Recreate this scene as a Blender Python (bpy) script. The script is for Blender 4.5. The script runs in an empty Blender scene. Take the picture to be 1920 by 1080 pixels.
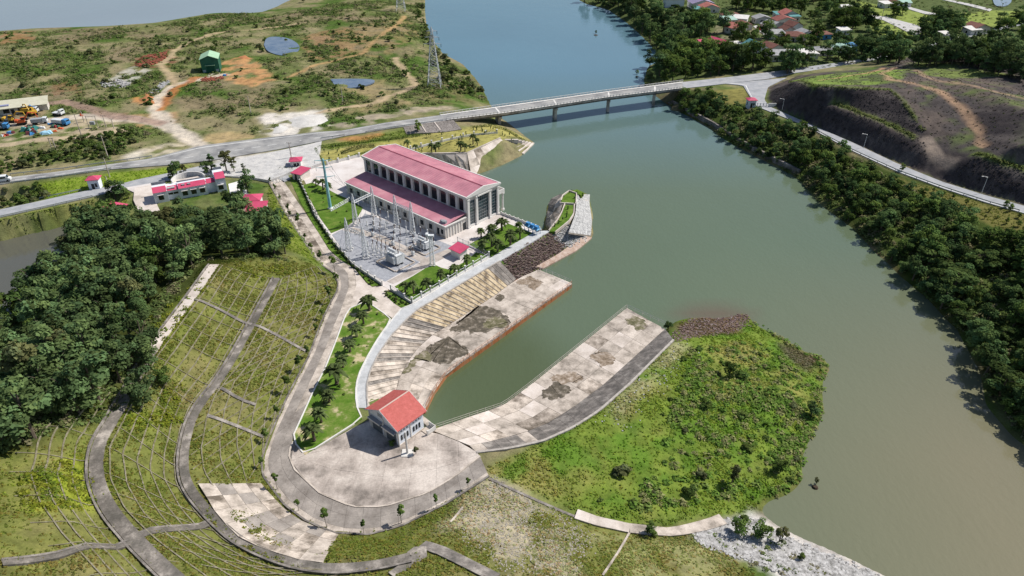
import bpy, bmesh, math, random
import numpy as np
from mathutils import Vector, Matrix
random.seed(7); RNG = np.random.default_rng(7)
sc = bpy.context.scene
# ---------------------------------------------------------------- camera
CAMZ, PITCH, FPX = 104.0, math.radians(32.3), 1300.0
cd = bpy.data.cameras.new('camera'); cam = bpy.data.objects.new('camera', cd)
sc.collection.objects.link(cam); sc.camera = cam
cam.location = (0, 0, CAMZ); cam.rotation_euler = (math.pi/2 - PITCH, 0, 0)
cd.sensor_width = 36.0; cd.lens = FPX/1920*36.0; cd.clip_start = 1.0; cd.clip_end = 12000
# ---------------------------------------------------------------- sky and sun
SUN_EL = math.radians(48); SUN_DIR = Vector((0.913*math.cos(SUN_EL), 0.407*math.cos(SUN_EL), math.sin(SUN_EL))).normalized()
w = bpy.data.worlds.new('World'); sc.world = w; w.use_nodes = True
nt = w.node_tree; bg = nt.nodes['Background']
sky = nt.nodes.new('ShaderNodeTexSky'); sky.sky_type = 'NISHITA'; sky.sun_disc = False
sky.sun_elevation = SUN_EL; sky.sun_rotation = math.atan2(SUN_DIR.x, SUN_DIR.y)
sky.air_density = 1.0; sky.dust_density = 1.0; sky.ozone_density = 1.5
nt.links.new(sky.outputs[0], bg.inputs[0]); bg.inputs[1].default_value = 0.085
sd = bpy.data.lights.new('sun', 'SUN'); so = bpy.data.objects.new('sun', sd); sc.collection.objects.link(so)
sd.energy = 4.7; sd.angle = math.radians(0.5); sd.color = (1.0, 0.95, 0.87)
so.rotation_euler = (-SUN_DIR).to_track_quat('-Z', 'Y').to_euler(); so.location = (150, 60, 250)
sc.view_settings.view_transform = 'Standard'; sc.view_settings.look = 'None'
sc.view_settings.exposure = 0.1; sc.view_settings.gamma = 1.0; sc.view_settings.use_curve_mapping = False
sc.cycles.max_bounces = 5; sc.cycles.diffuse_bounces = 2; sc.cycles.glossy_bounces = 3
sc.cycles.transparent_max_bounces = 4; sc.cycles.volume_bounces = 0
# ---------------------------------------------------------------- survey: sight line -> place on a level of known height
CP, SP = math.cos(PITCH), math.sin(PITCH)
def ray(u, v):
    a = (u-960)/FPX; b = (540-v)/FPX
    return np.array([a, CP+b*SP, -SP+b*CP])
def P(u, v, z=6.0):
    d = ray(u, v); t = (z-CAMZ)/d[2]
    return np.array([d[0]*t, d[1]*t, z])
def PL(pts, z=6.0):
    return [P(*p) if len(p) == 3 else P(p[0], p[1], z) for p in pts]
def lerp(a, b, t): return a+(b-a)*t
def resample(pts, n=None, step=None):
    p = np.array(pts, float); seg = np.linalg.norm(np.diff(p, axis=0), axis=1); s = np.concatenate([[0], np.cumsum(seg)])
    if n is None: n = max(2, int(round(s[-1]/step))+1)
    q = np.linspace(0, s[-1], n)
    return np.stack([np.interp(q, s, p[:, k]) for k in range(p.shape[1])], 1)
def smooth_line(pts, it=2):
    p = np.array(pts, float)
    for _ in range(it):
        q = np.empty((2*(len(p)-1)+2, p.shape[1])); q[0] = p[0]; q[-1] = p[-1]
        q[1:-1:2] = .75*p[:-1]+.25*p[1:]; q[2:-1:2] = .25*p[:-1]+.75*p[1:]; p = q
    return p
# ---------------------------------------------------------------- materials
MATS = {}
def rgb(h):  # sRGB 0-255 -> linear
    return tuple(((c/255)/12.92 if c/255 <= .04045 else ((c/255+.055)/1.055)**2.4) for c in h)
def mat(name, cols, scale=1.0, rough=.85, spec=.2, metal=0, rnd=0.0, bump=0.0, bscale=None, attr=None, detail=6, stretch=None, fine=0.0, obj=False, ramp=(.35, .65), emit=None):
    """cols: one to four colours spread over a noise; rnd: per-object lightness change; attr: multiply by a colour attribute"""
    if name in MATS: return MATS[name]
    m = bpy.data.materials.new(name); m.use_nodes = True; MATS[name] = m
    t = m.node_tree; N = t.nodes; L = t.links; b = N['Principled BSDF']
    b.inputs['Roughness'].default_value = rough; b.inputs['Metallic'].default_value = metal
    b.inputs['Specular IOR Level'].default_value = spec
    if isinstance(cols[0], (int, float)): cols = [cols]
    if obj: co = N.new('ShaderNodeTexCoord').outputs['Object']
    else: co = N.new('ShaderNodeNewGeometry').outputs['Position']
    if stretch:
        mp = N.new('ShaderNodeMapping'); mp.inputs['Scale'].default_value = stretch; L.new(co, mp.inputs[0]); co = mp.outputs[0]
    out = None
    if len(cols) > 1:
        n = N.new('ShaderNodeTexNoise'); n.inputs['Scale'].default_value = scale; n.inputs['Detail'].default_value = detail; n.inputs['Roughness'].default_value = .62
        L.new(co, n.inputs['Vector'])
        r = N.new('ShaderNodeValToRGB'); L.new(n.outputs[0], r.inputs[0]); e = r.color_ramp.elements
        k = len(cols)
        for i in range(k-2): e.new(.5)
        for i, c in enumerate(cols):
            e[i].position = ramp[0]+(ramp[1]-ramp[0])*i/(k-1); e[i].color = (*c, 1)
        out = r.outputs[0]
    else:
        c = N.new('ShaderNodeRGB'); c.outputs[0].default_value = (*cols[0], 1); out = c.outputs[0]
    if attr:
        a = N.new('ShaderNodeAttribute'); a.attribute_name = attr
        mx = N.new('ShaderNodeMix'); mx.data_type = 'RGBA'; mx.blend_type = 'MULTIPLY'; mx.inputs[0].default_value = 1
        L.new(out, mx.inputs[6]); L.new(a.outputs[0], mx.inputs[7]); out = mx.outputs[2]
    if fine:
        n2 = N.new('ShaderNodeTexNoise'); n2.inputs['Scale'].default_value = 3.1; n2.inputs['Detail'].default_value = 8; n2.inputs['Roughness'].default_value = .75; L.new(co, n2.inputs['Vector'])
        mr = N.new('ShaderNodeMapRange'); mr.inputs[1].default_value = .3; mr.inputs[2].default_value = .7; mr.inputs[3].default_value = 1-fine; mr.inputs[4].default_value = 1+fine; L.new(n2.outputs[0], mr.inputs[0])
        vm = N.new('ShaderNodeVectorMath'); vm.operation = 'SCALE'; L.new(out, vm.inputs[0]); L.new(mr.outputs[0], vm.inputs[3]); out = vm.outputs[0]
    if rnd:
        oi = N.new('ShaderNodeObjectInfo'); mr = N.new('ShaderNodeMapRange'); mr.inputs[3].default_value = 1-rnd; mr.inputs[4].default_value = 1+rnd
        L.new(oi.outputs['Random'], mr.inputs[0])
        vm = N.new('ShaderNodeVectorMath'); vm.operation = 'SCALE'; L.new(out, vm.inputs[0]); L.new(mr.outputs[0], vm.inputs[3]); out = vm.outputs[0]
    L.new(out, b.inputs['Base Color'])
    if bump:
        n3 = N.new('ShaderNodeTexNoise'); n3.inputs['Scale'].default_value = bscale or scale*4; n3.inputs['Detail'].default_value = 8; L.new(co, n3.inputs['Vector'])
        bp = N.new('ShaderNodeBump'); bp.inputs['Strength'].default_value = 1; bp.inputs['Distance'].default_value = bump; L.new(n3.outputs[0], bp.inputs['Height']); L.new(bp.outputs[0], b.inputs['Normal'])
    return m
def leafmat(name, c, rnd=.3, trans=.3):
    if name in MATS: return MATS[name]
    m = bpy.data.materials.new(name); m.use_nodes = True; MATS[name] = m
    t = m.node_tree; N = t.nodes; L = t.links; N.remove(N['Principled BSDF'])
    a = N.new('ShaderNodeAttribute'); a.attribute_name = 'Col'
    cn = N.new('ShaderNodeRGB'); cn.outputs[0].default_value = (*c, 1)
    mx = N.new('ShaderNodeMix'); mx.data_type = 'RGBA'; mx.blend_type = 'MULTIPLY'; mx.inputs[0].default_value = 1
    L.new(cn.outputs[0], mx.inputs[6]); L.new(a.outputs[0], mx.inputs[7])
    oi = N.new('ShaderNodeObjectInfo'); mr = N.new('ShaderNodeMapRange'); mr.inputs[3].default_value = 1-rnd; mr.inputs[4].default_value = 1+rnd; L.new(oi.outputs['Random'], mr.inputs[0])
    vm = N.new('ShaderNodeVectorMath'); vm.operation = 'SCALE'; L.new(mx.outputs[2], vm.inputs[0]); L.new(mr.outputs[0], vm.inputs[3])
    d = N.new('ShaderNodeBsdfDiffuse'); tr = N.new('ShaderNodeBsdfTranslucent'); ms = N.new('ShaderNodeMixShader'); ms.inputs[0].default_value = trans
    L.new(vm.outputs[0], d.inputs[0]); L.new(vm.outputs[0], tr.inputs[0]); L.new(d.outputs[0], ms.inputs[1]); L.new(tr.outputs[0], ms.inputs[2])
    L.new(ms.outputs[0], N['Material Output'].inputs[0])
    return m
# ---------------------------------------------------------------- objects
col = sc.collection
def tag(o, label=None, cat=None, group=None, kind=None):
    if label: o['label'] = label
    if cat: o['category'] = cat
    if group: o['group'] = group
    if kind: o['kind'] = kind
    return o
def empty(name, loc=(0, 0, 0), rz=0, label=None, cat=None, group=None, kind=None):
    o = bpy.data.objects.new(name, None); col.objects.link(o); o.location = tuple(float(c) for c in loc); o.rotation_euler = (0, 0, rz); o.empty_display_size = .5
    return tag(o, label, cat, group, kind)
def link(name, me, m=None, parent=None, loc=None, rz=0):
    o = bpy.data.objects.new(name, me); col.objects.link(o)
    if m is not None and len(me.materials) == 0: me.materials.append(m)
    if parent is not None: o.parent = parent
    if loc is not None: o.location = tuple(float(c) for c in loc)
    if rz: o.rotation_euler = (0, 0, rz)
    return o
def copy_tree(o, parent=None):
    c = o.copy(); col.objects.link(c); c.parent = parent
    for ch in o.children: copy_tree(ch, c)
    return c
class MB:
    def __init__(s): s.v = []; s.f = []
    def add(s, vs, fs):
        n = len(s.v); s.v += [tuple(float(c) for c in p) for p in vs]; s.f += [tuple(i+n for i in f) for f in fs]; return s
    def box(s, x0, x1, y0, y1, z0, z1):
        return s.add([(x0, y0, z0), (x1, y0, z0), (x1, y1, z0), (x0, y1, z0), (x0, y0, z1), (x1, y0, z1), (x1, y1, z1), (x0, y1, z1)],
                     [(3, 2, 1, 0), (4, 5, 6, 7), (0, 1, 5, 4), (1, 2, 6, 5), (2, 3, 7, 6), (3, 0, 4, 7)])
    def prism(s, poly, z0, z1):
        """poly: list of (x, y); z0/z1 number or list"""
        n = len(poly); a = sum(poly[i][0]*poly[(i+1) % n][1]-poly[(i+1) % n][0]*poly[i][1] for i in range(n))
        if a < 0:
            poly = poly[::-1]
            if not np.isscalar(z0): z0 = z0[::-1]
            if not np.isscalar(z1): z1 = z1[::-1]
        zz0 = [z0]*n if np.isscalar(z0) else z0; zz1 = [z1]*n if np.isscalar(z1) else z1
        vs = [(p[0], p[1], z) for p, z in zip(poly, zz0)]+[(p[0], p[1], z) for p, z in zip(poly, zz1)]
        return s.add(vs, [tuple(range(n-1, -1, -1)), tuple(range(n, 2*n))]+[(i, (i+1) % n, n+(i+1) % n, n+i) for i in range(n)])
    def extr(s, prof, y0, y1):
        """profile (x, z) extruded along y"""
        n = len(prof)
        vs = [(x, y0, z) for x, z in prof]+[(x, y1, z) for x, z in prof]
        return s.add(vs, [tuple(range(n)), tuple(range(2*n-1, n-1, -1))]+[((i+1) % n, i, n+i, n+(i+1) % n) for i in range(n)])
    def tube(s, pts, r, n=6, cap=True):
        pts = [np.array(p, float) for p in pts]; rs = [r]*len(pts) if np.isscalar(r) else r
        rings = []
        for i, p in enumerate(pts):
            d = pts[min(i+1, len(pts)-1)]-pts[max(i-1, 0)]; d = d/(np.linalg.norm(d)+1e-9)
            a = np.cross(d, [0, 0, 1.0]) if abs(d[2]) < .95 else np.cross(d, [1.0, 0, 0]); a /= np.linalg.norm(a); b = np.cross(d, a)
            rings.append([p+rs[i]*(math.cos(2*math.pi*k/n)*a+math.sin(2*math.pi*k/n)*b) for k in range(n)])
        vs = [q for rg in rings for q in rg]
        fs = [(i*n+k, i*n+(k+1) % n, (i+1)*n+(k+1) % n, (i+1)*n+k) for i in range(len(pts)-1) for k in range(n)]
        if cap: fs += [tuple(range(n-1, -1, -1)), tuple((len(pts)-1)*n+k for k in range(n))]
        return s.add(vs, fs)
    def bar(s, a, b, w, h=None): return s.tube([a, b], w*.7071 if h is None else w*.7071, 4)
    def cone(s, x, y, z0, z1, r0, r1, n=8): return s.tube([(x, y, z0), (x, y, z1)], [r0, r1], n)
    def mesh(s, name):
        me = bpy.data.meshes.new(name); me.from_pydata(s.v, [], s.f); me.update(); return me
    def build(s, name, m, parent=None, smooth=False, loc=None, rz=0):
        me = s.mesh(name)
        bm = bmesh.new(); bm.from_mesh(me); bmesh.ops.recalc_face_normals(bm, faces=bm.faces); bm.to_mesh(me); bm.free()
        if smooth: me.polygons.foreach_set('use_smooth', [True]*len(me.polygons))
        return link(name, me, m, parent, loc, rz)
def rot2(p, a): c, s = math.cos(a), math.sin(a); return (c*p[0]-s*p[1], s*p[0]+c*p[1])
# ---------------------------------------------------------------- terrain: break lines of known height, membrane between them
X0, X1, Y0, Y1 = -560, 560, 36, 800
NX, NY = X1-X0+1, Y1-Y0+1
GX, GY = np.meshgrid(np.arange(X0, X1+1, dtype=float), np.arange(Y0, Y1+1, dtype=float))
def inpoly(X, Y, poly):
    poly = np.array(poly, float)[:, :2]; inside = np.zeros(X.shape, bool); n = len(poly)
    xa, ya = poly.min(0)-1; xb, yb = poly.max(0)+1
    sel = (X >= xa) & (X <= xb) & (Y >= ya) & (Y <= yb)
    x = X[sel]; y = Y[sel]; c = np.zeros(x.shape, bool); j = n-1
    for i in range(n):
        xi, yi = poly[i]; xj, yj = poly[j]
        if yi != yj: c ^= ((yi > y) != (yj > y)) & (x < (xj-xi)*(y-yi)/(yj-yi)+xi)
        j = i
    inside[sel] = c; return inside
def fbm(X, Y, scale, seed, octv=4, gain=.55):
    r = np.random.default_rng(seed); out = 0; amp = 1; tot = 0
    for o in range(octv):
        g = r.random((128, 128)); x = X/scale+o*17.3+500; y = Y/scale+o*9.1+500
        ix = np.floor(x).astype(int); iy = np.floor(y).astype(int); fx = x-ix; fy = y-iy; fx = fx*fx*(3-2*fx); fy = fy*fy*(3-2*fy)
        a = g[iy % 128, ix % 128]; b = g[iy % 128, (ix+1) % 128]; c = g[(iy+1) % 128, ix % 128]; d = g[(iy+1) % 128, (ix+1) % 128]
        out = out+amp*((a*(1-fx)+b*fx)*(1-fy)+(c*(1-fx)+d*fx)*fy); tot += amp; amp *= gain; scale = scale/2
    return out/tot
# --- lines shared by the ground and by what stands on it (sight lines with their level)
RIVER = PL([(800,-70),(797,20),(800,45),(815,80),(830,100),(868,120),(890,145),(905,165),(915,188),(930,215),(945,225),(965,240),(985,256),(1003,268),(990,280),(975,293),(945,308),(920,318),(893,328)], 0)
RIVER += [np.array(p) for p in [(-40, 256, 0), (-47, 240, 0), (-41.5, 231.5, 0), (-4.0, 200.5, 0), (9.2, 189.2, 0)]]
RIVER += PL([(1022,421),(1027,392),(1029,377),(1053,364),(1065,358),(1077,354),(1093,360),(1106,364),(1105,377),(1110,417),(1110,445),(1082,470),(1018,503),
 (968,523),(930,552),(887,580),(837,612),(807,630),(783,653),(763,680),(745,720),(745,760),(800,790),(850,815),(917,828),(980,812),(1030,792),(1077,762),(1133,720),(1247,617),(1270,598),(1310,596),(1350,598),(1400,585),(1414,608),(1460,628),(1510,660),(1545,668),(1558,690),(1540,725),(1546,770),(1522,820),(1502,860),(1507,905),(1475,930),(1425,940),(1410,962),(1480,998),(1560,1033),(1660,1080),(1760,1130),
 (2350,1130),(2150,1000),(1920,835),(1880,800),(1850,760),(1840,700),(1800,620),(1740,560),(1680,510),(1640,470),(1590,420),(1540,385),(1510,350),(1490,330),(1470,320),(1420,295),(1370,268),(1330,240),(1250,195),(1230,180),(1210,165),(1207,150),(1215,125),(1240,112),(1232,98),(1215,80),(1195,60),(1172,40),(1140,18),(1100,8),(1085,0),(1085,-70)], 0)
POND = PL([(-90,445),(0,428),(60,417),(130,402),(200,392),(245,385),(235,402),(150,440),(115,500),(85,545),(40,575),(0,600),(-90,640)], 0)
LAKE = PL([(-90,64),(0,57),(60,52),(130,50),(200,48),(290,42),(370,28),(410,18),(440,5),(465,-12),(480,-70),(-90,-70)], 0)
LAGOON = PL([(430,20),(450,25),(490,22),(515,12),(528,0),(540,-25),(490,-25),(457,3)], 0)
# roads: (left edge, right edge) with levels
ROAD_U = PL([(-90,350,7),(23,332,7),(100,323,7),(200,309,7),(283,297,7),(377,273,7),(500,258,7),(600,247,7.2),(640,245,7.2),(723,230,7.4),(825,216,7.4)])
ROAD_L = PL([(-90,362,7),(22,342,7),(100,332.5,7),(200,318,7),(320,309,7),(400,300,7),(533,278,7),(593,266,7.2),(640,256,7.2),(723,242,7.4),(837,226,7.4)])
BR_U = PL([(825,216,7.4),(940,200,7.45),(1133,173,7.5),(1280,154,7.4)])
BR_L = PL([(837,226,7.4),(945,213,7.45),(1137,183.5,7.5),(1280,166,7.4)])
RD2_U = PL([(1280,154,7.4),(1380,143,7.4),(1477,131,7.4),(1530,123,7.4),(1590,115,7.8),(1645,107,8)])
RD2_L = PL([(1280,166,7.4),(1360,157,7.4),(1440,148,7.4),(1490,137,7.4),(1540,130,7.4),(1595,121,7.8),(1645,112,8)])
RR_L = PL([(1360,157,7.4),(1393,160,7.4),(1407,182,7.4),(1420,200,7.4),(1513,237,7.4),(1600,284,7.4),(1683,322,7.4),(1767,353,7.4),(1850,380,7.4),(1910,397,7.4),(2060,440,7.4)])
RR_U = PL([(1475,146,7.4),(1440,163,7.4),(1433,187,7.4),(1443,200,7.4),(1547,245,7.4),(1600,268,7.4),(1683,307,7.4),(1767,341,7.4),(1850,367,7.4),(1920,386,7.4),(2060,424,7.4)])
SIDE_U = PL([(-90,412,6.5),(0,393,6.5),(75,377,6.5),(150,360,6.5),(218,347,6.5),(260,336,6.5),(338,320,6.5),(393,307,6.5)])
SIDE_L = PL([(-90,425,6.5),(0,407,6.5),(100,385,6.5),(175,368,6.5),(228,355,6.5),(298,342,6.5),(376,326,6.5),(410,316,6.5)])
FARRD_U = PL([(1640,108,8),(1700,93,8),(1760,78,8),(1850,58,8),(1960,30,8)])
FARRD_L = PL([(1640,113,8),(1700,98,8),(1760,83,8),(1850,63,8),(1960,36,8)])
DAM_OUT = PL([(503,340),(525,382),(535,400),(573,458),(587,480),(602,497),(625,512),(634,530),(633,545),(620,568),(603,603),(580,667),(558,707),(542,738),(503,823),(490,863),(493,893),(533,947),(573,977),(627,1000),(693,1003),(753,987),(840,943),(917,893)], 6)
DAM_IN = PL([(529,335),(561,382),(573,400),(595,433),(618,470),(640,488),(663,502),(668,535),(657,577),(647,593),(630,640),(610,690),(587,735),(567,780),(550,817),(540,850),(552,880),(600,925),(660,950),(720,950),(800,925),(850,895),(900,855)], 6)
BERM1_D = PL([(520,522),(478,600),(420,705),(370,765),(352,810),(343,870),(352,915),(400,972),(455,1020),(550,1058),(620,1068),(700,1062),(770,1045)], 12)   # lower (road side) edge follows berm centre
BERM2_D = PL([(402,496),(365,550),(320,610),(283,660),(215,785),(185,830),(178,890),(200,950),(245,1005),(300,1060),(345,1100)], 18)
WALK_OUT = PL([(690,765),(688,740),(688,720),(695,693),(710,663),(733,630),(763,598),(783,580),(860,535),(937,489)], 6)
TOE_L = PL([(741,742),(747,713),(763,680),(783,653),(807,630),(837,612),(887,580),(930,552),(968,523)], 1.5)
PLAT_LW = PL([(797,766),(815,730),(837,699),(895,658),(953,617),(1013,574),(1073,531)], 1.5)
PLAT_RW = PL([(808,806,5.6),(880,781,3.6),(943,760,1.5),(993,723,1.5),(1084,650,1.5),(1175,577,1.5)])
TOE_R = PL([(880,835,5.7),(917,828,4.6),(980,812,3),(1030,792,1.8),(1077,762,1.5),(1133,720,1.5),(1247,617,1.5)])
TOP_R = PL([(893,848,6),(957,840,6),(1017,827,5.6),(1073,802,5.2),(1123,770,5),(1180,720,5),(1263,637,4.6)])
YARD = PL([(560,318),(574,345),(588,400),(623,452),(662,498),(717,535),(772,568),(917,482),(1004,432)], 6)+[np.array(p) for p in [(9.0, 188.6, 6), (-4.4, 199.7, 6), (-41, 231.5, 6)]]+PL([(674,293),(615,308)], 6)
def setz(pts, dz): return [np.array([p[0], p[1], p[2]+dz]) for p in pts]
lines = [ROAD_U, ROAD_L, RD2_U, RD2_L, RR_L, RR_U, SIDE_U, SIDE_L, FARRD_U, FARRD_L, DAM_OUT, DAM_IN, WALK_OUT, TOP_R, BERM1_D, BERM2_D]
lines += [setz(RIVER, .14), setz(POND, -.12), setz(LAKE, -.12), setz(LAGOON, -.12)]
lines += [PL(l) for l in [
 # field and depot
 [(-80,75,3),(130,65,4),(370,45,4),(470,35,4),(600,20,5),(760,10,4)], [(-80,140,7),(200,110,6.5),(430,90,6.5),(600,60,6),(720,50,5.5)],
 [(-80,215,7),(200,215,7),(330,205,7),(420,140,6.8),(600,150,7),(800,150,5.5),(860,160,3)], [(-80,310,7),(120,300,6.5),(260,280,6.5)], [(660,120,7.5),(740,60,6),(780,130,5)], [(650,215,7),(760,200,6.8),(860,195,5.5)],
 # garden below the road embankment
 [(600,275,6.2),(700,262,6),(790,248,6),(850,252,6),(900,245,5.5),(935,235,3.5)], [(615,306,6),(680,292,6),(800,288,6),(876,286,6),(935,257,6),(950,268,5)], [(900,245,5),(940,246,5),(975,262,4.2)],
 [(280,335,6.8),(180,345,6.6),(90,350,6.5)], [(20,355,3),(80,348,3.5),(60,370,2.5),(0,378,2)], [(0,415,4),(100,393,4),(190,380,4)],
 # residence terrace, wood hill
 [(180,395,6.5),(255,350,6.6),(300,385,6.6),(430,372,6.6),(500,365,6.6),(500,425,7),(300,440,7.5),(215,425,6)],
 [(505,355,6.6),(520,400,8),(552,452,9.5),(585,490,9)],
 [(545,490,11),(480,480,14),(400,480,16),(330,520,17),(270,600,18.5),(200,700,20),(130,790,21.5),(0,850,24)], [(300,470,12),(220,520,13.5),(140,620,15.5),(60,690,17),(-80,760,19)], [(230,460,9),(160,540,9),(90,620,9.5),(-60,690,10)],
 # dam body towards the viewer
 [(100,880,22.5),(130,980,23),(180,1080,23.5)], [(-100,850,26),(-60,980,28.5),(0,1080,29)], [(560,1120,16),(800,1120,17),(1000,1120,16),(1200,1120,10)],
 [(770,1045,12),(880,1085,13.5),(940,1110,14)], [(1000,1080,12.5),(1130,1080,10),(1300,1085,6.5),(1420,1075,4)], [(850,990,9.6),(960,985,6.5)],
 [(917,897,6),(1000,935,4.8),(1090,975,3.6),(1200,997,2.8),(1350,985,1.6),(1400,972,.8)],
 # spoil peninsula
 [(1263,640,4.2),(1330,640,2.6),(1400,650,2),(1480,690,1.5)], [(1180,760,5.2),(1280,720,4.4),(1380,740,3.4),(1470,770,2)], [(1000,880,4.8),(1100,880,4.6),(1250,850,4),(1380,860,2.8),(1450,880,1.2)], [(1080,950,4.2),(1200,960,3.6),(1320,950,2.4)],
 # shore walls and the spit
 [(1004,436,6),(1030,432,6),(1050,398,6),(1056,372,5.5),(1084,358,4.6)], [(1030,432,6),(1068,410,6),(1078,385,5.4),(1082,362,4.6)], [(937,489,6),(985,460,6),(1033,432,6)], [(968,520,1.7),(1040,475,1.4),(1095,440,1.6)], [(1075,425,3.6),(1090,390,3)],
 # right bank
 [(1262,190,4),(1330,178,6.2),(1390,180,7)], [(1400,225,5.4),(1500,265,5),(1600,330,4.8),(1700,390,4.6),(1800,450,4.4),(1920,540,4.4)], [(1350,240,2.4),(1500,310,2.4),(1650,440,2.2),(1780,560,2),(1880,700,2),(1990,860,2)], [(2060,500,8),(2100,700,9),(2250,900,9)],
 # cut hill
 [(1475,160,9.5),(1487,152,16),(1530,163,20.5),(1600,165,22),(1668,168,22.3),(1692,190,21),(1715,222,18.5),(1735,250,16)],
 [(1560,196,15.5),(1640,223,15.2),(1710,257,14.6),(1735,290,12)], [(1552,193,15),(1632,220,14.7),(1703,256,14)], [(1735,316,8),(1758,318,9)],
 [(1760,320,8.5),(1800,300,13.8),(1832,290,16),(1875,303,15.6),(1920,317,15.3),(2060,350,15)], [(1840,287,17),(1880,277,20),(1925,270,22),(2060,255,25)],
 [(1640,138,21),(1700,150,22.5),(1760,185,22),(1810,220,19.5),(1835,275,15.8)], [(1800,150,24),(1870,180,25),(1920,210,25.5),(2060,240,27)], [(1520,140,13),(1600,128,14),(1680,128,18),(1760,120,21),(1860,110,24),(1980,100,26)], [(1500,133,8.5),(1600,118,9),(1680,112,11.5),(1760,98,12),(1880,80,14)],
 [(1260,120,5),(1330,110,6),(1430,100,6.8),(1560,100,7.4)], [(1140,-10,4),(1240,40,5.5),(1330,40,6.5),(1500,40,7),(1700,50,7.5),(1950,10,8)], [(1150,-60,5),(1500,-60,7),(1900,-60,8)],
]]
def offs(line, d):
    p = np.array(line, float); t = np.gradient(p[:, :2], axis=0); nn = np.stack([-t[:, 1], t[:, 0]], 1); nn /= np.linalg.norm(nn, axis=1)[:, None]
    q = p.copy(); q[:, :2] += nn*d; return q
for bl_, hw_ in ((BERM1_D, 1.6), (BERM2_D, 1.8)):
    for k_ in (-1, -.5, .5, 1): lines.append(offs(smooth_line(bl_, 2), hw_*k_))
for pl_, ds_ in (([(1560,196,15.5),(1640,223,15.2),(1710,257,14.6)], (-1.2, 1.2)), ([(1832,290,16),(1875,303,15.6),(1920,317,15.3),(2060,350,15)], (-1.2, 1.2)), ([(1530,163,20.5),(1600,165,22),(1668,168,22.3),(1692,190,21),(1715,222,18.5)], (2.5,))):
    for d_ in ds_: lines.append(offs(PL(pl_), d_))
S = np.zeros((NY, NX)); Wt = np.zeros((NY, NX))
def stamp(pts, wgt=1.0):
    q = resample(pts, step=.5); i = np.round(q[:, 0]-X0).astype(int); j = np.round(q[:, 1]-Y0).astype(int)
    ok = (i >= 0) & (i < NX) & (j >= 0) & (j < NY)
    np.add.at(S, (j[ok], i[ok]), q[ok, 2]*wgt); np.add.at(Wt, (j[ok], i[ok]), wgt)
for l in lines: stamp(l)
ej = np.array([[X0, Y0, 8.], [X0, Y1, 6.], [X1, Y1, 9.], [X1, Y0, 10.], [X0, Y0, 8.]]); stamp(ej, .01)
wet = np.zeros((NY, NX), bool)
for poly in (RIVER, POND, LAKE, LAGOON): wet |= inpoly(GX, GY, poly)
deep = wet.copy()
for _ in range(4): deep[1:-1, 1:-1] = deep[1:-1, 1:-1] & deep[:-2, 1:-1] & deep[2:, 1:-1] & deep[1:-1, :-2] & deep[1:-1, 2:]
flat = inpoly(GX, GY, YARD) & ~wet
dampoly = [*DAM_OUT, P(893,848,6), P(820,800,6), P(690,765,6), *WALK_OUT[1:], P(1030,432,6), *[p for p in YARD[5:7]], P(727,541,6), P(663,502,6), *DAM_IN[:6][::-1]]
flat |= inpoly(GX, GY, dampoly) & ~wet
S[deep] = -2.6; Wt[deep] = 1; S[flat] = 5.85; Wt[flat] = 1
fixed = Wt > 0; Zc = np.where(fixed, S/np.maximum(Wt, 1e-9), 0)
def solve(Z, F, Z0, it):
    Z = np.where(F, Z0, Z)
    for _ in range(it):
        Zp = np.pad(Z, 1, mode='edge'); Z = np.where(F, Z0, .25*(Zp[:-2, 1:-1]+Zp[2:, 1:-1]+Zp[1:-1, :-2]+Zp[1:-1, 2:]))
    return Z
def pyramid(Zc, F, lev):
    if lev == 0 or min(Zc.shape) < 24: return solve(np.full(Zc.shape, 6.0), F, Zc, 300)
    h, w_ = Zc.shape; H2, W2 = (h+1)//2, (w_+1)//2
    zs = np.zeros((H2, W2)); ws = np.zeros((H2, W2)); jj, ii = np.nonzero(F)
    np.add.at(zs, (jj//2, ii//2), Zc[jj, ii]); np.add.at(ws, (jj//2, ii//2), 1)
    Zl = pyramid(np.where(ws > 0, zs/np.maximum(ws, 1), 0), ws > 0, lev-1)
    Zu = np.repeat(np.repeat(Zl, 2, 0), 2, 1)[:h, :w_]
    return solve(Zu, F, Zc, 70 if lev < 5 else 45)
ZT = pyramid(Zc, fixed, 6)
# roughness of open ground
rough = np.clip((ZT-0.3)/1.5, 0, 1)*(~flat)
keep = fixed.astype(float)
for _ in range(6): keep = np.maximum(keep, .82*np.maximum.reduce([np.roll(keep, 1, 0), np.roll(keep, -1, 0), np.roll(keep, 1, 1), np.roll(keep, -1, 1)]))
fieldm = ((GX < 5) & (GY > 262)).astype(float)
ZT = ZT+rough*(1-keep)*((fbm(GX, GY, 30, 3)-.5)*(1.0+2.2*fieldm)+(fbm(GX, GY, 7, 4, 3)-.5)*(.5+1.0*fieldm))
# ground lies a little under the road decks
for A_, B_ in ((ROAD_U, ROAD_L), (RD2_U, RD2_L), (RR_L, RR_U), (SIDE_U, SIDE_L), (FARRD_U, FARRD_L)):
    n_ = 120; a_ = resample(A_, n_); b_ = resample(B_, n_)
    for t_ in np.linspace(-.15, 1.15, 16):
        q_ = a_+(b_-a_)*t_
        for f_ in (0, .5):
            r_ = q_[:-1]+(q_[1:]-q_[:-1])*f_; i_ = np.round(r_[:, 0]-X0).astype(int); j_ = np.round(r_[:, 1]-Y0).astype(int); k_ = (i_ > 1) & (i_ < NX-2) & (j_ > 1) & (j_ < NY-2)
            for di in (-1, 0, 1):
                for dj in (-1, 0, 1): ZT[j_[k_]+dj, i_[k_]+di] = r_[k_, 2]-.22
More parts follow.
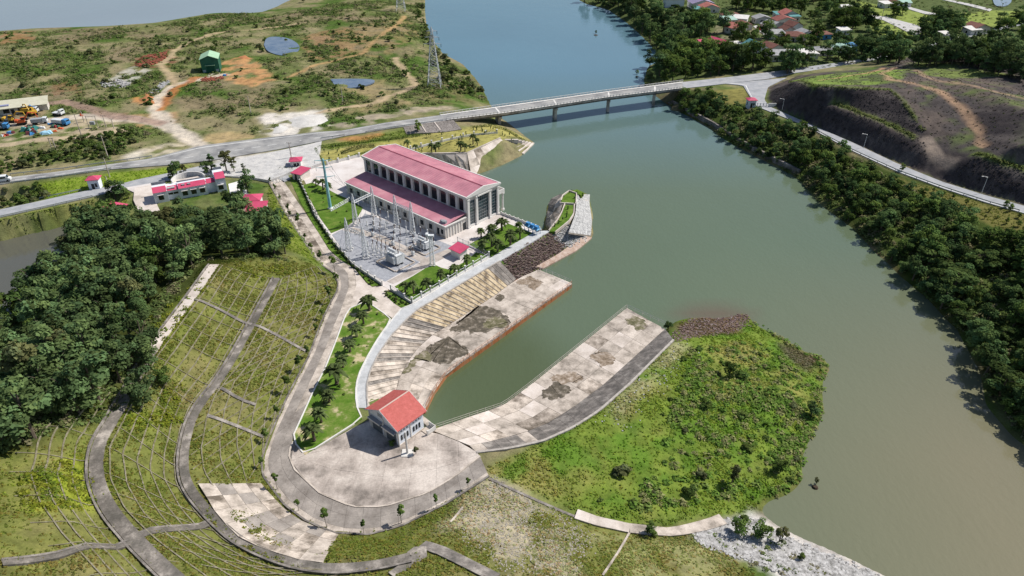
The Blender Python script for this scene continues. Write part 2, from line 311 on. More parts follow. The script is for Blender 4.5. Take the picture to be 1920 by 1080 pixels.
# ground dips under things that are built as bodies of their own
platL = [*TOE_L, P(1010,504,1.5), PLAT_LW[-1], *PLAT_LW[::-1][1:]]
platR = [*PLAT_RW, TOE_R[-1], *TOE_R[::-1][1:]]
for pl in (platL, platR):
    mk = inpoly(GX, GY, pl)
    for _ in range(2): mk = mk | np.roll(mk, 1, 0) | np.roll(mk, -1, 0) | np.roll(mk, 1, 1) | np.roll(mk, -1, 1)
    ZT = np.where(mk & inpoly(GX, GY, pl), np.minimum(ZT, -1.2), ZT)
def H(x, y):
    x = np.clip(np.asarray(x, float)-X0, 0, NX-1.001); y = np.clip(np.asarray(y, float)-Y0, 0, NY-1.001)
    i = x.astype(int); j = y.astype(int); fx = x-i; fy = y-j
    return (ZT[j, i]*(1-fx)+ZT[j, i+1]*fx)*(1-fy)+(ZT[j+1, i]*(1-fx)+ZT[j+1, i+1]*fx)*fy
def G(u, v, dz=0.0):
    """where the sight line (u, v) meets the ground"""
    d = ray(u, v); t0 = (CAMZ-34)/-d[2]; t1 = (CAMZ+1)/-d[2]
    ts = np.linspace(t0, t1, 400); h = CAMZ+d[2]*ts-H(d[0]*ts, d[1]*ts); k = np.argmax(h <= 0) if (h <= 0).any() else 399
    a, b = ts[max(k-1, 0)], ts[k]
    for _ in range(24):
        m = .5*(a+b)
        if CAMZ+d[2]*m-H(d[0]*m, d[1]*m) > 0: a = m
        else: b = m
    x, y = d[0]*b, d[1]*b
    return np.array([x, y, float(H(x, y))+dz])
def GL(pts, dz=0.0): return [G(u, v, dz) for u, v in pts]
# ---------------------------------------------------------------- ground colours
for _ in range(3):   # ease the break lines a little off the flat parts
    b = .25*(np.roll(ZT, 1, 0)+np.roll(ZT, -1, 0)+np.roll(ZT, 1, 1)+np.roll(ZT, -1, 1)); ZT = np.where(flat | deep, ZT, .5*ZT+.5*b)
CHUTE_A = [(372,908),(392,940),(408,968),(455,1015),(560,1052),(605,1056)]; CHUTE_B = [(490,907),(505,925),(530,952),(560,975),(600,992),(635,1003)]
chA, chB = resample(GL(CHUTE_A), 13), resample(GL(CHUTE_B), 13)
for _ in range(3):
    mk = inpoly(GX, GY, np.vstack([chA, chB[::-1]]))
ZT = ZT-.55*mk
ZT = ZT-.4*inpoly(GX, GY, [*TOE_R, *TOP_R[::-1]])
wx = (fbm(GX, GY, 9, 21)-.5)*9; wy = (fbm(GX, GY, 9, 22)-.5)*9
def c3(h): return np.array(rgb(h))
n1 = fbm(GX, GY, 46, 31); n2 = fbm(GX, GY, 13, 32); n3 = fbm(GX, GY, 5, 33, 3)
def mixc(a, b, t): return a*(1-t[..., None])+b*t[..., None]
sm = lambda x, a, b: np.clip((x-a)/(b-a), 0, 1)
COL = np.ones((NY, NX, 3))*c3((106, 113, 70))
COL = mixc(COL, np.ones(3)*c3((136, 128, 98)), sm(n2, .5, .72))
COL = mixc(COL, np.ones(3)*c3((126, 110, 92)), sm(n1, .52, .66)*.55)
COL = mixc(COL, np.ones(3)*c3((76, 98, 44)), sm(1-n2, .52, .68))
def blur(m, k):
    for _ in range(k): m = .2*(m+np.roll(m, 1, 0)+np.roll(m, -1, 0)+np.roll(m, 1, 1)+np.roll(m, -1, 1))
    return m
def paint(px, c, s=1.0, warp=1.0, soft=1, breakup=0):
    global COL
    pl = GL(px); m = inpoly(GX+wx*warp, GY+wy*warp, pl).astype(float); m = blur(m, soft)
    if breakup: m = m*sm(n3+.5*n2, .75-breakup, .85-breakup*.6)
    COL = mixc(COL, c3(c), m*s)
def paint_w(poly, c, s=1.0, warp=0.0, soft=1):
    global COL
    m = blur(inpoly(GX+wx*warp, GY+wy*warp, poly).astype(float), soft); COL = mixc(COL, c3(c), m*s)
def paint_line(px, wd, c, s=1.0, warp=.35):
    global COL
    q = resample(GL(px), step=1.0); x, y = GX+wx*warp, GY+wy*warp
    sel = (GX > q[:, 0].min()-12) & (GX < q[:, 0].max()+12) & (GY > q[:, 1].min()-12) & (GY < q[:, 1].max()+12)
    xs, ys = x[sel], y[sel]; d = np.full(xs.shape, 1e9)
    for k in range(0, len(q)): d = np.minimum(d, (xs-q[k, 0])**2+(ys-q[k, 1])**2)
    m = np.zeros(GX.shape); m[sel] = np.clip((wd/2+.8-np.sqrt(d))/1.6, 0, 1); COL = mixc(COL, c3(c), m*s)
# west wood, dam slopes
SLOPE = [(400,480),(545,480),(600,500),(634,532),(620,568),(580,667),(503,823),(490,863),(493,893),(533,947),(627,1000),(753,987),(917,893),(1090,975),(1300,1000),(1420,1080),(1200,1120),(-40,1120),(-40,850),(150,780),(290,650)]
paint(SLOPE, (110, 112, 62), 1, .3, 2)
m = sm(n3*.6+n2*.5, .5, .64)*inpoly(GX, GY, GL(SLOPE)); COL = mixc(COL, c3((98, 106, 52)), m*.7)
m = sm(fbm(GX, GY, 8, 41), .55, .7)*inpoly(GX, GY, GL(SLOPE)); COL = mixc(COL, c3((132, 122, 86)), m*.45)
paint([(30,900),(110,860),(180,900),(170,960),(60,960)], (140,152,40), .7, 1.2, 2, .15); paint([(280,600),(400,500),(390,540),(300,650)], (138,152,42), .6, .8, 2, .15); paint([(240,780),(330,770),(330,800),(240,815)], (128,146,40), .6, .8, 2, .1)
paint([(905,900),(960,905),(1090,985),(1060,1010),(1100,1080),(930,1075),(850,1000),(800,1010)], (168,158,138), .85, .8, 3, .2)
paint([(1090,990),(1300,1010),(1400,1070),(1180,1080)], (150,148,106), .6, .8, 2, .1)
paint([(280,395),(540,395),(560,470),(400,500),(300,620),(200,780),(-20,860),(-20,590),(120,470)], (62, 70, 34), 1, .6, 3)
paint([(505,340),(530,395),(575,465),(600,500),(540,470),(500,400)], (112,122,56), 1, .3, 1)
# spoil peninsula
PEN = [(1270,600),(1400,590),(1550,680),(1540,760),(1500,900),(1400,960),(1200,995),(1080,960),(905,880),(1017,830),(1123,772),(1263,637)]
paint(PEN, (110, 128, 54), 1, .2, 2)
mP = inpoly(GX, GY, GL(PEN)); m = sm(n2, .48, .62)*mP; COL = mixc(COL, c3((138, 132, 80)), m*.75); m = sm(1-n3, .52, .68)*mP; COL = mixc(COL, c3((82, 118, 40)), m*.7)
paint([(1123,775),(1263,640),(1300,650),(1200,740),(1150,790)], (158,152,122), .7, 1, 2, .2); paint([(1265,615),(1330,590),(1400,590),(1385,625),(1290,632)], (108,88,80), .9, .3, 1); paint([(1450,640),(1545,675),(1520,705),(1460,660)], (92,80,76), .8, .3, 1)
paint([(1300,1005),(1410,960),(1700,1085),(1600,1150),(1480,1095)], (196,192,188), .95, .2, 1)
# field patches
for px, c, s in [([(410,118),(470,105),(520,150),(470,162),(420,150)], (190,142,100), .8), ([(255,180),(300,172),(320,190),(290,205),(262,198)], (186,130,82), .85), ([(560,70),(640,50),(700,70),(650,110),(570,110)], (150,114,88), .6), ([(640,60),(760,30),(790,70),(720,110),(640,100)], (146,126,90), .55),
  ([(250,110),(330,90),(320,128),(250,126)], (128,86,72), .8), ([(195,150),(250,125),(280,130),(240,165)], (190,186,178), .7), ([(485,225),(500,215),(600,205),(625,238),(520,258),(490,248)], (208,202,194), .95), ([(370,262),(420,250),(480,255),(500,258),(380,275)], (186,160,120), .6),
  ([(230,215),(330,210),(340,235),(260,240)], (172,134,104), .6), ([(0,60),(60,58),(60,75),(0,85)], (150,110,80), .7), ([(250,285),(330,265),(370,275),(290,296)], (198,186,166), .8), ([(240,290),(268,283),(262,296),(240,298)], (206,198,184), .9), ([(600,240),(700,215),(790,200),(860,195),(870,205),(720,228),(640,243)], (172,158,142), .8),
  ([(640,150),(720,150),(770,200),(650,215)], (150,132,98), .5), ([(0,225),(130,215),(250,225),(240,245),(0,262)], (186,168,146), .7), ([(0,205),(70,200),(120,222),(60,235),(0,235)], (150,128,108), .6), ([(780,150),(900,160),(915,185),(860,200),(800,190)], (112,104,72), .6), ([(900,160),(930,170),(918,185),(900,180)], (120,112,108), .9),
  ([(90,155),(150,150),(160,175),(100,180)], (140,96,80), .5), ([(800,60),(830,110),(860,125),(850,140),(800,110)], (92,100,58), .7)]: paint(px, c, s, 1.0, 2, .12)
for px, wd, c in [([(378,273),(340,250),(300,232),(250,222),(150,218),(0,235)], 7, (196,184,170)), ([(300,232),(285,205),(300,180),(330,158),(380,148),(420,140)], 5, (204,190,174)), ([(378,275),(340,250),(318,230),(300,210)], 5, (196,186,172)), ([(300,232),(200,215),(120,190),(60,200),(0,205)], 6, (150,126,114)),
  ([(0,272),(80,262),(240,245)], 5, (180,162,138)), ([(330,160),(300,120),(350,80),(420,60),(560,45)], 4, (178,158,128)), ([(540,145),(600,120),(680,100),(760,30)], 3, (170,140,100)), ([(300,205),(330,165),(370,145)], 4, (170,112,70)), ([(600,210),(700,195),(780,160),(740,110)], 4, (178,158,130))]: paint_line(px, wd, c, .85)
# garden, road verges
GARD = [(600,285),(760,255),(850,245),(935,235),(990,262),(935,262),(876,286),(680,292),(612,306)]
paint(GARD, (158,152,90), .95, .15, 1); paint([(600,270),(760,240),(820,235),(800,250),(620,280)], (112,124,62), .9, .4, 1); paint([(640,258),(700,248),(720,255),(650,268)], (188,128,86), .6, .8, 1, .1)
paint([(60,345),(320,312),(370,310),(300,330),(180,352),(90,372)], (120,138,52), 1, .3, 1); paint([(0,412),(175,372),(245,365),(240,385),(130,405),(0,430)], (134,134,78), .8, .4, 1)
paint([(400,300),(530,283),(590,270),(600,290),(540,325),(500,335),(400,325)], (200,196,190), 1, .2, 1)
# right bank, village, hill
paint([(1255,190),(1330,170),(1400,170),(1425,205),(1600,290),(1700,330),(1920,400),(2150,470),(2150,1000),(1920,840),(1840,700),(1640,470),(1490,330)], (66, 80, 36), 1, .2, 2)
paint([(1320,175),(1395,165),(1405,195),(1350,195)], (140,132,78), .8, .5, 1); paint([(1660,330),(1920,402),(2060,450),(2060,480),(1900,440),(1760,380)], (112,108,62), .9, .3, 1)
paint([(1085,0),(1300,0),(1920,-60),(1960,90),(1700,110),(1530,130),(1280,152),(1210,150),(1240,110)], (86, 98, 58), 1, .2, 3)
paint([(1600,0),(1760,30),(1850,20),(1960,20),(1960,40),(1740,60),(1700,85),(1640,60)], (134,148,76), .95, .3, 2); paint([(1340,40),(1480,60),(1530,90),(1420,100),(1330,80)], (150,140,118), .55, .8, 2, .1); paint([(1250,90),(1330,80),(1340,92),(1250,100)], (110,142,70), .8, .4, 1)
HILL = [(1440,165),(1475,150),(1640,130),(1700,108),(1980,90),(2060,130),(2060,420),(1920,385),(1767,341),(1600,268),(1445,198)]
paint(HILL, (79, 74, 73), 1, .1, 1)
mH = inpoly(GX, GY, GL(HILL)); gy, gx = np.gradient(ZT); steep = sm(np.hypot(gx, gy), .28, .5)*mH
COL = mixc(COL, c3((96, 87, 82)), sm(n2, .5, .66)*mH*(1-steep)); COL = mixc(COL, c3((92, 108, 56)), sm(1-n1*.6-n3*.4, .5, .62)*mH*(1-steep)*.7)
COL = mixc(COL, c3((66, 61, 62)), steep*.95); COL = mixc(COL, c3((112, 104, 100)), steep*sm(fbm(GX*1.0+GY*.55, GY*.18-GX*.12, 3.2, 77, 4), .5, .72)*.75)
paint([(1480,152),(1640,133),(1700,130),(1690,150),(1640,160),(1530,162)], (118,140,66), .9, .4, 1, .25); paint([(1730,112),(1800,128),(1900,140),(1790,148),(1690,135)], (112,128,66), .8, .4, 1, .2)
for px, wd, c in [([(1680,127),(1650,138),(1670,150),(1720,158),(1760,172),(1800,205),(1830,240),(1845,275)], 2.5, (172,142,116)), ([(1700,125),(1750,150),(1860,170),(1920,185)], 2.0, (160,136,114)), ([(1540,150),(1620,138),(1660,128)], 2, (190,150,118)), ([(1740,262),(1758,290),(1790,305)], 4, (150,136,124))]: paint_line(px, wd, c, .85)
paint_line([(1562,194),(1600,207),(1640,222),(1680,240),(1712,257)], 2.2, (112,128,62), .95, .15); paint_line([(1832,289),(1860,298),(1890,308),(1925,317)], 2.2, (112,128,62), .95, .15); paint_line([(1487,152),(1530,162),(1600,164),(1668,167),(1692,188),(1715,220)], 1.6, (104,122,58), .8, .2)
COL = mixc(COL, c3((100, 76, 56)), np.clip(1-np.abs(ZT-.15)/.35, 0, 1)*(GX > -60)*.35*(1-flat))
def colat(x, y):
    i = np.clip(np.round(x-X0).astype(int), 0, NX-1); j = np.clip(np.round(y-Y0).astype(int), 0, NY-1); return COL[j, i]
def colour_attr(me, c):
    a = me.color_attributes.new('Col', 'FLOAT_COLOR', 'POINT'); cc = np.ones((len(me.vertices), 4), np.float32); cc[:, :3] = c; a.data.foreach_set('color', cc.ravel())
def grid_mesh(name, xs, ys, zf, cf=None):
    A, B = np.meshgrid(xs, ys); Z = zf(A, B); nx, ny = len(xs), len(ys)
    v = np.stack([A.ravel(), B.ravel(), Z.ravel()], 1).astype(np.float32)
    i = (np.arange(ny-1)[:, None]*nx+np.arange(nx-1)[None]).ravel(); q = np.stack([i, i+1, i+1+nx, i+nx], 1).astype(np.int32)
    me = bpy.data.meshes.new(name); me.vertices.add(len(v)); me.vertices.foreach_set('co', v.ravel())
    me.loops.add(q.size); me.loops.foreach_set('vertex_index', q.ravel()); me.polygons.add(len(q)); me.polygons.foreach_set('loop_start', np.arange(0, q.size, 4, dtype=np.int32))
    me.update(calc_edges=True); me.polygons.foreach_set('use_smooth', np.ones(len(q), bool))
    if cf is not None: colour_attr(me, cf(A.ravel(), B.ravel()))
    return me
xs = np.concatenate([[-6000, -3000, -1500, -800], np.arange(X0, X1+1, 1.25), [800, 1500, 3000, 6000]])
ys = np.concatenate([[-3000, -1000, -300, -60, 0], np.arange(Y0, 330, 1.0), np.arange(330, Y1+1, 1.6), [1000, 1500, 3000, 7000]])
def zf(A, B):
    z = H(A, B); out = (A < X0) | (A > X1) | (B < Y0) | (B > Y1)
    return np.where(out & (z < 3), 3.0, z)
gme = grid_mesh('ground', xs, ys, zf, colat)
MG = mat('ground_mat', [(.72, .72, .72), (1.0, 1.0, 1.0), (1.22, 1.2, 1.15)], .35, .95, .05, attr='Col', fine=.28, bump=.12, bscale=2.2)
tag(link('ground', gme, MG), kind='structure')
# ---------------------------------------------------------------- water
def water_mat():
    m = bpy.data.materials.new('water_mat'); m.use_nodes = True; t = m.node_tree; N = t.nodes; L = t.links; b = N['Principled BSDF']
    a = N.new('ShaderNodeAttribute'); a.attribute_name = 'Col'; L.new(a.outputs[0], b.inputs['Base Color'])
    b.inputs['Roughness'].default_value = .05; b.inputs['IOR'].default_value = 1.45; b.inputs['Specular IOR Level'].default_value = .5
    g = N.new('ShaderNodeNewGeometry'); hs = []
    for s, st in ((.9, (1, .55, 1)), (.12, (1, .6, 1))):
        mp = N.new('ShaderNodeMapping'); mp.inputs['Scale'].default_value = st; L.new(g.outputs['Position'], mp.inputs[0])
        n = N.new('ShaderNodeTexNoise'); n.inputs['Scale'].default_value = s; n.inputs['Detail'].default_value = 4; L.new(mp.outputs[0], n.inputs['Vector']); hs.append(n)
    ad = N.new('ShaderNodeMath'); ad.operation = 'MULTIPLY_ADD'; L.new(hs[1].outputs[0], ad.inputs[0]); ad.inputs[1].default_value = 2.0; L.new(hs[0].outputs[0], ad.inputs[2])
    bp = N.new('ShaderNodeBump'); bp.inputs['Distance'].default_value = .05; bp.inputs['Strength'].default_value = 1; L.new(ad.outputs[0], bp.inputs['Height']); L.new(bp.outputs[0], b.inputs['Normal'])
    n = N.new('ShaderNodeTexNoise'); n.inputs['Scale'].default_value = .022; n.inputs['Detail'].default_value = 5; n.inputs['Distortion'].default_value = 1.5; L.new(g.outputs['Position'], n.inputs['Vector'])
    mr = N.new('ShaderNodeMapRange'); mr.inputs[1].default_value = .35; mr.inputs[2].default_value = .65; mr.inputs[3].default_value = .02; mr.inputs[4].default_value = .09; L.new(n.outputs[0], mr.inputs[0]); L.new(mr.outputs[0], b.inputs['Roughness'])
    return m
MW = water_mat()
def wcol(A, B):
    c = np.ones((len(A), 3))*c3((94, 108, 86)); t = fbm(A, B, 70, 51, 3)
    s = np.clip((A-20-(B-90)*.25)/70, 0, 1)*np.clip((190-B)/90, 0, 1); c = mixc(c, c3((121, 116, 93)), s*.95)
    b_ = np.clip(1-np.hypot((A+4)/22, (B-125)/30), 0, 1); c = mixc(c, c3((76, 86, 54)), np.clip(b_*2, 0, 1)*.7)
    f = np.clip((B-230)/160, 0, 1); c = mixc(c, c3((94, 126, 140)), f)  # far water turns bluer: the sky's reflection is painted into the base colour
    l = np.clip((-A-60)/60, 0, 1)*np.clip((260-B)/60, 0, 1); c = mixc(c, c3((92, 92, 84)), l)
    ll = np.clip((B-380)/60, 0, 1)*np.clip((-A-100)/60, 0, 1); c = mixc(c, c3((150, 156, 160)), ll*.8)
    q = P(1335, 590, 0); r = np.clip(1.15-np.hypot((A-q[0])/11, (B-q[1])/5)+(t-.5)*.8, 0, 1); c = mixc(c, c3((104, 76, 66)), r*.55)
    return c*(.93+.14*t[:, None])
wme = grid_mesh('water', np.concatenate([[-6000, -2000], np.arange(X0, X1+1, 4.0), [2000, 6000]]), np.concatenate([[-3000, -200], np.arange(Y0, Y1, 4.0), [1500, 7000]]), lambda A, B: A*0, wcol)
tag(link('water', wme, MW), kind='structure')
# small pools in the field
MPOOL = mat('pool_water', [rgb((86, 104, 128)), rgb((120, 132, 146))], .2, .04, .5)
for px in ([(495,85),(500,75),(520,71),(545,76),(563,86),(560,97),(540,106),(515,103),(500,97)], [(620,150),(650,150),(705,152),(700,160),(660,167),(630,163)], [(1860,-2),(1900,-2),(1890,13),(1865,14)]):
    q = smooth_line(GL(px)+GL(px)[:1], 2); z = float(np.median(q[:, 2]))+.55
    tag(MB().prism([(p[0], p[1]) for p in q[:-1]], z-.6, z).build('pool', MPOOL), kind='structure')
# ---------------------------------------------------------------- roads
def ribbon(name, L_, R_, m, dz=.05, th=.3, n=None, parent=None, kind='structure', step=3.0, a=0.0, b=1.0):
    n = n or max(2, int(np.linalg.norm(np.diff(np.array(L_), axis=0), axis=1).sum()/step)); A = resample(L_, n); B = resample(R_, n)
    A, B = A+(B-A)*a, A+(B-A)*b
    vs = []; fs = []
    for i in range(n):
        p, q = A[i], B[i]; vs += [(p[0], p[1], p[2]+dz-th), (p[0], p[1], p[2]+dz), (q[0], q[1], q[2]+dz), (q[0], q[1], q[2]+dz-th)]
    for i in range(n-1):
        k = 4*i; fs += [(k+j, k+j+1, k+5+j, k+4+j) for j in range(3)]
    fs += [(0, 3, 2, 1), (4*n-4, 4*n-3, 4*n-2, 4*n-1)]
    o = MB().add(vs, fs).build(name, m, parent)
    if kind and parent is None: o['kind'] = kind
    return o
def wall(pts, wd, z0, z1, name, m, parent=None, close=False):
    """a kerb or low wall along pts; z0, z1 are heights relative to the line"""
    p = np.array(pts, float); n = len(p); d = np.gradient(p[:, :2], axis=0)
    if close: d[0] = d[-1] = p[1, :2]-p[-2, :2]
    nn = np.stack([-d[:, 1], d[:, 0]], 1); nn /= np.linalg.norm(nn, axis=1)[:, None]+1e-9
    vs = []; fs = []
    for i in range(n):
        a = p[i, :2]+nn[i]*wd/2; b = p[i, :2]-nn[i]*wd/2; z = p[i, 2]; vs += [(*a, z+z0), (*a, z+z1), (*b, z+z1), (*b, z+z0)]
    for i in range(n-1):
        k = 4*i; fs += [(k+j, k+j+1, k+5+j, k+4+j) for j in range(3)]
    fs += [(0, 3, 2, 1), (4*n-4, 4*n-3, 4*n-2, 4*n-1)]
    return MB().add(vs, fs).build(name, m, parent)
ASPH = mat('asphalt_worn', [(.20, .20, .205), (.31, .308, .305), (.40, .39, .375)], .13, .9, .1, fine=.12)
ASPH2 = mat('asphalt_pale', [(.30, .31, .33), (.36, .37, .39), (.42, .42, .43)], .3, .9, .1, fine=.1)
GRAVEL = mat('gravel_pale', [(.42, .41, .40), (.52, .51, .50), (.60, .58, .55)], .4, .95, .05, fine=.25, bump=.05)
WPAINT = mat('white_paint', (.75, .75, .73), rough=.6)
CONC = mat('concrete', [(.27, .235, .20), (.47, .41, .355), (.60, .53, .465)], .35, .9, .1, rnd=.09, fine=.2, bump=.03)
CONCP = mat('concrete_pale', [(.44, .385, .335), (.60, .53, .475), (.69, .625, .575)], .22, .9, .1, rnd=.07, fine=.15)
CONCD = mat('concrete_dark', [(.13, .12, .11), (.20, .18, .165), (.34, .31, .28)], .5, .9, .1, rnd=.1, fine=.3)
CONCW = mat('concrete_white', [(.62, .60, .57), (.74, .72, .69)], .6, .85, .1, fine=.12)
RIM = mat('concrete_rim', [(.34, .31, .28), (.5, .46, .42)], 1.2, .9, .1, fine=.2)
RUST = mat('rust_wall', [(.30, .105, .04), (.42, .17, .075), (.30, .2, .13)], .6, .9, .1, stretch=(1, 1, .3), fine=.25)
main = ribbon('main_road', ROAD_U, ROAD_L, ASPH, .06)
ribbon('road_line', ROAD_U, ROAD_L, WPAINT, .068, .01, parent=main, a=.12, b=.145); 
mid0 = resample([lerp(a, b, .62) for a, b in zip(resample(ROAD_U, 60), resample(ROAD_L, 60))], step=6.0)
for i in range(len(mid0)-1):
    a = mid0[i]; b = lerp(mid0[i], mid0[i+1], .55); d = b-a; nrm = np.array([-d[1], d[0], 0])/np.hypot(d[0], d[1])*.12
    MB().prism([tuple((a+nrm)[:2]), tuple((b+nrm)[:2]), tuple((b-nrm)[:2]), tuple((a-nrm)[:2])], float(a[2])+.05, float(a[2])+.072).build('road_dash', WPAINT, main)
ribbon('junction_road', RD2_U, RD2_L, ASPH2, .05); rr = ribbon('river_road', RR_L, RR_U, ASPH2, .06)
ribbon('road_line', RR_L, RR_U, WPAINT, .068, .01, parent=rr, a=.06, b=.085)
ribbon('side_road', SIDE_U, SIDE_L, ASPH2, .05); ribbon('far_road', FARRD_U, FARRD_L, ASPH2, .15)
ribbon('village_lane', GL([(1610,25),(1660,32),(1720,48),(1735,58)], .2), GL([(1608,29),(1655,38),(1700,60),(1715,68)], .2), GRAVEL, .1)
ribbon('village_lane', GL([(1418,48),(1440,62),(1447,70)], .2), GL([(1412,50),(1430,64),(1438,72)], .2), GRAVEL, .1); ribbon('village_lane', GL([(1665,0),(1700,12),(1735,22),(1755,26)], .2), GL([(1662,3),(1695,15),(1730,26),(1750,30)], .2), GRAVEL, .1); ribbon('village_lane', GL([(1770,-2),(1820,8),(1860,18)], .2), GL([(1766,0),(1815,11),(1855,22)], .2), GRAVEL, .1)
def slab(name, px, z, m, th=.35, kind='structure', sm_=0, parent=None):
    q = np.array([P(u, v, z)[:2] for u, v in px]) if len(px[0]) == 2 and abs(px[0][0])+abs(px[0][1]) > 0 else np.array(px)
    if sm_: q = smooth_line(np.vstack([q, q[:1]]), sm_)[:-1]
    o = MB().prism([tuple(p) for p in q], z-th, z).build(name, m, parent)
    if kind and parent is None: o['kind'] = kind
    return o
slab('forecourt', [(376,327),(393,308),(440,300),(533,280),(590,268),(604,262),(598,290),(603,305),(566,318),(545,322),(505,338),(470,332),(430,330)], 7.0, GRAVEL, 1.2)
slab('kerb_island', [(520,330),(538,327),(545,335),(533,340)], 6.3, ASPH2)
# ---------------------------------------------------------------- power station yard
YC = mat('yard_concrete', [(.50, .45, .42), (.62, .57, .545), (.70, .66, .64)], .13, .9, .1, fine=.1)
YR = mat('yard_lane', [(.33, .29, .26), (.44, .39, .35), (.52, .47, .43)], .3, .9, .1, fine=.15)
YG = mat('yard_gravel', [(.29, .30, .33), (.37, .38, .41)], .8, .95, .05, fine=.28, bump=.03, bscale=6)
LAWN = mat('lawn', [(.070, .135, .018), (.100, .180, .026), (.155, .215, .045)], .35, .95, .05, fine=.3, bump=.05, bscale=7)
LAWNB = mat('lawn_patchy', [(.075, .155, .018), (.105, .190, .026), (.16, .22, .05), (.52, .44, .28)], .3, .95, .05, fine=.25, bump=.05, bscale=7, ramp=(.34, .64))
q = YARD; o = MB().prism([(p[0], p[1]) for p in q], 2.0, 5.95).build('yard', YC); o['kind'] = 'structure'
slab('yard_gravel', [(622,440),(640,431),(660,437),(690,444),(720,456),(760,478),(787,491),(758,508),(722,528),(662,496)], 5.98, YG)
slab('yard_gravel', [(664,426),(684,400),(720,412),(800,442),(850,462),(800,483),(770,465),(722,443),(692,433)], 5.98, YG)
slab('yard_lane', [(642,430),(664,427),(692,434),(722,444),(770,466),(800,484),(842,465),(858,459),(868,466),(800,500),(772,516),(738,532),(726,528),(760,509),(789,491),(760,477),(720,455),(690,443),(660,436)], 5.99, YR)
slab('lawn', [(568,347),(585,342),(605,350),(632,364),(655,374),(681,389),(668,412),(645,427),(621,437),(600,408),(585,380)], 6.02, LAWN)
slab('lawn', [(740,537),(755,528),(775,517),(797,503),(815,496),(828,502),(845,506),(872,490),(893,473),(915,479),(772,564)], 6.02, LAWN)
slab('lawn', [(880,458),(900,447),(953,419),(998,437),(921,481)], 6.02, LAWN)
slab('lawn', [(721,551),(729,545),(768,568),(770,572),(753,577),(738,568)], 6.02, LAWN, sm_=1)
slab('lawn', [(541,331),(551,334),(572,362),(586,402),(622,455),(660,500),(713,534),(697,537),(686,527),(668,505),(640,488),(618,468),(590,425),(566,384)], 6.02, LAWN)
BIGLAWN = [(657,578),(680,568),(693,569),(732,596),(731,604),(710,633),(692,663),(675,697),(668,720),(667,742),(669,762),(679,785),(572,853),(553,831),(550,817),(567,780),(587,735),(610,690),(630,640),(647,593)]
slab('lawn', BIGLAWN, 6.05, LAWNB)
q = PL(BIGLAWN+BIGLAWN[:1], 6.0); wall(resample(q, step=3), .3, -.2, .16, 'kerb', CONCW)['kind'] = 'structure'
slab('yard_entry', [(664,503),(687,531),(698,538),(717,536),(728,542),(720,551),(738,568),(753,578),(735,596),(693,568),(680,567),(657,577),(668,535)], 5.96, CONCP)
WALKM = mat('walkway_paving', [(.42, .43, .44), (.50, .51, .52), (.56, .57, .58)], .5, .9, .1, fine=.15)
wi = PL([(669,764),(668,720),(675,697),(692,663),(710,633),(731,604),(753,578),(773,571),(845,527),(918,484)], 6)
o = MB().prism([(p[0], p[1]) for p in [*smooth_line(WALK_OUT, 2), *PL([(985,461),(1033,432),(1003,433)], 6), *wi[::-1]]], 5.2, 5.97).build('walkway', WALKM); o['kind'] = 'structure'
wall(resample(wi, step=2), .25, -.2, .12, 'kerb', CONCW)['kind'] = 'structure'
wall(resample(WALK_OUT, step=2), .3, -.4, .14, 'kerb', RIM)['kind'] = 'structure'
# ---------------------------------------------------------------- concrete panels laid one by one
def panels(parent, A, B, n, rows, th, gap, mats, name='panel', dz=0.0, pick=None, jz=.02):
    A = resample(A, n+1); B = resample(B, n+1)
    if isinstance(rows, int): rows = [k/rows for k in range(rows+1)]
    for i in range(n):
        for r in range(len(rows)-1):
            c = [lerp(A[i], B[i], rows[r]), lerp(A[i+1], B[i+1], rows[r]), lerp(A[i+1], B[i+1], rows[r+1]), lerp(A[i], B[i], rows[r+1])]
            ctr = sum(c)/4; q = []
            for p in c:
                d = ctr-p; l = np.linalg.norm(d); q.append(p+d/l*min(gap*.75, l*.3))
            z = random.uniform(-jz, jz)+dz
            m = pick(i, r) if pick else random.choice(mats)
            MB().prism([(p[0], p[1]) for p in q], [p[2]+z-th for p in q], [p[2]+z for p in q]).build(name, m, parent)
LANE = mat('concrete_lane', [(.21, .185, .165), (.29, .26, .235), (.38, .34, .305)], .3, .9, .1, rnd=.08, fine=.2)
TAN = mat('concrete_ochre', [(.16, .125, .09), (.40, .315, .205), (.56, .455, .31)], .6, .9, .1, rnd=.12, fine=.25, stretch=(1, 1, .4), ramp=(.36, .56))
STAIN = mat('concrete_stained', [(.15, .125, .10), (.34, .29, .245), (.58, .505, .435)], .28, .9, .1, rnd=.2, fine=.3, ramp=(.38, .6))
base = empty('canal_lining', WALK_OUT[4], kind='structure')
def backing(name, A, B, m, dz, parent, n=60, th=.5): 
    o = ribbon(name, resample(A, n), resample(B, n), m, dz, th, n, parent); o.matrix_parent_inverse = parent.matrix_world.inverted() if False else Matrix.Translation(-Vector(parent.location)); return o
def pin(parent):   # children are modelled in world coordinates
    for c in parent.children: c.matrix_parent_inverse = Matrix.Translation(-Vector(parent.location))
backing('joint_bed', WALK_OUT, TOE_L, CONCD, -.22, base)
panels(base, WALK_OUT, TOE_L, 41, 1, .12, .07, None, dz=.0, pick=lambda i, r: TAN if 20 <= i < 38 else CONCD if i in (4, 9, 10, 14, 18, 19, 38, 39, 40) else random.choice([CONC, STAIN, CONC]))
RIBM = TAN
for k in range(1, 41):
    A = resample(WALK_OUT, 42)[k]; B = resample(TOE_L, 42)[k]; MB().bar(A+[0, 0, .08], B+[0, 0, .08], .17).build('rib', CONC, base)
pin(base)
pl_l = empty('basin_platform', PLAT_LW[3], kind='structure'); 
poly = [(p[0], p[1]) for p in platL]; MB().prism(poly, -2.5, 1.22).build('platform_body', RUST, pl_l)
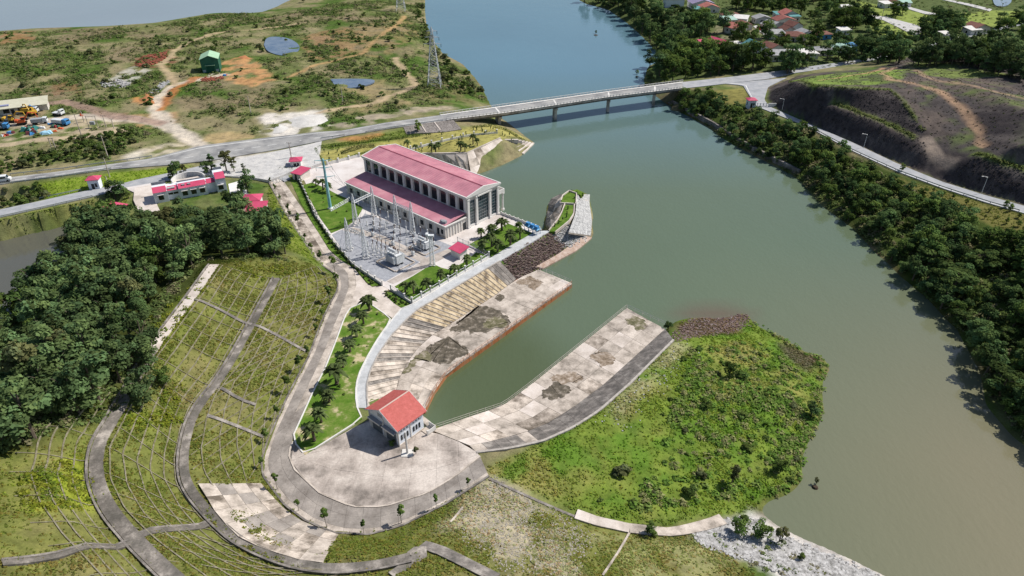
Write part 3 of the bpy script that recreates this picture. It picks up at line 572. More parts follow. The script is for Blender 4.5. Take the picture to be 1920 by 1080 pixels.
panels(pl_l, [*TOE_L, P(1010,505,1.5)], PLAT_LW, 11, [0, .36, .7, 1], .25, .06, None, dz=-.02, pick=lambda i, r: random.choice([STAIN, CONC, CONC, CONC, CONCP]))
def stain(parent, zpts, z, m, s0=(640, 360), k=3):
    q = [P(s0[0]+x/k, s0[1]+y/k, z)[:2] for x, y in zpts]; q = smooth_line(np.array(q+q[:1]), 3)[:-1]; q = resample(np.vstack([q, q[:1]]), 220)[:-1]; q = q+np.stack([(fbm(q[:, 0], q[:, 1], 3.0, 5, 5, .7)-.5)*4.2, (fbm(q[:, 0], q[:, 1], 3.0, 6, 5, .7)-.5)*4.2], 1)
    MB().prism([tuple(p) for p in q], z-.01, z+.022).build('stain', m, parent)
WET = mat('stain_wet_dark', [(.06, .052, .038), (.12, .10, .072), (.36, .31, .26)], .7, .6, .3, fine=.3, ramp=(.34, .7), detail=9); ALG = mat('stain_algae', [(.085, .085, .04), (.17, .155, .09), (.38, .33, .27)], .6, .8, fine=.3); DRYM = mat('stain_brown', [(.15, .11, .075), (.28, .22, .165), (.46, .39, .33)], .7, .9, fine=.3)
stain(pl_l, [(600,770),(680,715),(760,655),(840,632),(880,672),(945,715),(948,750),(870,770),(780,792),(700,775),(640,795)], 1.5, WET); stain(pl_l, [(800,740),(850,705),(930,715),(940,745),(870,765),(810,765)], 1.51, ALG)
stain(pl_l, [(420,930),(470,880),(540,835),(610,815),(650,850),(725,862),(720,905),(670,915),(625,962),(560,975),(500,945)], 1.5, WET); stain(pl_l, [(345,1020),(400,945),(450,905),(490,915),(520,965),(440,955),(390,1000)], 1.505, ALG); stain(pl_l, [(985,505),(1050,470),(1105,480),(1135,530),(1095,555),(1060,520)], 1.5, DRYM); stain(pl_l, [(870,590),(905,570),(925,590),(900,610)], 1.5, WET)
pin(pl_l)
pl_r = empty('basin_platform', PLAT_RW[3], kind='structure')
backing('platform_body', PLAT_RW, TOE_R, RUST, -.24, pl_r, 40, 4.0)
panels(pl_r, PLAT_RW, TOE_R, 14, [0, .34, .68, 1], .25, .06, None, dz=-.0, pick=lambda i, r: random.choice([STAIN, CONC, CONC, CONC, CONCP]))
stain(pl_r, [(1110,70),(1140,15),(1200,-10),(1295,20),(1285,55),(1220,80),(1150,72)], 1.53, WET, (640, 720)); stain(pl_r, [(1385,915),(1450,888),(1535,928),(1520,970),(1440,978)], 1.53, DRYM); stain(pl_r, [(1180,1050),(1260,1005),(1355,1025),(1330,1070),(1210,1085)], 1.53, DRYM); stain(pl_r, [(1600,720),(1650,690),(1710,740),(1690,790),(1640,760)], 1.53, ALG)
backing('joint_bed', TOE_R, TOP_R, CONCD, -.2, pl_r)
panels(pl_r, TOE_R, TOP_R, 24, 1, .15, .07, None, pick=lambda i, r: CONCD if i > 4 else random.choice([CONC, CONCD]))  # darker concrete paints in the shade of the slope facing away from the sun
wall(resample(TOP_R, step=2), .5, -.3, .12, 'coping', RIM, pl_r); pin(pl_r)
dr = empty('dam_road', DAM_OUT[10], kind='structure')
backing('joint_bed', DAM_OUT, DAM_IN, CONCD, -.1, dr, 160)
panels(dr, DAM_OUT, DAM_IN, 62, [0, .2, .62, 1], .12, .03, None, name='slab', dz=-.02, jz=.008, pick=lambda i, r: (CONC, LANE if i > 20 else STAIN, CONC if i < 42 else LANE)[r])
wall(resample(DAM_OUT, step=2), .35, -.5, .25, 'kerb', CONCD, dr); pin(dr)
PLZ = mat('plaza_concrete', [(.20, .175, .155), (.42, .365, .325), (.60, .535, .48)], .16, .9, .1, rnd=.06, fine=.25, ramp=(.34, .62), detail=9)
pz = empty('plaza', P(760,880,6), kind='structure')
pa = PL([(550,828),(540,850),(552,880),(600,925),(660,950),(720,950),(800,925),(850,895),(900,855)], 6); pb = PL([(560,842),(572,855),(630,820),(697,783),(740,800),(790,806),(830,815),(860,828),(893,847)], 6)
backing('joint_bed', pa, pb, CONCD, -.06, pz, 60); panels(pz, pa, pb, 9, [0, .34, .68, 1], .12, .03, [PLZ], name='slab', jz=.008, dz=.01)
wall(resample(pa, step=2), .3, -.2, .1, 'kerb', CONC, pz); pin(pz)
# ---------------------------------------------------------------- berm paths and rib grid of the dam slope
def drape(line, dz): q = np.array(line, float).copy(); q[:, 2] = H(q[:, 0], q[:, 1])+dz; return q
BPATH = mat('berm_concrete', [(.13, .12, .105), (.20, .18, .16), (.40, .36, .32)], .3, .9, .1, fine=.35, rnd=.2, ramp=(.4, .66), detail=9)
for bl, wd, nseg in ((BERM1_D, 1.5, 16), (BERM2_D, 2.1, 14)):
    bp = empty('berm_path', bl[3], kind='structure'); c = resample(smooth_line(bl, 2), nseg*4+1)
    for k in range(nseg):
        s = c[4*k:4*k+5]; a, b = drape(offs(c, wd/2)[4*k:4*k+5], .25), drape(offs(c, -wd/2)[4*k:4*k+5], .25); z = .5*(a[:, 2]+b[:, 2]); a[:, 2] = z; b[:, 2] = z
        ribbon('slab', a, b, CONCP if (nseg == 14 and k < 5) else BPATH, .02, .6, 5, bp)
    e = drape(offs(c, -wd/2-.3), .25); wall(e, .3, -.6, .25, 'gutter', CONCD, bp); pin(bp)
rg = empty('slope_rib_grid', P(560,800,8), kind='structure')
RIB = mat('slope_rib', [(.17, .155, .09), (.33, .30, .23)], .9, .95, .05, fine=.3)
def between(A, B, t, n=40): return lerp(resample(A, n), resample(B, n), t)
d_out = DAM_OUT[5:20]; b1 = resample(BERM1_D, 40); b2 = resample(BERM2_D, 40)
OUT2 = PL([(300,440),(220,560),(130,680),(60,760),(20,830),(10,900),(30,960),(70,1020),(130,1080),(200,1130)], 24)
def ribs(A, B, ts, ncross, c0=0.0, c1=1.0):
    A = resample(A, 61); B = resample(B, 61); i0, i1 = int(60*c0), int(60*c1)
    for t in ts:
        q = drape(lerp(A, B, t)[i0:i1+1], .12)
        for k in range(0, len(q)-1, 4): wall(q[k:k+5], .16, -.3, .09, 'rib', RIB, rg)
    for k in np.linspace(i0, i1, ncross):
        k = int(k); q = drape(np.array([lerp(A[k], B[k], t) for t in np.linspace(.06, .94, 7)]), .12); wall(q, .10, -.3, .06, 'rib', RIB, rg)
ribs(DAM_OUT[5:19], BERM1_D, (.14, .28, .43, .57, .72, .86), 20, .02, .7); ribs(BERM1_D, BERM2_D, (.14, .28, .43, .57, .72, .86), 20); ribs(BERM2_D[2:], OUT2[1:], (.14, .28, .42, .56, .7), 10, .3, 1)
def gutter(px, wd=.7, m=CONCD):
    q = resample(GL(px, .1), step=2.0); q[:, 2] = H(q[:, 0], q[:, 1])+.1; wall(q, wd, -.3, .16, 'cross_gutter', m, rg)
for px in ([(365,562),(420,585),(475,610),(530,635),(575,660)], [(390,780),(440,798),(494,820)], [(405,725),(450,750),(480,760)]): gutter(px)
for px in ([(5,1056),(120,1040),(240,1020)], [(262,1006),(330,993),(395,981)]): gutter(px, 1.3, BPATH); gutter([(u, v-6) for u, v in px], .4)
gutter([(1180,1000),(1160,1035),(1130,1080)], .35, CONC); gutter([(868,952),(845,980)], .35, CONC)
pin(rg)
# paved chute where the slope meets the ring road
ch = empty('paved_chute', G(480, 960), kind='structure')
ca = chA+[0, 0, .2]; cb = chB+[0, 0, .2]
panels(ch, ca, cb, 8, 4, .35, .05, [CONC, LANE, STAIN, STAIN]); pin(ch)
# lower stair and drain of the dam toe
dn = empty('toe_drain', G(1150, 985), kind='structure')
for px, m in (([(792,1022),(830,1035),(870,1055),(930,1085)], CONCD), ([(1080,966),(1120,980),(1180,993)], CONCP), ([(1180,993),(1260,1000),(1330,985),(1355,975)], CONC)):
    c = resample(GL(px), 9)
    for k in range(4):
        a = drape(offs(c, 1.1)[2*k:2*k+3], .3); b = drape(offs(c, -1.1)[2*k:2*k+3], .3); ribbon('slab', a, b, m, .02, .6, 3, dn)
c = resample(GL([(917,898),(960,918),(1000,936),(1050,958),(1085,972)]), 20); wall(drape(c, .05), .5, -.3, .12, 'gutter', CONCD, dn); pin(dn)
c = resample(GL([(770,1042),(790,1028),(795,1040),(760,1062),(735,1080)]), 8); wall(drape(c, .1), 1.6, -.3, .1, 'berm_path', BPATH)['kind'] = 'structure'
# ---------------------------------------------------------------- shared finishes of buildings
WHITE = mat('wall_white', [(.66, .64, .61), (.76, .74, .71)], .5, .8, .2, fine=.06)
CREAM = mat('wall_cream', [(.60, .55, .50), (.72, .67, .61)], .4, .8, .2, fine=.08)
BLUEW = mat('wall_bluish', [(.68, .72, .78), (.76, .80, .86)], .4, .8, .2, fine=.05)
GLASS = mat('glass_dark', [(.006, .012, .016), (.014, .026, .032)], .4, .12, .6)
GLASST = mat('glass_teal', [(.008, .022, .028), (.02, .06, .07)], .5, .1, .6)
FRAME = mat('frame_dark', (.03, .035, .04), rough=.5)
PINK = mat('roof_pink', [(.43, .185, .23), (.53, .225, .275), (.59, .29, .33)], .18, .55, .35, fine=.06)
MAROON = mat('roof_maroon', [(.30, .065, .10), (.36, .085, .125)], .3, .55, .35, fine=.06)
CERISE = mat('roof_cerise', [(.50, .06, .13), (.58, .085, .165)], .5, .6, .3, fine=.08)
REDT = mat('roof_red_tile', [(.44, .10, .085), (.53, .135, .12)], 1.2, .7, .25, fine=.16, bump=.02, bscale=8)
STEEL = mat('galvanised', [(.42, .44, .46), (.58, .60, .62)], 1.5, .5, .5, metal=.3, obj=True)
DSTEEL = mat('steel_dark', (.08, .085, .09), rough=.5)
GREYM = mat('metal_grey', (.33, .35, .37), rough=.5, spec=.4)
BROWN = mat('insulator_brown', (.09, .045, .03), rough=.35, spec=.5)
TRW = mat('transformer_white', [(.60, .62, .63), (.70, .72, .73)], 1.0, .45, .4)
BLUE = mat('paint_blue', [(.04, .19, .46), (.09, .32, .62)], 1.1, .5, .4)
ORANGE = mat('paint_orange', (.55, .10, .03), rough=.5, spec=.4); YELLOW = mat('paint_yellow', (.58, .36, .04), rough=.5, spec=.4)
DARK = mat('rubber_dark', (.02, .02, .02), rough=.8)
GREEN_R = mat('sheet_green_pale', [(.32, .52, .33), (.40, .60, .40)], .4, .5, .4); GREEN_W = mat('sheet_green', [(.015, .10, .065), (.025, .14, .09)], .4, .6, .3)
def wpart(name, mb, m, parent, **k): return mb.build(name, m, parent, **k)
# ---------------------------------------------------------------- powerhouse
PHA = math.atan2(-.667, .745)
ph = empty('powerhouse', (-13.6, 189.4, 5.95), PHA, 'long white powerhouse with pink ridged roof and lower maroon-roofed annex', 'building')
LEN, WID, AW, HH, AH = 49.0, 13.8, 9.2, 10.5, 4.2
wpart('hall_wall', MB().box(-LEN, 0, 0, WID, -.5, HH-.4), CREAM, ph)
wpart('cornice', MB().box(-LEN-.55, .55, -.55, WID+.55, HH-.75, HH-.35).box(-LEN-.7, .7, -.7, WID+.7, HH-.35, HH-.05), WHITE, ph)
wpart('parapet', MB().box(-LEN-.7, .7, -.7, -.35, HH-.05, HH+.12).box(-LEN-.7, .7, WID+.35, WID+.7, HH-.05, HH+.12), WHITE, ph)
for x in (-LEN-.7, .35):
    wpart('gable_parapet', MB().add([(x, -.35, HH-.05), (x+.35, -.35, HH-.05), (x+.35, WID/2, HH-.05), (x, WID/2, HH-.05), (x, WID+.35, HH-.05), (x+.35, WID+.35, HH-.05), (x, -.35, HH+.2), (x+.35, -.35, HH+.2), (x, WID/2, HH+1.5), (x+.35, WID/2, HH+1.5), (x, WID+.35, HH+.2), (x+.35, WID+.35, HH+.2)],
      [(0, 3, 8, 6), (3, 4, 10, 8), (1, 7, 9, 2), (2, 9, 11, 5), (6, 8, 9, 7), (8, 10, 11, 9), (0, 6, 7, 1), (4, 5, 11, 10)]), WHITE, ph)
def roof_sheets(parent, x0, x1, ya, za, yb, zb, m, w_=1.02, name='roof_sheet', rib=.07):
    n = max(1, int(round((x1-x0)/w_))); dx = (x1-x0)/n
    me = None
    for i in range(n):
        if me is None:
            mb = MB().add([(0, ya, za), (dx, ya, za), (dx, yb, zb), (0, yb, zb), (0, ya, za-.08), (dx, ya, za-.08), (dx, yb, zb-.08), (0, yb, zb-.08)], [(0, 1, 2, 3), (7, 6, 5, 4), (0, 4, 5, 1), (2, 6, 7, 3), (1, 5, 6, 2), (3, 7, 4, 0)])
            mb.add([(0, ya, za), (.1, ya, za), (.1, yb, zb), (0, yb, zb), (0, ya, za+rib), (.1, ya, za+rib), (.1, yb, zb+rib), (0, yb, zb+rib)], [(4, 5, 6, 7), (0, 4, 7, 3), (1, 2, 6, 5), (0, 1, 5, 4), (3, 7, 6, 2)])
            o = mb.build(name, m, parent, loc=(x0, 0, 0)); me = o.data
        else: link(name, me, None, parent, (x0+i*dx, 0, 0))
rf = empty('roof', (0, 0, 0)); rf.parent = ph
roof_sheets(rf, -LEN-.3, .3, -.3, HH-.0, WID/2, HH+1.3, PINK); roof_sheets(rf, -LEN-.3, .3, WID+.3, HH-.0, WID/2, HH+1.3, PINK)
wpart('ridge_cap', MB().add([(-LEN-.3, WID/2-.3, HH+1.30), (-LEN-.3, WID/2, HH+1.45), (-LEN-.3, WID/2+.3, HH+1.30), (.3, WID/2-.3, HH+1.30), (.3, WID/2, HH+1.45), (.3, WID/2+.3, HH+1.30)], [(0, 3, 4, 1), (1, 4, 5, 2), (0, 1, 2), (3, 5, 4)]), MAROON, rf)
NB = 12; BW = LEN/NB
def window(parent, x, y, z0, z1, w_, face, glass=GLASS, nv=2, nh=4, t=.06, name='window', fm=None):
    """face: 'y-' or 'x+' , centred at x (along the wall); the pane sits 0.12 in front of the wall with mullions"""
    wn = empty(name, (0, 0, 0)); wn.parent = parent
    def B(a0, a1, d0, d1, zz0, zz1):
        return MB().box(a0, a1, y-d1, y-d0, zz0, zz1) if face == 'y-' else MB().box(y+d0, y+d1, a0, a1, zz0, zz1) if face == 'x+' else MB().box(a0, a1, y+d0, y+d1, zz0, zz1) if face == 'y+' else MB().box(y-d1, y-d0, a0, a1, zz0, zz1)
    x0, x1 = x-w_/2, x+w_/2
    B(x0, x1, -.1, .03, z0, z1).build('pane', glass, wn)
    fr = MB()
    for k in range(nv+1): xx = lerp(x0, x1, k/nv); b = B(xx-t/2, xx+t/2, .0, .08, z0, z1); fr.add(b.v, b.f)
    for k in range(nh+1): zz = lerp(z0, z1, k/nh); b = B(x0, x1, .0, .075, zz-t/2, zz+t/2); fr.add(b.v, b.f)
    fr.build('frame', fm or FRAME, wn); return wn
for i in range(NB+1):
    x = -LEN+i*BW; x = min(max(x, -LEN+.55), -.55)
    for yy, s in ((0, -1), (WID, 1)):
        wpart('pilaster', MB().box(x-.5, x+.5, min(yy, yy+s*.35), max(yy, yy+s*.35), .0 if s > 0 else AH+.9, HH-.76).box(x-.62, x+.62, min(yy, yy+s*.45), max(yy, yy+s*.45), HH-1.25, HH-1.0), WHITE, ph)
for i in range(NB): window(ph, -LEN+(i+.5)*BW, 0, AH+1.25, HH-1.3, 2.2, 'y-', GLASST if i in (0, 1) else GLASS, 2, 3)
wpart('string_course', MB().box(-LEN, 0, -.18, 0, AH+.95, AH+1.2), WHITE, ph)
wpart('end_wall_base', MB().box(0, .25, .0, WID, -.3, .7), WHITE, ph)
ys_ = [0, 3.7, 9.9, WID]
for k, (a, b) in enumerate(((.95, 3.3), (4.6, 9.2), (10.5, 12.9))):
    window(ph, (a+b)/2, .0, .75, HH-1.9 if k != 1 else HH-1.3, b-a, 'x+', GLASST, 3 if k != 1 else 5, 8, fm=GREYM)
for y in (.35, 3.95, 9.85, WID-.35): wpart('pilaster', MB().box(0, .5, y-.42, y+.42, -.3, HH-.76).box(0, .62, y-.55, y+.55, HH-1.25, HH-.95).box(0, .65, y-.55, y+.55, -.3, .5), WHITE, ph)
wpart('pediment', MB().box(.5, .75, 4.2, 9.6, HH-1.2, HH-.76), WHITE, ph)
# annex
an = empty('annex', (0, 0, 0)); an.parent = ph
wpart('annex_wall', MB().box(-LEN+1.0, 0, -AW, -.002, -.5, AH-.3), CREAM, an)
wpart('annex_eave', MB().box(-LEN+.6, .4, -AW-.4, -AW+.35, AH-.3, AH+.02).box(-.02, .4, -AW+.35, -.7, AH-.3, AH+.02).box(-LEN+.6, -LEN+1.0, -AW+.35, -.7, AH-.3, AH+.02), WHITE, an)
wpart('annex_base', MB().box(-LEN+.9, .1, -AW-.12, -AW, -.3, .6), CONC, an)
roof_sheets(an, -LEN+.7, 0.0, -AW+.0, AH+.1, -.4, AH+1.05, PINK, 4.02, rib=.05)
wpart('roof_hatch', MB().box(-2.4, -1.0, -AW+.6, -AW+1.8, AH+.2, AH+.85).tube([(-2.9, -AW+1.1, AH+.5), (-.6, -AW+1.1, AH+.55)], .42, 8), GREYM, an)
for i in range(12):
    x = -LEN+1.6+i*3.9
    wpart('annex_pilaster', MB().box(x-.25, x+.25, -AW-.14, -AW, -.3, AH-.31), WHITE, an)
    if i in (3, 8): wpart('door', MB().box(x+1.3, x+2.7, -AW-.05, -AW, -.1, 2.5), FRAME, an)
    elif i == 11: continue
    else:
        window(an, x+1.95, -AW, 1.2, 2.9, 1.3, 'y-', GLASS, 2, 2); wpart('window_hood', MB().box(x+1.1, x+2.8, -AW-.28, -AW, 3.02, 3.2), WHITE, an)
for xx in (-3.1, -1.4): window(an, xx, -AW, .2 if xx < -2 else 1.2, 2.6, .85, 'y-', GLASS, 1, 3)
for k in range(6): wpart('annex_fin', MB().box(.0, .16, -AW+.7+k*1.15, -AW+.95+k*1.15, 0, AH-.31), WHITE, an)
wpart('side_door', MB().box(0, .08, -1.9, -.7, 0, 2.4), FRAME, an)
# river-side porch
po = empty('porch', (0, 0, 0)); po.parent = ph
wpart('porch_slab', MB().box(-12, -.5, WID+.4, WID+3.6, 6.0, 6.5), WHITE, po); wpart('porch_parapet', MB().box(-12, -.5, WID+3.4, WID+3.6, 6.5, 7.3).box(-.7, -.5, WID+.4, WID+3.4, 6.5, 7.3).box(-12, -11.8, WID+.4, WID+3.4, 6.5, 7.3), WHITE, po)
for x in (-11.5, -8.7, -5.9, -3.1, -.95): wpart('column', MB().cone(x, WID+3.2, -.3, 5.6, .34, .3, 10).box(x-.45, x+.45, WID+2.75, WID+3.65, 5.55, 6.0).box(x-.45, x+.45, WID+2.75, WID+3.65, -.3, .4), WHITE, po)
for x in (-10.1, -7.3, -4.5, -2.0):
    a = MB()
    for k in range(8):
        t0, t1 = math.pi*k/8, math.pi*(k+1)/8; r = 1.1
        a.add([(x+r*math.cos(t0), WID+3.0, 4.4+r*math.sin(t0)), (x+r*math.cos(t1), WID+3.0, 4.4+r*math.sin(t1)), (x+r*math.cos(t1), WID+3.0, 6.0), (x+r*math.cos(t0), WID+3.0, 6.0), (x+r*math.cos(t0), WID+3.4, 4.4+r*math.sin(t0)), (x+r*math.cos(t1), WID+3.4, 4.4+r*math.sin(t1)), (x+r*math.cos(t1), WID+3.4, 6.0), (x+r*math.cos(t0), WID+3.4, 6.0)], [(0, 1, 2, 3), (7, 6, 5, 4), (0, 4, 5, 1)])
    wpart('arch', a, WHITE, po)
# tailrace quay under the river side
q = [(-41, 231.7), (-4.2, 199.9), (9.2, 188.8), (8.0, 188.2), (-4.8, 199.2), (-41.3, 231.2)]
MB().prism(q, -2.5, 5.94).build('quay_wall', CONC)['kind'] = 'structure'
qr = empty('quay_parapet', (2, 194, 5.95), label='low white parapet on the quay beside the powerhouse', cat='parapet')
for k in range(9):
    t0, t1 = k/9, (k+1)/9; a = lerp(np.array([-3.4, 199.0]), np.array([8.6, 188.7]), t0); b = lerp(np.array([-3.4, 199.0]), np.array([8.6, 188.7]), t1)
    wall([(*a, 5.95), (*b, 5.95)], .22, -.02, .75, 'parapet_wall', WHITE, qr); MB().box(a[0]-.2, a[0]+.2, a[1]-.2, a[1]+.2, 5.95, 6.95).build('post', WHITE, qr)
pin(qr)
# ---------------------------------------------------------------- valve house over the outlet
vh = empty('valve_house', (-22.95, 102.65, 5.98), math.atan2(-.652, .757), 'white two-door valve house with red gable roof at the basin head', 'house')
wpart('wall', MB().extr([(-4.3, -1.5), (4.3, -1.5), (4.3, 4.55), (0, 6.75), (-4.3, 4.55)], -3.2, 3.2), BLUEW, vh)
wpart('plinth', MB().box(4.3, 4.42, -3.2, 3.25, -3.5, .4), CONC, vh)
for s in (-1, 1): wpart('roof_slope', MB().add([(0, -3.85, 7.2), (0, 3.85, 7.2), (s*4.85, 3.85, 4.72), (s*4.85, -3.85, 4.72), (0, -3.85, 6.98), (0, 3.85, 6.98), (s*4.85, 3.85, 4.5), (s*4.85, -3.85, 4.5)], [(0, 1, 2, 3), (7, 6, 5, 4), (0, 3, 7, 4), (1, 5, 6, 2), (2, 6, 7, 3)]), REDT, vh)
wpart('ridge_tile', MB().tube([(0, -3.9, 7.2), (0, 3.9, 7.2)], .14, 6), mat('ridge_pale', (.62, .48, .42)), vh)
for y in (-3.86, 3.8): wpart('barge_board', MB().bar((0, y, 7.12), (4.9, y, 4.6), .16).bar((0, y, 7.12), (-4.9, y, 4.6), .16), WHITE, vh)
for x in (-2.15, 2.05):
    d = wpart('roller_door', MB().box(x-1.45, x+1.45, -3.26, -3.19, .0, 3.0), mat('door_grey', [(.10, .12, .135), (.14, .16, .18)], 2, .5, .3, stretch=(.1, .1, 8)), vh)
    wpart('canopy', MB().box(x-1.8, x+1.8, -4.05, -3.2, 3.2, 3.36), GREYM, vh); wpart('canopy_fascia', MB().box(x-1.86, x+1.86, -4.12, -4.05, 3.1, 3.42), WHITE, vh)
    wpart('door_jamb', MB().box(x-1.75, x-1.45, -3.3, -3.2, 0, 3.1), WHITE, vh)
for x in (-4.25, 0, 4.25): wpart('pier', MB().box(x-.18, x+.18, -3.32, -3.2, 0, 4.4), WHITE, vh)
for k, y in enumerate((-2.5, -1.75, -1.0, .6, 1.35, 2.1)):
    window(vh, y, 4.3, 1.3, 2.5, .34, 'x+', GLASS, 1, 3, .05); wpart('vent', MB().tube([(4.28, y, 3.55), (4.36, y, 3.55)], .16, 8), FRAME, vh)
wpart('side_pier', MB().box(4.3, 4.42, -.28, -.04, -.4, 4.4), WHITE, vh); wpart('gable_louvre', MB().box(-1.6, -.2, -3.25, -3.2, 4.5, 5.3), GREYM, vh)
bl = empty('stair_balcony', (0, 0, 0)); bl.parent = vh
wpart('landing', MB().box(4.3, 6.3, 2.4, 4.6, .0, .18), CONC, bl); wpart('balustrade', MB().box(6.18, 6.3, 2.4, 4.6, .18, 1.15).box(4.3, 6.18, 4.48, 4.6, .18, 1.15).box(6.0, 6.3, 2.3, 2.55, -2.5, 1.3), WHITE, bl)
for k in range(7): wpart('step', MB().box(4.5, 5.9, 2.4-.3*(k+1), 2.4-.3*k, -.2*(k+1)-.15, -.2*(k+1)), CONC, bl)
# outlet head wall below the house
wall(resample(PL([(741,742,6),(760,762,6),(800,790,6),(812,803,6)]), 8), 1.2, -8, -.05, 'outlet_headwall', CONC)['kind'] = 'structure'
lp = P(764, 850, 6); q = empty('concrete_pole', lp, label='pale concrete pole on a square pad beside the valve house', cat='pole')
wpart('shaft', MB().tube([(0, 0, 0), (0, 0, 5.6)], [.24, .17], 8), CONCW, q); wpart('pad', MB().box(-1.1, 1.1, -1, 1, -.1, .15), CONCW, q)
# ---------------------------------------------------------------- bridge
br = empty('bridge', BR_L[2], label='long grey concrete road bridge on wall piers across the river', cat='bridge')
nb = 40; U = resample(BR_U, nb); Lr = resample(BR_L, nb)
ribbon('deck', U, Lr, ASPH, .06, .5, nb, br)
def strip(name, a, b, m, dz, th): return ribbon(name, U, Lr, m, dz, th, nb, br, a=a, b=b)
strip('footway', .0, .13, CONCW, .28, .4); strip('footway', .9, 1.0, CONCW, .28, .4); strip('edge_beam', -.02, .0, CONC, .35, .9); strip('edge_beam', 1.0, 1.03, CONC, .35, .9)
for a in (.12, .32, .55, .78): strip('girder', a-.02+.02, a+.08, CONCD, -.42, 1.25)
for side, line in (('a', U+(Lr-U)*-.01), ('b', U+(Lr-U)*1.015)):
    pts = resample(line, 74)
    for k in range(len(pts)): p = pts[k]; MB().box(p[0]-.11, p[0]+.11, p[1]-.11, p[1]+.11, p[2]+.3, p[2]+1.15).build('rail_post', CONCW, br)
    MB().tube(resample(line+[0, 0, 1.1], 20), .09, 4).build('handrail', CONCW, br); MB().tube(resample(line+[0, 0, .75], 20), .06, 4).build('handrail', CONCW, br)
for uu in (942, 1043, 1138, 1232):
    c = min(range(nb), key=lambda k: abs((960+FPX*Lr[k][0]/(CP*Lr[k][1]+SP*(CAMZ-Lr[k][2])))-uu)); a, b = U[c], Lr[c]; d = b-a; t = np.array([d[1], -d[0], 0])/np.hypot(d[0], d[1])
    MB().prism([tuple((a+t*.35)[:2]), tuple((b+t*.35)[:2]), tuple((b-t*.35)[:2]), tuple((a-t*.35)[:2])], float(a[2])+.0, float(a[2])+.075).build('expansion_joint', CONCW, br)
    pr = empty('pier', (0, 0, 0)); pr.parent = br
    a2, b2 = lerp(a, b, .08), lerp(a, b, .92); w1 = t*.75
    MB().prism([tuple((a2+w1)[:2]), tuple((b2+w1)[:2]), tuple((b2-w1)[:2]), tuple((a2-w1)[:2])], float(a[2])-2.5, float(a[2])-1.68).build('pier_cap', CONC, pr)
    a3, b3 = lerp(a, b, .22), lerp(a, b, .78); w1 = t*.6
    MB().prism([tuple((a3+w1)[:2]), tuple((b3+w1)[:2]), tuple((b3-w1)[:2]), tuple((a3-w1)[:2])], -3, float(a[2])-2.5).build('pier_wall', CONC, pr)
pin(br)
# bridge abutment cone of pitched stone
ab = empty('bridge_abutment', P(800,245,6), kind='structure')
A = PL([(756,239,7.3),(790,233,7.3),(828,228,7.3),(850,226,7.3)]); B = PL([(762,252,6.05),(800,250,6.05),(838,248,6.05),(866,243,6.05)])
STONE = mat('pitched_stone', [(.14, .125, .115), (.24, .215, .20), (.32, .29, .27)], 1.6, .95, .1, fine=.35, rnd=.12)
panels(ab, A, B, 9, 3, .4, .05, [STONE], name='stone_panel', dz=.25); pin(ab)
for t in (.35, .62): wall([lerp(A[0], A[-1], t)+[0, 0, .3], lerp(B[0], B[-1], t)+[0, 0, .3]], .5, -.3, .12, 'drain_chute', CONCP)['kind'] = 'structure'
# embankment of the garden side: concrete panels down to the tailrace
eb = empty('tailrace_bank', P(920,290,3), kind='structure')
A = PL([(792,289,6),(835,289,6),(876,288,6)]); B = PL([(800,312,0),(840,318,0),(880,330,0)]); backing('joint_bed', A, B, CONC, -.1, eb, 8); panels(eb, A, B, 4, 2, .2, .06, [CONC, STAIN, CONCP], dz=.15)
A = PL([(876,288,6),(905,273,6),(938,260,6)]); B = PL([(884,331,-.2),(930,313,-.2),(978,290,-.2)]); backing('joint_bed', A, B, CONC, -.1, eb, 8); panels(eb, A, B, 5, 3, .2, .06, [CONC, CONC, STAIN, CONCP], dz=.15)
for k in range(6): a = lerp(P(938,262,5.2), P(980,288,.3), k/5.0); b = lerp(P(972,262,4.6), P(1000,268,.3), k/5.0); wall([a, b], .9, -1.2, .15, 'stone_step', CONCP, eb)
wall(resample(PL([(792,288,6),(876,287,6),(938,259,6)]), 12), .5, -.3, .3, 'coping', CONCP, eb); pin(eb)
# spit: concrete face, lawns, paving
sp = empty('river_spit', P(1070,400,5), kind='structure')
A = PL([(1033,428,6),(1049,404,6),(1054,384,5.8),(1062,370,5.2)]); B = PL([(1021,422,-.3),(1026,392,-.3),(1029,376,-.3),(1050,365,-.3)]); backing('joint_bed', A, B, CONCD, .0, sp, 8); panels(sp, A, B, 5, 2, .2, .06, [CONCD, STAIN, CONC], dz=.3)
PAVE = mat('stone_paving', [(.25, .25, .255), (.40, .40, .40), (.52, .515, .51)], 1.3, .95, .05, fine=.4, rnd=.08)
A = PL([(1066,436,5.8),(1072,420,6.0),(1079,400,6.0),(1080,384,5.8),(1083,364,5)]); B = PL([(1108,442,.4),(1110,415,.4),(1105,378,.4),(1106,365,.4)]); backing('joint_bed', A, B, CONC, .05, sp, 10); panels(sp, A, B, 12, 6, .2, .05, [PAVE], name='paving_stone', dz=.12)
A = PL([(1005,500,1.2),(1045,478,1.2),(1095,442,1.4)]); B = PL([(1018,504,.25),(1082,470,.25),(1110,446,.25)]); ribbon('apron', resample(A, 8), resample(B, 8), mat('apron_rust', [(.36, .25, .19), (.52, .42, .36)], .8, .9, fine=.2), .15, 1.2, 8, sp); pin(sp)
slab('lawn', [(1034,428),(1030,434),(1040,434),(1065,414),(1074,400),(1075,385),(1060,384),(1054,400),(1046,415)], 6.2, LAWN, 1.0); slab('lawn', [(1052,380),(1056,368),(1066,360),(1080,363),(1079,381)], 5.9, LAWN, 1.2); slab('lawn', [(1074,357),(1082,355),(1095,361),(1090,366),(1080,362)], 5.2, LAWN, 1.2)
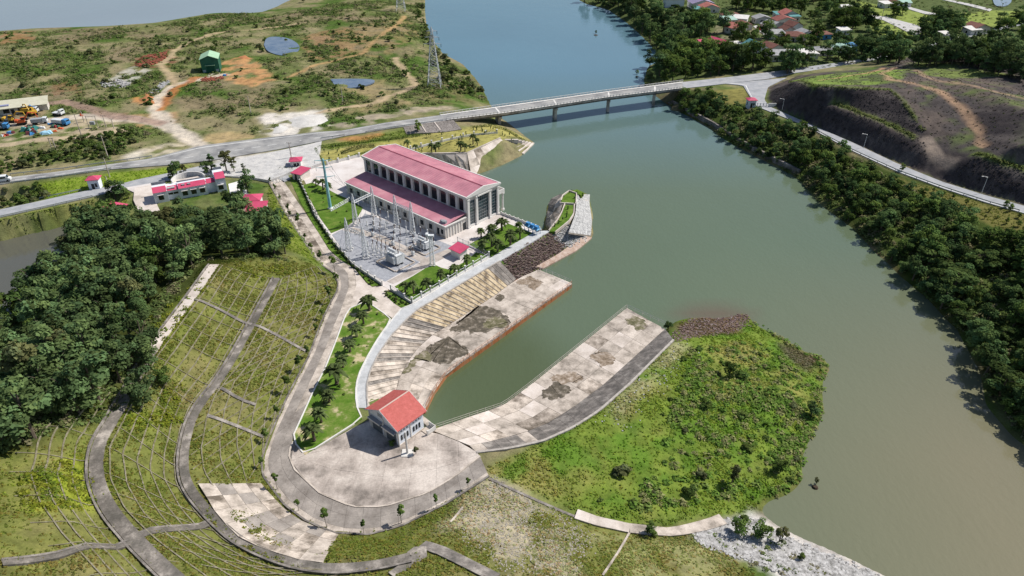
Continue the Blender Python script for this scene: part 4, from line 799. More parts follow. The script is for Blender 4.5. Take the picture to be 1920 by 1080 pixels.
for px in ([(1029,433),(1045,413),(1053,399),(1059,383)], [(1041,436),(1067,415),(1076,401),(1077,384)], [(1050,381),(1080,383),(1081,363),(1067,358),(1055,367),(1050,381)]): wall(resample(PL(px, 6.0), step=1.5), .3, -.6, .35, 'kerb', CONCP)['kind'] = 'structure'
# rubble slope in tiers beside the walkway
RUB = mat('rubble_brown', [(.13, .09, .08), (.25, .185, .165), (.38, .31, .28)], 1.4, .95, .05, rnd=.35)
def stones(A, B, n, size, m, name, label, kind='stuff', nr=1.0, flatz=.6):
    mb = MB(); A = resample(A, 40); B = resample(B, 40)
    for _ in range(n):
        i = random.randrange(40); t = random.random(); p = lerp(A[i], B[i], t)+np.array([random.uniform(-1, 1), random.uniform(-1, 1), 0])*nr
        z = max(float(H(p[0], p[1])), min(p[2], 9)) if False else float(H(p[0], p[1])); s = size*random.uniform(.55, 1.5)
        v = []
        for k in range(8): v.append((p[0]+s*(.5 if k & 1 else -.5)*random.uniform(.6, 1.1), p[1]+s*(.5 if k & 2 else -.5)*random.uniform(.6, 1.1), z+s*flatz*((.7 if k & 4 else -.5)*random.uniform(.7, 1.1))))
        mb.add(v, [(0, 2, 3, 1), (4, 5, 7, 6), (0, 1, 5, 4), (1, 3, 7, 5), (3, 2, 6, 7), (2, 0, 4, 6)])
    return tag(mb.build(name, m), label, None, None, kind)
stones(PL([(945,488,5.8),(990,462,5.8),(1035,436,5.8)]), PL([(972,519,1.6),(1015,492,1.6),(1060,462,1.6)]), 2200, .48, RUB, 'rubble', 'dark brown rubble stones on the tiered bank below the walkway')
stones(PL([(1035,436,5.8),(1070,418,5.6)]), PL([(1060,462,1.6),(1100,440,1.6)]), 600, .55, PAVE, 'rubble', 'pale grey rubble stones on the spit bank')
WR = mat('riprap_white', [(.22, .215, .205), (.40, .39, .38), (.56, .55, .54)], 1.2, .95, .05, fine=.3)
stones(GL([(1312,1000),(1400,975),(1500,1025),(1660,1090)]), GL([(1330,1020),(1420,1050),(1500,1080),(1580,1110)]), 6500, .42, WR, 'riprap', 'white broken riprap stones at the dam toe by the water', nr=1.5)
stones(GL([(920,900),(1000,940),(1070,980),(1100,1010)]), GL([(850,990),(900,1030),(950,1070),(1060,1080)]), 2600, .2, mat('gravel_stone', [(.27, .245, .20), (.42, .385, .33)], 1, .95), 'gravel', 'grey gravel stones on the dam slope', nr=2)
stones(GL([(1265,625),(1290,600),(1340,594),(1400,590)]), GL([(1275,640),(1310,630),(1360,628),(1400,612)]), 900, .32, mat('shore_stone', [(.10, .06, .055), (.18, .125, .115), (.26, .22, .21)], 1, .95, rnd=.2), 'shore_rocks', 'reddish rocks on the tip of the grassy peninsula', nr=1)
stones(GL([(1290,650),(1240,690),(1190,730),(1140,780)]), GL([(1310,665),(1270,700),(1220,745),(1160,800)]), 130, .25, PAVE, 'gravel', 'pale pebbles on the peninsula beside the basin', nr=3)
# river-side stone tiers of the right bank
tb = empty('stone_tiers', P(1460,310,0), kind='structure')
for k in range(5):
    A = PL([(1250,193,.3+.5*k),(1330,236,.3+.5*k),(1370,263,.3+.5*k),(1420,291,.3+.5*k),(1490,327,.3+.5*k)]); A = [a+np.array([.75*k+.4, .9*k+.3, 0]) for a in A]
    wall(resample(A, 14), .95, -1.0, .1, 'stone_tier', CONCD if k else RUST, tb)
pin(tb)
# ---------------------------------------------------------------- smaller structures
def top_h(b, vtop):
    d = ray(960, vtop); t = b[1]/d[1]; return float(CAMZ+d[2]*t-b[2])
def ang(a, b): return math.atan2(b[1]-a[1], b[0]-a[0])
# --- fences of the yard: plinth, posts with caps, rails
def fence(line, label, gap, post, pm, plinth=.5, h=1.5, rails=2, railm=STEEL, name='fence', panel=None, pw=.32):
    p = resample(line, step=gap); f = empty(name, p[0], label=label, cat='fence')
    for i, a in enumerate(p):
        MB().box(a[0]-pw/2, a[0]+pw/2, a[1]-pw/2, a[1]+pw/2, a[2]-.1, a[2]+post).box(a[0]-pw/2-.07, a[0]+pw/2+.07, a[1]-pw/2-.07, a[1]+pw/2+.07, a[2]+post, a[2]+post+.12).build('post', pm, f)
        if i == len(p)-1: break
        b = p[i+1]; d = (b-a)/np.linalg.norm(b-a); a1, b1 = a+d*pw*.5, b-d*pw*.5
        if plinth: wall([a1, b1], .2, -.1, plinth, 'plinth', pm, f)
        for r in range(rails):
            z = lerp(plinth+.15, h, r/max(1, rails-1)); MB().bar(a1+[0, 0, z], b1+[0, 0, z], .07).build('rail', railm, f)
        if panel:
            for k in range(1, panel): c = lerp(a1, b1, k/panel); MB().bar(c+[0, 0, plinth], c+[0, 0, h], .035).build('bar', railm, f)
    pin(f); return f
fence(PL([(773,569),(845,526),(917,483)], 5.98), 'white post fence with low wall along the riverside walkway', 3.3, 1.9, WHITE, .55, 1.55, 2, panel=6)
fence(PL([(590,404),(623,453),(662,498),(717,535)], 5.98), 'white post fence between the dam road and the substation gravel', 3.3, 1.5, WHITE, .75, 1.3, 2)
fence(PL([(733,544),(772,569)], 5.98), 'short white post fence corner by the yard entry', 3.0, 1.6, WHITE, .6, 1.4, 2)
fence(PL([(557,331),(573,364),(590,404)], 5.98), 'dark low wall fence beside the gate house lawn', 3.0, 1.3, CONCW, .8, 1.2, 2, railm=DSTEEL)
fence(PL([(917,482),(888,466),(858,453)], 5.98), 'grey mesh fence between the two palm lawns', 2.4, 1.5, GREYM, .2, 1.4, 2, panel=5, pw=.14)
fence(PL([(620,397),(640,386),(662,373)], 5.98), 'grey rail fence crossing the lawn by the monopole', 2.2, 1.3, GREYM, .15, 1.2, 3, panel=4, pw=.12)
fence(PL([(614,309),(643,302),(674,294)], 5.98), 'white wall with planter posts along the garden edge of the yard', 4.2, 1.5, WHITE, .9, 1.1, 1, pw=.5)
fence(PL([(770,281),(800,273),(845,262),(885,254),(932,250)], 6.02), 'white post fence along the palm lawn by the tailrace', 4.6, 1.6, WHITE, .6, 1.1, 1, pw=.5)
fence(PL([(513,345),(521,342),(530,339)], 6.0), 'grey barrier gate across the upper dam road', 1.4, 1.1, GREYM, 0, 1.0, 3, pw=.1)
# --- railings round the basin
def railing(line, label, step=2.2, h=1.1, m=GREYM, name='railing'):
    p = resample(line, step=step); f = empty(name, p[0], label=label, cat='railing')
    for a in p: MB().bar(a, a+[0, 0, h], .07).build('post', m, f)
    for z in (h*.5, h): MB().tube(p+[0, 0, z], .045, 4).build('rail', m, f)
    pin(f); return f
ins = lambda pts, d: offs(pts, d)
railing(PL([(1013,506),(1042,518),(1071,531)], 1.5), 'grey railing on the end of the left basin platform', m=CONCW); railing(PL([(1072,533),(1013,575),(953,618),(895,659),(839,699),(816,731),(799,764)], 1.5), 'rusty railing along the left basin edge', m=RUST)
railing(PL([(1176,578),(1210,593),(1249,611)], 1.5), 'grey railing on the end of the right basin platform', m=CONCW); railing(PL([(815,804,5.5),(880,782,3.6),(944,761,1.5),(993,724,1.5),(1084,651,1.5),(1174,578,1.5)]), 'long thin railing along the right basin edge', m=RIM)
# --- guard rails of the roads
def guardrail(line, label):
    p = resample(line, step=4.0); f = empty('guard_rail', p[0], label=label, cat='guard rail')
    for a in p: MB().box(a[0]-.07, a[0]+.07, a[1]-.07, a[1]+.07, a[2]-.2, a[2]+.7).build('post', GREYM, f)
    q = p+[0, 0, .55]; wall(q, .07, -.16, .16, 'beam', STEEL, f); pin(f)
guardrail(GL([(0,347),(100,335),(209,318)], .1), 'steel guard rail on the lower side of the main road'); guardrail(GL([(20,329),(120,318),(285,295)], .1), 'steel guard rail on the upper side of the main road')
guardrail(GL([(0,409),(100,387),(174,370)], .1), 'steel guard rail on the pond side of the side road'); guardrail(GL([(75,374),(110,367),(152,358)], .1), 'steel guard rail on the grass side of the side road')
guardrail(setz(RR_L[4:10], .1), 'long guard rail along the river side of the right bank road'); guardrail(GL([(686,250),(740,241),(830,228)], .2), 'steel guard rail on the bridge approach above the garden'); guardrail(GL([(602,262),(646,256)], .2), 'short steel guard rail at the forecourt corner')
# --- substation
def lattice(name, base, h, w0, w1, label, cat, nseg=7, leg=.1, br=.06, m=STEEL, group=None, peak=1.2):
    t = empty(name, base, 0, label, cat, group); c = [(-1, -1), (1, -1), (1, 1), (-1, 1)]; W = lambda z: lerp(w0, w1, z/h)/2
    for sx, sy in c:
        MB().tube([(sx*W(0), sy*W(0), 0), (sx*W(h), sy*W(h), h), (0, 0, h+peak)], leg, 4).build('leg', m, t); MB().box(sx*W(0)-.25, sx*W(0)+.25, sy*W(0)-.25, sy*W(0)+.25, -.1, .3).build('footing', CONCW, t)
    b = MB()
    for k in range(nseg):
        z0, z1 = h*k/nseg, h*(k+1)/nseg
        for i in range(4):
            (ax, ay), (bx, by) = c[i], c[(i+1) % 4]
            b.bar((ax*W(z0), ay*W(z0), z0), (bx*W(z1), by*W(z1), z1), br); b.bar((bx*W(z0), by*W(z0), z0), (ax*W(z1), ay*W(z1), z1), br); b.bar((ax*W(z1), ay*W(z1), z1), (bx*W(z1), by*W(z1), z1), br)
    b.build('bracing', m, t); return t
TW = [(667.5, 421.5, 363, 'at the lawn edge'), (702, 404, 348, 'closest to the annex wall on the lawn side'), (744, 424, 365, 'in the middle before the annex'), (774, 437, 378, 'before the annex near its doors'), (655, 468, 408, 'on the open gravel nearer the lawn'), (686, 483, 425, 'on the open gravel nearer the large transformer')]
tb_ = []
for k, (u, v, vt, wh) in enumerate(TW):
    b = P(u, v, 5.98); h = top_h(b, vt); tb_.append((b, h)); lattice('gantry_tower', b, h-1.4, 1.5, .5, f'white lattice gantry tower standing {wh}', 'tower', 8, .09, .055, TRW, 'gantry towers of the substation', 1.4)
def gbeam(i, j, label):
    (a, ha), (b, hb) = tb_[i], tb_[j]; z = .72*min(ha, hb); p, q = a+[0, 0, z], b+[0, 0, z]; o = empty('gantry_beam', p, label=label, cat='beam'); d = q-p; L = np.linalg.norm(d); d /= L; n = np.array([-d[1], d[0], 0]); m = MB()
    co = [p+n*.35, p-n*.35, p+[0, 0, .6]]; ce = [q+n*.35, q-n*.35, q+[0, 0, .6]]
    for s, e in zip(co, ce): m.bar(s, e, .1)
    m.build('chord', TRW, o); m = MB(); K = 9
    for k in range(K):
        for x in range(3): m.bar(lerp(co[x], ce[x], k/K), lerp(co[(x+1) % 3], ce[(x+1) % 3], (k+1)/K), .06)
    m.build('bracing', TRW, o)
    for k in range(3): c = lerp(p, q, (k+1)/4); MB().tube([c, c+[0, 0, -1.3]], .09, 6).build('insulator_string', CONCW, o)
    pin(o)
gbeam(0, 1, 'lattice beam joining the two gantry towers by the lawn'); gbeam(2, 3, 'lattice beam joining the two gantry towers before the annex'); gbeam(4, 5, 'lattice beam joining the two gantry towers on open gravel')
b = P(811, 497, 5.98); t = lattice('flood_light_mast', b, top_h(b, 442), 1.2, .7, 'white lattice mast with box head beside the red-roofed shelter', 'mast', 9, .08, .05, TRW, None, .1); h = top_h(b, 442)
MB().box(-1.1, .9, -.5, .5, h-.2, h+.25).box(-1.3, -.6, -.6, .6, h+.1, h+.7).build('lamp_head', TRW, t)
cw = empty('conductor_wires', tb_[2][0]+[0, 0, 7], label='thin slack conductor wires strung between the gantry beams', cat='wires')
def sag(a, b, d=.8, n=9): return [lerp(a, b, k/(n-1))-np.array([0, 0, 4*d*(k/(n-1))*(1-k/(n-1))]) for k in range(n)]
for (i, j), (k, l) in (((0, 1), (4, 5)), ((2, 3), (4, 5)), ((0, 1), (2, 3))):
    for f_ in (.25, .5, .75):
        a = lerp(tb_[i][0], tb_[j][0], f_)+[0, 0, .6*tb_[i][1]]; b = lerp(tb_[k][0], tb_[l][0], f_)+[0, 0, .6*tb_[k][1]]; MB().tube(sag(a, b), .035, 4).build('wire', DSTEEL, cw)
mp_ = P(619.5, 391, 6.0)
for f_, z in ((.25, 17.5), (.5, 15), (.75, 12)): MB().tube(sag(mp_+[1.5, .3, z-1.5], lerp(tb_[0][0], tb_[1][0], f_)+[0, 0, .72*tb_[0][1]], 1.0), .035, 4).build('wire', DSTEEL, cw)
pin(cw)
def post_unit(kind):
    t = empty('busbar_post'); r = random.Random(kind)
    MB().box(-.2, .2, -.2, .2, -.1, .25).build('footing', CONCW, t)
    if kind == 0: MB().tube([(0, 0, .2), (0, 0, 2.4)], .09, 6).build('stem', STEEL, t); z = 2.4
    elif kind == 1: MB().bar((-.25, 0, .2), (-.15, 0, 2.2), .07).bar((.25, 0, .2), (.15, 0, 2.2), .07).box(-.3, .3, -.2, .2, 2.1, 2.5).build('stem', STEEL, t); z = 2.5
    else: MB().box(-.45, .45, -.3, .3, .25, 1.4).build('cabinet', TRW, t); z = 1.4
    m = MB()
    for k in range(7): m.cone(0, 0, z+k*.2, z+k*.2+.1, .17, .1, 6); m.cone(0, 0, z+k*.2+.1, z+k*.2+.2, .08, .08, 6)
    m.build('insulator', BROWN if kind != 1 else CONCW, t); MB().box(-.18, .18, -.12, .12, z+1.4, z+1.65).build('terminal', TRW, t)
    return t
protos = [post_unit(k) for k in range(3)]; first = [True]*3
PX = np.array([.745, -.667, 0]); PY = np.array([.667, .745, 0])
pd = []
for i in range(9):
    for j in range(4):
        if random.random() < .12: continue
        pd.append((P(700, 432, 5.98)+PX*(i*3.0-3.2)+PY*(-2.2+j*2.7)+np.array([random.uniform(-.3, .3), random.uniform(-.3, .3), 0]), 'row', (i+j) % 3))
for i in range(5):
    for j in range(3): pd.append((P(697, 472, 5.98)+PX*(i*1.9)+PY*(j*1.7-1), 'open', 0 if j else 1))
gcount = {}
for p, w_, k in pd:
    if w_ == 'row' and any(np.hypot(*(p-q[0])[:2]) < 1.2 for q in tb_): continue
    if first[k]: o = protos[k]; first[k] = False
    else: o = copy_tree(protos[k])
    o.location = p; o.rotation_euler.z = PHA
    tag(o, {'row': ['tall busbar post with brown insulator before the powerhouse annex', 'twin-legged busbar post with pale insulator before the powerhouse annex', 'low white cabinet with brown insulator before the powerhouse annex'][k], 'open': ['tall busbar post with brown insulator beside the large transformer', 'twin-legged busbar post with pale insulator beside the large transformer', ''][k]}[w_], 'post', f'busbar posts {w_} kind {"abc"[k]}')
bb = empty('busbar', P(720,440,9), label='thin grey busbar pipes and droppers over the insulator posts', cat='busbar')
for j in range(3): a = P(700, 432, 10)+PX*-3+PY*(j*2.7-1.5); a[2] = 10.2; MB().tube([a, a+PX*24], .06, 5).build('pipe', STEEL, bb)
pin(bb)
def transformer(base, s, rz, label):
    t = empty('transformer', base, rz, label, 'transformer')
    MB().box(-2.0*s, 2.0*s, -1.1*s, 1.1*s, .5, 3.0*s).build('tank', TRW, t); MB().box(-2.1*s, 2.1*s, -1.2*s, 1.2*s, 3.0*s, 3.15*s).build('lid', TRW, t); MB().tube([(-1.6*s, -.7*s, 4.1*s), (1.4*s, -.7*s, 4.1*s)], .45*s, 12).build('conservator', TRW, t)
    for sy in (-1, 1):
        for k in range(7): MB().box((-1.8+k*.55)*s, (-1.6+k*.55)*s, min(sy*1.15*s, sy*1.95*s), max(sy*1.15*s, sy*1.95*s), .7, 2.8*s).build('radiator_fin', TRW, t)
    for k in range(3):
        m = MB()
        for q in range(6): m.cone((-1+k)*s, .4*s, 3.15*s+q*.25*s, 3.15*s+(q*.25+.14)*s, .2*s, .11*s, 7)
        m.build('bushing', BROWN, t)
    MB().bar((-1.4*s, -.7*s, 3.1*s), (-1.4*s, -.7*s, 4*s), .12).bar((1.2*s, -.7*s, 3.1*s), (1.2*s, -.7*s, 4*s), .12).build('bracket', TRW, t)
    MB().box(-2.2*s, 2.2*s, -.9*s, -.6*s, .1, .5).box(-2.2*s, 2.2*s, .6*s, .9*s, .1, .5).build('skid', DSTEEL, t)
    pk = empty('transformer_pit', base, rz, label.replace('transformer', 'kerb pit around the transformer').replace('white ', 'concrete '), 'pit')
    w2, d2 = 4.0*s, 3.4*s
    for x0, x1, y0, y1 in ((-w2, w2, -d2-.3, -d2), (-w2, w2, d2, d2+.3), (-w2-.3, -w2, -d2, d2), (w2, w2+.3, -d2, d2)): MB().box(x0, x1, y0, y1, -.1, .35).build('kerb', CONC, pk)
transformer(P(742, 492, 5.98), 1.0, PHA, 'larger white transformer with fins on the open gravel'); transformer(P(796, 465, 5.98), .85, PHA, 'smaller white transformer with fins next to the powerhouse')
# --- poles
def cyl_pole(u, v, vt, label, cat='pole', name='utility_pole', arms=1, m=CONC, r=.16, group=None, h=None):
    b = G(u, v); h = h or top_h(b, vt); t = empty(name, b, 0, label, cat, group); MB().tube([(0, 0, -.3), (0, 0, h)], [r*1.3, r*.8], 7).build('shaft', m, t)
    for k in range(arms): MB().bar((-.9, .1, h-.25-k*1.0), (.9, -.1, h-.25-k*1.0), .1).build('cross_arm', DSTEEL, t); [MB().cone(x, 0, h-.22-k, h+.05-k, .07, .05, 6).build('insulator', BROWN, t) for x in (-.8, 0, .8)]
    return t
for u, v, vt, w_ in [(155,261,213,'at the edge of the depot scrub'), (203,296,253,'between the thicket and the main road'), (206,332,296,'on the grass strip between the two roads'), (203,346,330,'close to the white guard kiosk'), (199,238,216,'beside the dirt track junction'), (214,241,222,'on the orange soil by the track'), (158,229,208,'behind the scrap yard lorries'), (471,214,180,'on the scrub right of the curved track'), (643,192,160,'near the grey pool in the field'), (547,299,267,'on the forecourt by the gate house'), (461,330,310,'behind the residence trees'), (1651,42,8,'in the village fields'), (1500,95,70,'among the village roofs')]:
    cyl_pole(u, v, vt, f'slim concrete utility pole {w_}', arms=1)
b = G(104, 287); t = empty('twin_pole', b, 0, 'twin concrete poles with ladder frame in the roadside thicket', 'pole'); h = top_h(b, 258)
for x in (-.7, .7): MB().tube([(x, 0, -.3), (x, 0, h)], .16, 7).build('shaft', CONC, t)
MB().bar((-1, 0, h-.3), (1, 0, h-.3), .14).bar((-.7, 0, h*.5), (.7, 0, h*.5), .1).bar((-.7, 0, h*.25), (.7, 0, h*.25), .1).build('cross_arm', DSTEEL, t)
b = G(176, 240); t = empty('pole_frame', b, 0, 'goalpost-shaped pole frame with transformer box by the depot track', 'frame'); h = top_h(b, 218)
for x in (-1.9, 1.9): MB().tube([(x, 0, -.3), (x, 0, h)], .15, 7).build('shaft', CONC, t)
MB().bar((-2.1, 0, h), (2.1, 0, h), .16).build('cross_arm', CONC, t); MB().box(-.9, .9, -.5, .5, h*.3, h*.55).build('transformer_box', GREYM, t)
TEAL = mat('pole_teal', [(.22, .50, .55), (.32, .60, .64)], .5, .45, .4)
b = P(619.5, 391, 6.0); t = empty('steel_monopole', b, 0, 'tall teal steel monopole with paired arms on the lawn', 'pole'); h = top_h(b, 298)
MB().tube([(0, 0, -.2), (0, 0, h)], [.55, .3], 10).build('shaft', TEAL, t); MB().cone(0, 0, -.1, .25, .9, .9, 10).build('base_plate', CONCW, t)
for z, w_ in ((h-.3, 2.6), (h*.84, 2.4), (h*.66, 2.8)):
    for s in (-1, 1): MB().tube([(0, 0, z-.25), (s*w_, s*.5, z)], [.17, .07], 5).build('arm', TEAL, t); MB().tube([(s*w_, s*.5, z), (s*w_, s*.5, z-1.1)], .07, 5).build('insulator_string', CONCW, t)
def pylon(u, v, vt, label, w0=6.5):
    b = G(u, v); h = top_h(b, vt); t = lattice('transmission_tower', b, h-2, w0, .9, label, 'tower', 10, .16, .09, STEEL, None, 2.0)
    for z, l in ((h*.72, 4.2), (h*.83, 3.4), (h*.93, 2.6)):
        for s in (-1, 1): MB().bar((0, 0, z+.7), (s*l, 0, z), .11).bar((0, .4, z), (s*l, 0, z), .11).bar((0, -.4, z), (s*l, 0, z), .11).build('cross_arm', STEEL, t); MB().tube([(s*l, 0, z), (s*l, 0, z-1.5)], .12, 5).build('insulator_string', GLASST, t)
pylon(815, 162, 50, 'tall lattice transmission tower on the bank above the bridge'); pylon(752, 20, -60, 'far lattice transmission tower at the top of the scrub bank')
for u, v, vt, w_ in [(1466,208,186,'nearest the barrier gate'), (1619,278,252,'halfway along the cut slope'), (1840,363,332,'nearest the frame edge')]:
    b = G(u, v); h = top_h(b, vt); t = empty('street_lamp', b, 0, f'slim street lamp on the right bank road {w_}', 'lamp', 'lamps of the right bank road'); MB().tube([(0, 0, -.2), (0, 0, h), (-1.3, .2, h+.15)], .08, 6).build('shaft', STEEL, t); MB().box(-1.9, -1.2, .05, .35, h+.08, h+.24).build('lamp_head', CONCW, t)
# --- houses
def house(name, label, c, w_, l, h, rh, rz, wm, rm, kind='gable', ov=.5, cat='house', win=2, door=True, z=None, gl=GLASS):
    b = np.array(c, float); t = empty(name, b, rz, label, cat)
    if kind == 'gable': MB().extr([(-w_/2, -.6), (w_/2, -.6), (w_/2, h), (0, h+rh*.97), (-w_/2, h)], -l/2, l/2).build('wall', wm, t)
    else: MB().box(-w_/2, w_/2, -l/2, l/2, -.6, h).build('wall', wm, t)
    X, Y = w_/2+ov, l/2+ov; e = h-rh*ov/(w_/2) if kind == 'gable' else h
    if kind == 'gable':
        for s in (-1, 1): MB().add([(0, -Y, h+rh+.08), (0, Y, h+rh+.08), (s*X, Y, e+.08), (s*X, -Y, e+.08), (0, -Y, h+rh-.08), (0, Y, h+rh-.08), (s*X, Y, e-.08), (s*X, -Y, e-.08)], [(0, 1, 2, 3), (7, 6, 5, 4), (0, 3, 7, 4), (1, 5, 6, 2), (2, 6, 7, 3)]).build('roof_slope', rm if not isinstance(rm, tuple) else rm[0 if s < 0 else 1], t)
    elif kind == 'hip':
        r = max(0, l/2-w_/2); MB().add([(-X, -Y, h), (X, -Y, h), (X, Y, h), (-X, Y, h), (0, -r, h+rh), (0, r+.01, h+rh), (-X, -Y, h-.14), (X, -Y, h-.14), (X, Y, h-.14), (-X, Y, h-.14)], [(0, 1, 4), (1, 2, 5, 4), (2, 3, 5), (3, 0, 4, 5), (0, 6, 7, 1), (1, 7, 8, 2), (2, 8, 9, 3), (3, 9, 6, 0), (9, 8, 7, 6)]).build('roof', rm, t)
    elif kind == 'mono': MB().add([(-X, -Y, h+.02), (X, -Y, h+.02), (X, Y, h+rh), (-X, Y, h+rh), (-X, -Y, h-.14), (X, -Y, h-.14), (X, Y, h+rh-.16), (-X, Y, h+rh-.16)], [(0, 1, 2, 3), (7, 6, 5, 4), (0, 4, 5, 1), (1, 5, 6, 2), (2, 6, 7, 3), (3, 7, 4, 0)]).build('roof', rm, t)
    for k in range(win):
        x = lerp(-w_/2, w_/2, (k+1)/(win+1)) if win > 1 else w_*.22
        window(t, x, -l/2, min(.9, h*.3), min(h*.78, 2.2), min(1.1, w_*.18), 'y-', gl, 2, 2); window(t, lerp(-l/2, l/2, (k+1)/(win+1)), -w_/2, min(.9, h*.3), min(h*.78, 2.2), min(1.1, l*.16), 'x-', gl, 2, 2)
    if door: MB().box(-w_*.08-.45, -w_*.08+.45, -l/2-.06, -l/2, 0, min(2.1, h*.85)).build('door', FRAME, t)
    return t
# gate houses and kiosks
house('gate_house', 'small gate house with cerise hipped roof at the yard gate', P(557,313,6), 3.6, 3.6, 3.0, .9, .15, WHITE, CERISE, 'hip', .5, 'gate house', 1)
house('gate_canopy', 'lean-to canopy with cerise sheet roof beside the gate house', P(566,333,6), 3.7, 5.0, 2.5, .5, -.45, CREAM, CERISE, 'mono', .4, 'canopy', 0)
house('guard_kiosk', 'tiny white kiosk with cerise hipped roof on the side road', G(181,352), 3.4, 3.2, 3.6, .9, .2, BLUEW, CERISE, 'hip', .45, 'kiosk', 1)
house('barrier_kiosk', 'small bluish kiosk with red hipped roof at the right bank barrier', G(1407,200), 3.4, 3.2, 3.4, .9, .05, BLUEW, CERISE, 'hip', .5, 'kiosk', 1)
f = empty('barrier_gate', P(1418,199,7.5), label='sliding barrier gate with four leaves across the right bank road', cat='gate')
for k in range(5): a = P(1414+k*5.6, 199.5, 7.45); MB().box(a[0]-.12, a[0]+.12, a[1]-.12, a[1]+.12, 7.4, 9.0).build('post', GREYM, f)
a, b = P(1412,199.5,7.6), P(1440,199.5,7.6)
for z in (.3, 1.2): MB().bar(a+[0, 0, z], b+[0, 0, z], .1).build('rail', GREYM, f)
MB().box(b[0], b[0]+3.5, b[1]-.2, b[1]+.2, 7.4, 9.0).build('end_wall', CONCW, f); pin(f)
house('garden_shelter', 'open shelter with cerise roof beside the substation lane', P(861,479,6), 3.7, 2.9, 2.3, .6, -.72, WHITE, CERISE, 'mono', .5, 'shelter', 0, False)
house('outbuilding', 'outbuilding with cerise hipped roof at the wood edge', G(475,386), 5.4, 4.4, 3.0, 1.2, .1, WHITE, CERISE, 'hip', .5, 'outbuilding', 1)
house('garage', 'garage with cerise mono-pitch roof behind the outbuilding', G(484,404), 5.6, 5.2, 2.9, .7, .12, WHITE, CERISE, 'mono', .4, 'garage', 1)
house('store_shed', 'brown-roofed store shed among the wood edge trees', G(447,415), 4.4, 4.0, 2.6, .4, .2, BLUEW, mat('roof_brownish', [(.22, .16, .12), (.30, .23, .18)], 1, .8), 'mono', .3, 'shed', 0)
house('hidden_cottage', 'cottage with red roof half hidden under the wood trees', G(214,410), 8, 6, 3, 1.4, .3, CREAM, CERISE, 'gable', .5, 'cottage', 1)
# residence
RA = ang(P(292,381,6.6), P(427,357,6.6)); rs = empty('residence', P(292,382,6.6), RA, 'long bluish residence with cerise front roof strip and curved court wall', 'building'); RL = float(np.linalg.norm(P(292,381,6.6)-P(427,357,6.6)))
MB().box(0, RL*.19, 0, 7, -.6, 3.7).box(RL*.19, RL*.34, 1.1, 7, -.6, 3.3).box(RL*.34, RL*.73, .2, 6, -.6, 3.7).box(RL*.73, RL*.86, 1.2, 6, -.6, 3.5).box(RL*.86, RL, .0, 8.5, -.6, 4.9).build('wall', BLUEW, rs)
for x0, x1, y0, d, z in ((0, RL*.185, -.1, 3.2, 3.75), (RL*.195, RL*.335, 1.0, 2.0, 3.35), (RL*.345, RL*.725, .1, 2.6, 3.75), (RL*.735, RL*.855, 1.1, 2.2, 3.55), (RL*.865, RL+.15, -.1, 4.2, 4.95)): MB().add([(x0, y0-.3, z), (x1, y0-.3, z), (x1, y0+d, z+.7), (x0, y0+d, z+.7), (x0, y0+d, z), (x1, y0+d, z)], [(0, 1, 2, 3), (0, 3, 4), (1, 5, 2), (3, 2, 5, 4), (0, 4, 5, 1)]).build('roof_strip', CERISE, rs)
MB().box(0, RL*.19, 6.7, 7, 3.7, 4.6).box(RL*.88, RL, 8.2, 8.5, 4.9, 5.7).box(RL*.34, RL*.73, 5.8, 6.0, 3.7, 4.1).build('parapet', mat('parapet_dark', [(.16, .17, .19), (.24, .25, .27)], 1, .8), rs)
arc = [(RL*.28+RL*.23*(1-math.cos(a)), 6.5+5.5*math.sin(a), 3.4) for a in np.linspace(0, math.pi, 17)]; wall(arc, .35, -4, 1.0, 'court_wall', CONCW, rs)
MB().box(RL*.3, RL*.72, 6.0, 9.5, 2.9, 3.2).build('flat_roof', CONCP, rs); MB().tube([(RL*.2, 1.6, 3.9), (RL*.3, 1.6, 3.95)], .35, 8).build('water_tank', TRW, rs); MB().box(RL*.4, RL*.44, 1.0, 1.8, 4.0, 4.5).box(RL*.48, RL*.52, 1.0, 1.8, 4.0, 4.5).build('solar_heater', GREYM, rs)
for x, y0 in ((.095, 0), (.42, .2), (.54, .2), (.66, .2), (.92, 0)):
    window(rs, RL*x, y0, 1.0, 2.5, 1.5, 'y-', GLASS, 2, 2); MB().box(RL*x-1.0, RL*x+1.0, y0-.7, y0, 2.7, 2.9).build('window_hood', CONCW, rs)
for x in (.23, .3): window(rs, RL*x, 1.1, 1.8, 2.4, 1.3, 'y-', GLASS, 3, 1)
slab('residence_court', [(252,352),(286,346),(295,385),(300,395),(262,400),(250,375)], 6.75, CONCP, .8); slab('residence_terrace', [(428,345),(452,338),(462,352),(466,365),(432,366)], 6.7, CONCW, .6); slab('residence_drive', [(232,352),(262,347),(290,342),(296,352),(250,360)], 6.72, YC, .8)
# green shed, depot
b = G(397, 137); t = empty('green_shed', b, .28, 'tall green metal shed with pale gable roof in the field', 'shed'); w_, l, h = 8.6, 11.5, 7.0
MB().extr([(-w_/2, -.6), (w_/2, -.6), (w_/2, h), (0, h+1.7), (-w_/2, h)], 0, l).build('wall', GREEN_W, t)
for s in (-1, 1): MB().add([(0, -.4, h+1.85), (0, l+.4, h+1.85), (s*(w_/2+.4), l+.4, h), (s*(w_/2+.4), -.4, h), (0, -.4, h+1.72), (0, l+.4, h+1.72), (s*(w_/2+.4), l+.4, h-.13), (s*(w_/2+.4), -.4, h-.13)], [(0, 1, 2, 3), (7, 6, 5, 4), (0, 3, 7, 4), (1, 5, 6, 2), (2, 6, 7, 3)]).build('roof_slope', GREEN_R, t)
MB().box(-1.9, 1.9, -.08, 0, 0, 3.6).build('door', mat('shed_door', (.012, .075, .05)), t); MB().box(-2.4, 2.4, -.9, 0, 3.9, 4.05).build('canopy', GREEN_R, t)
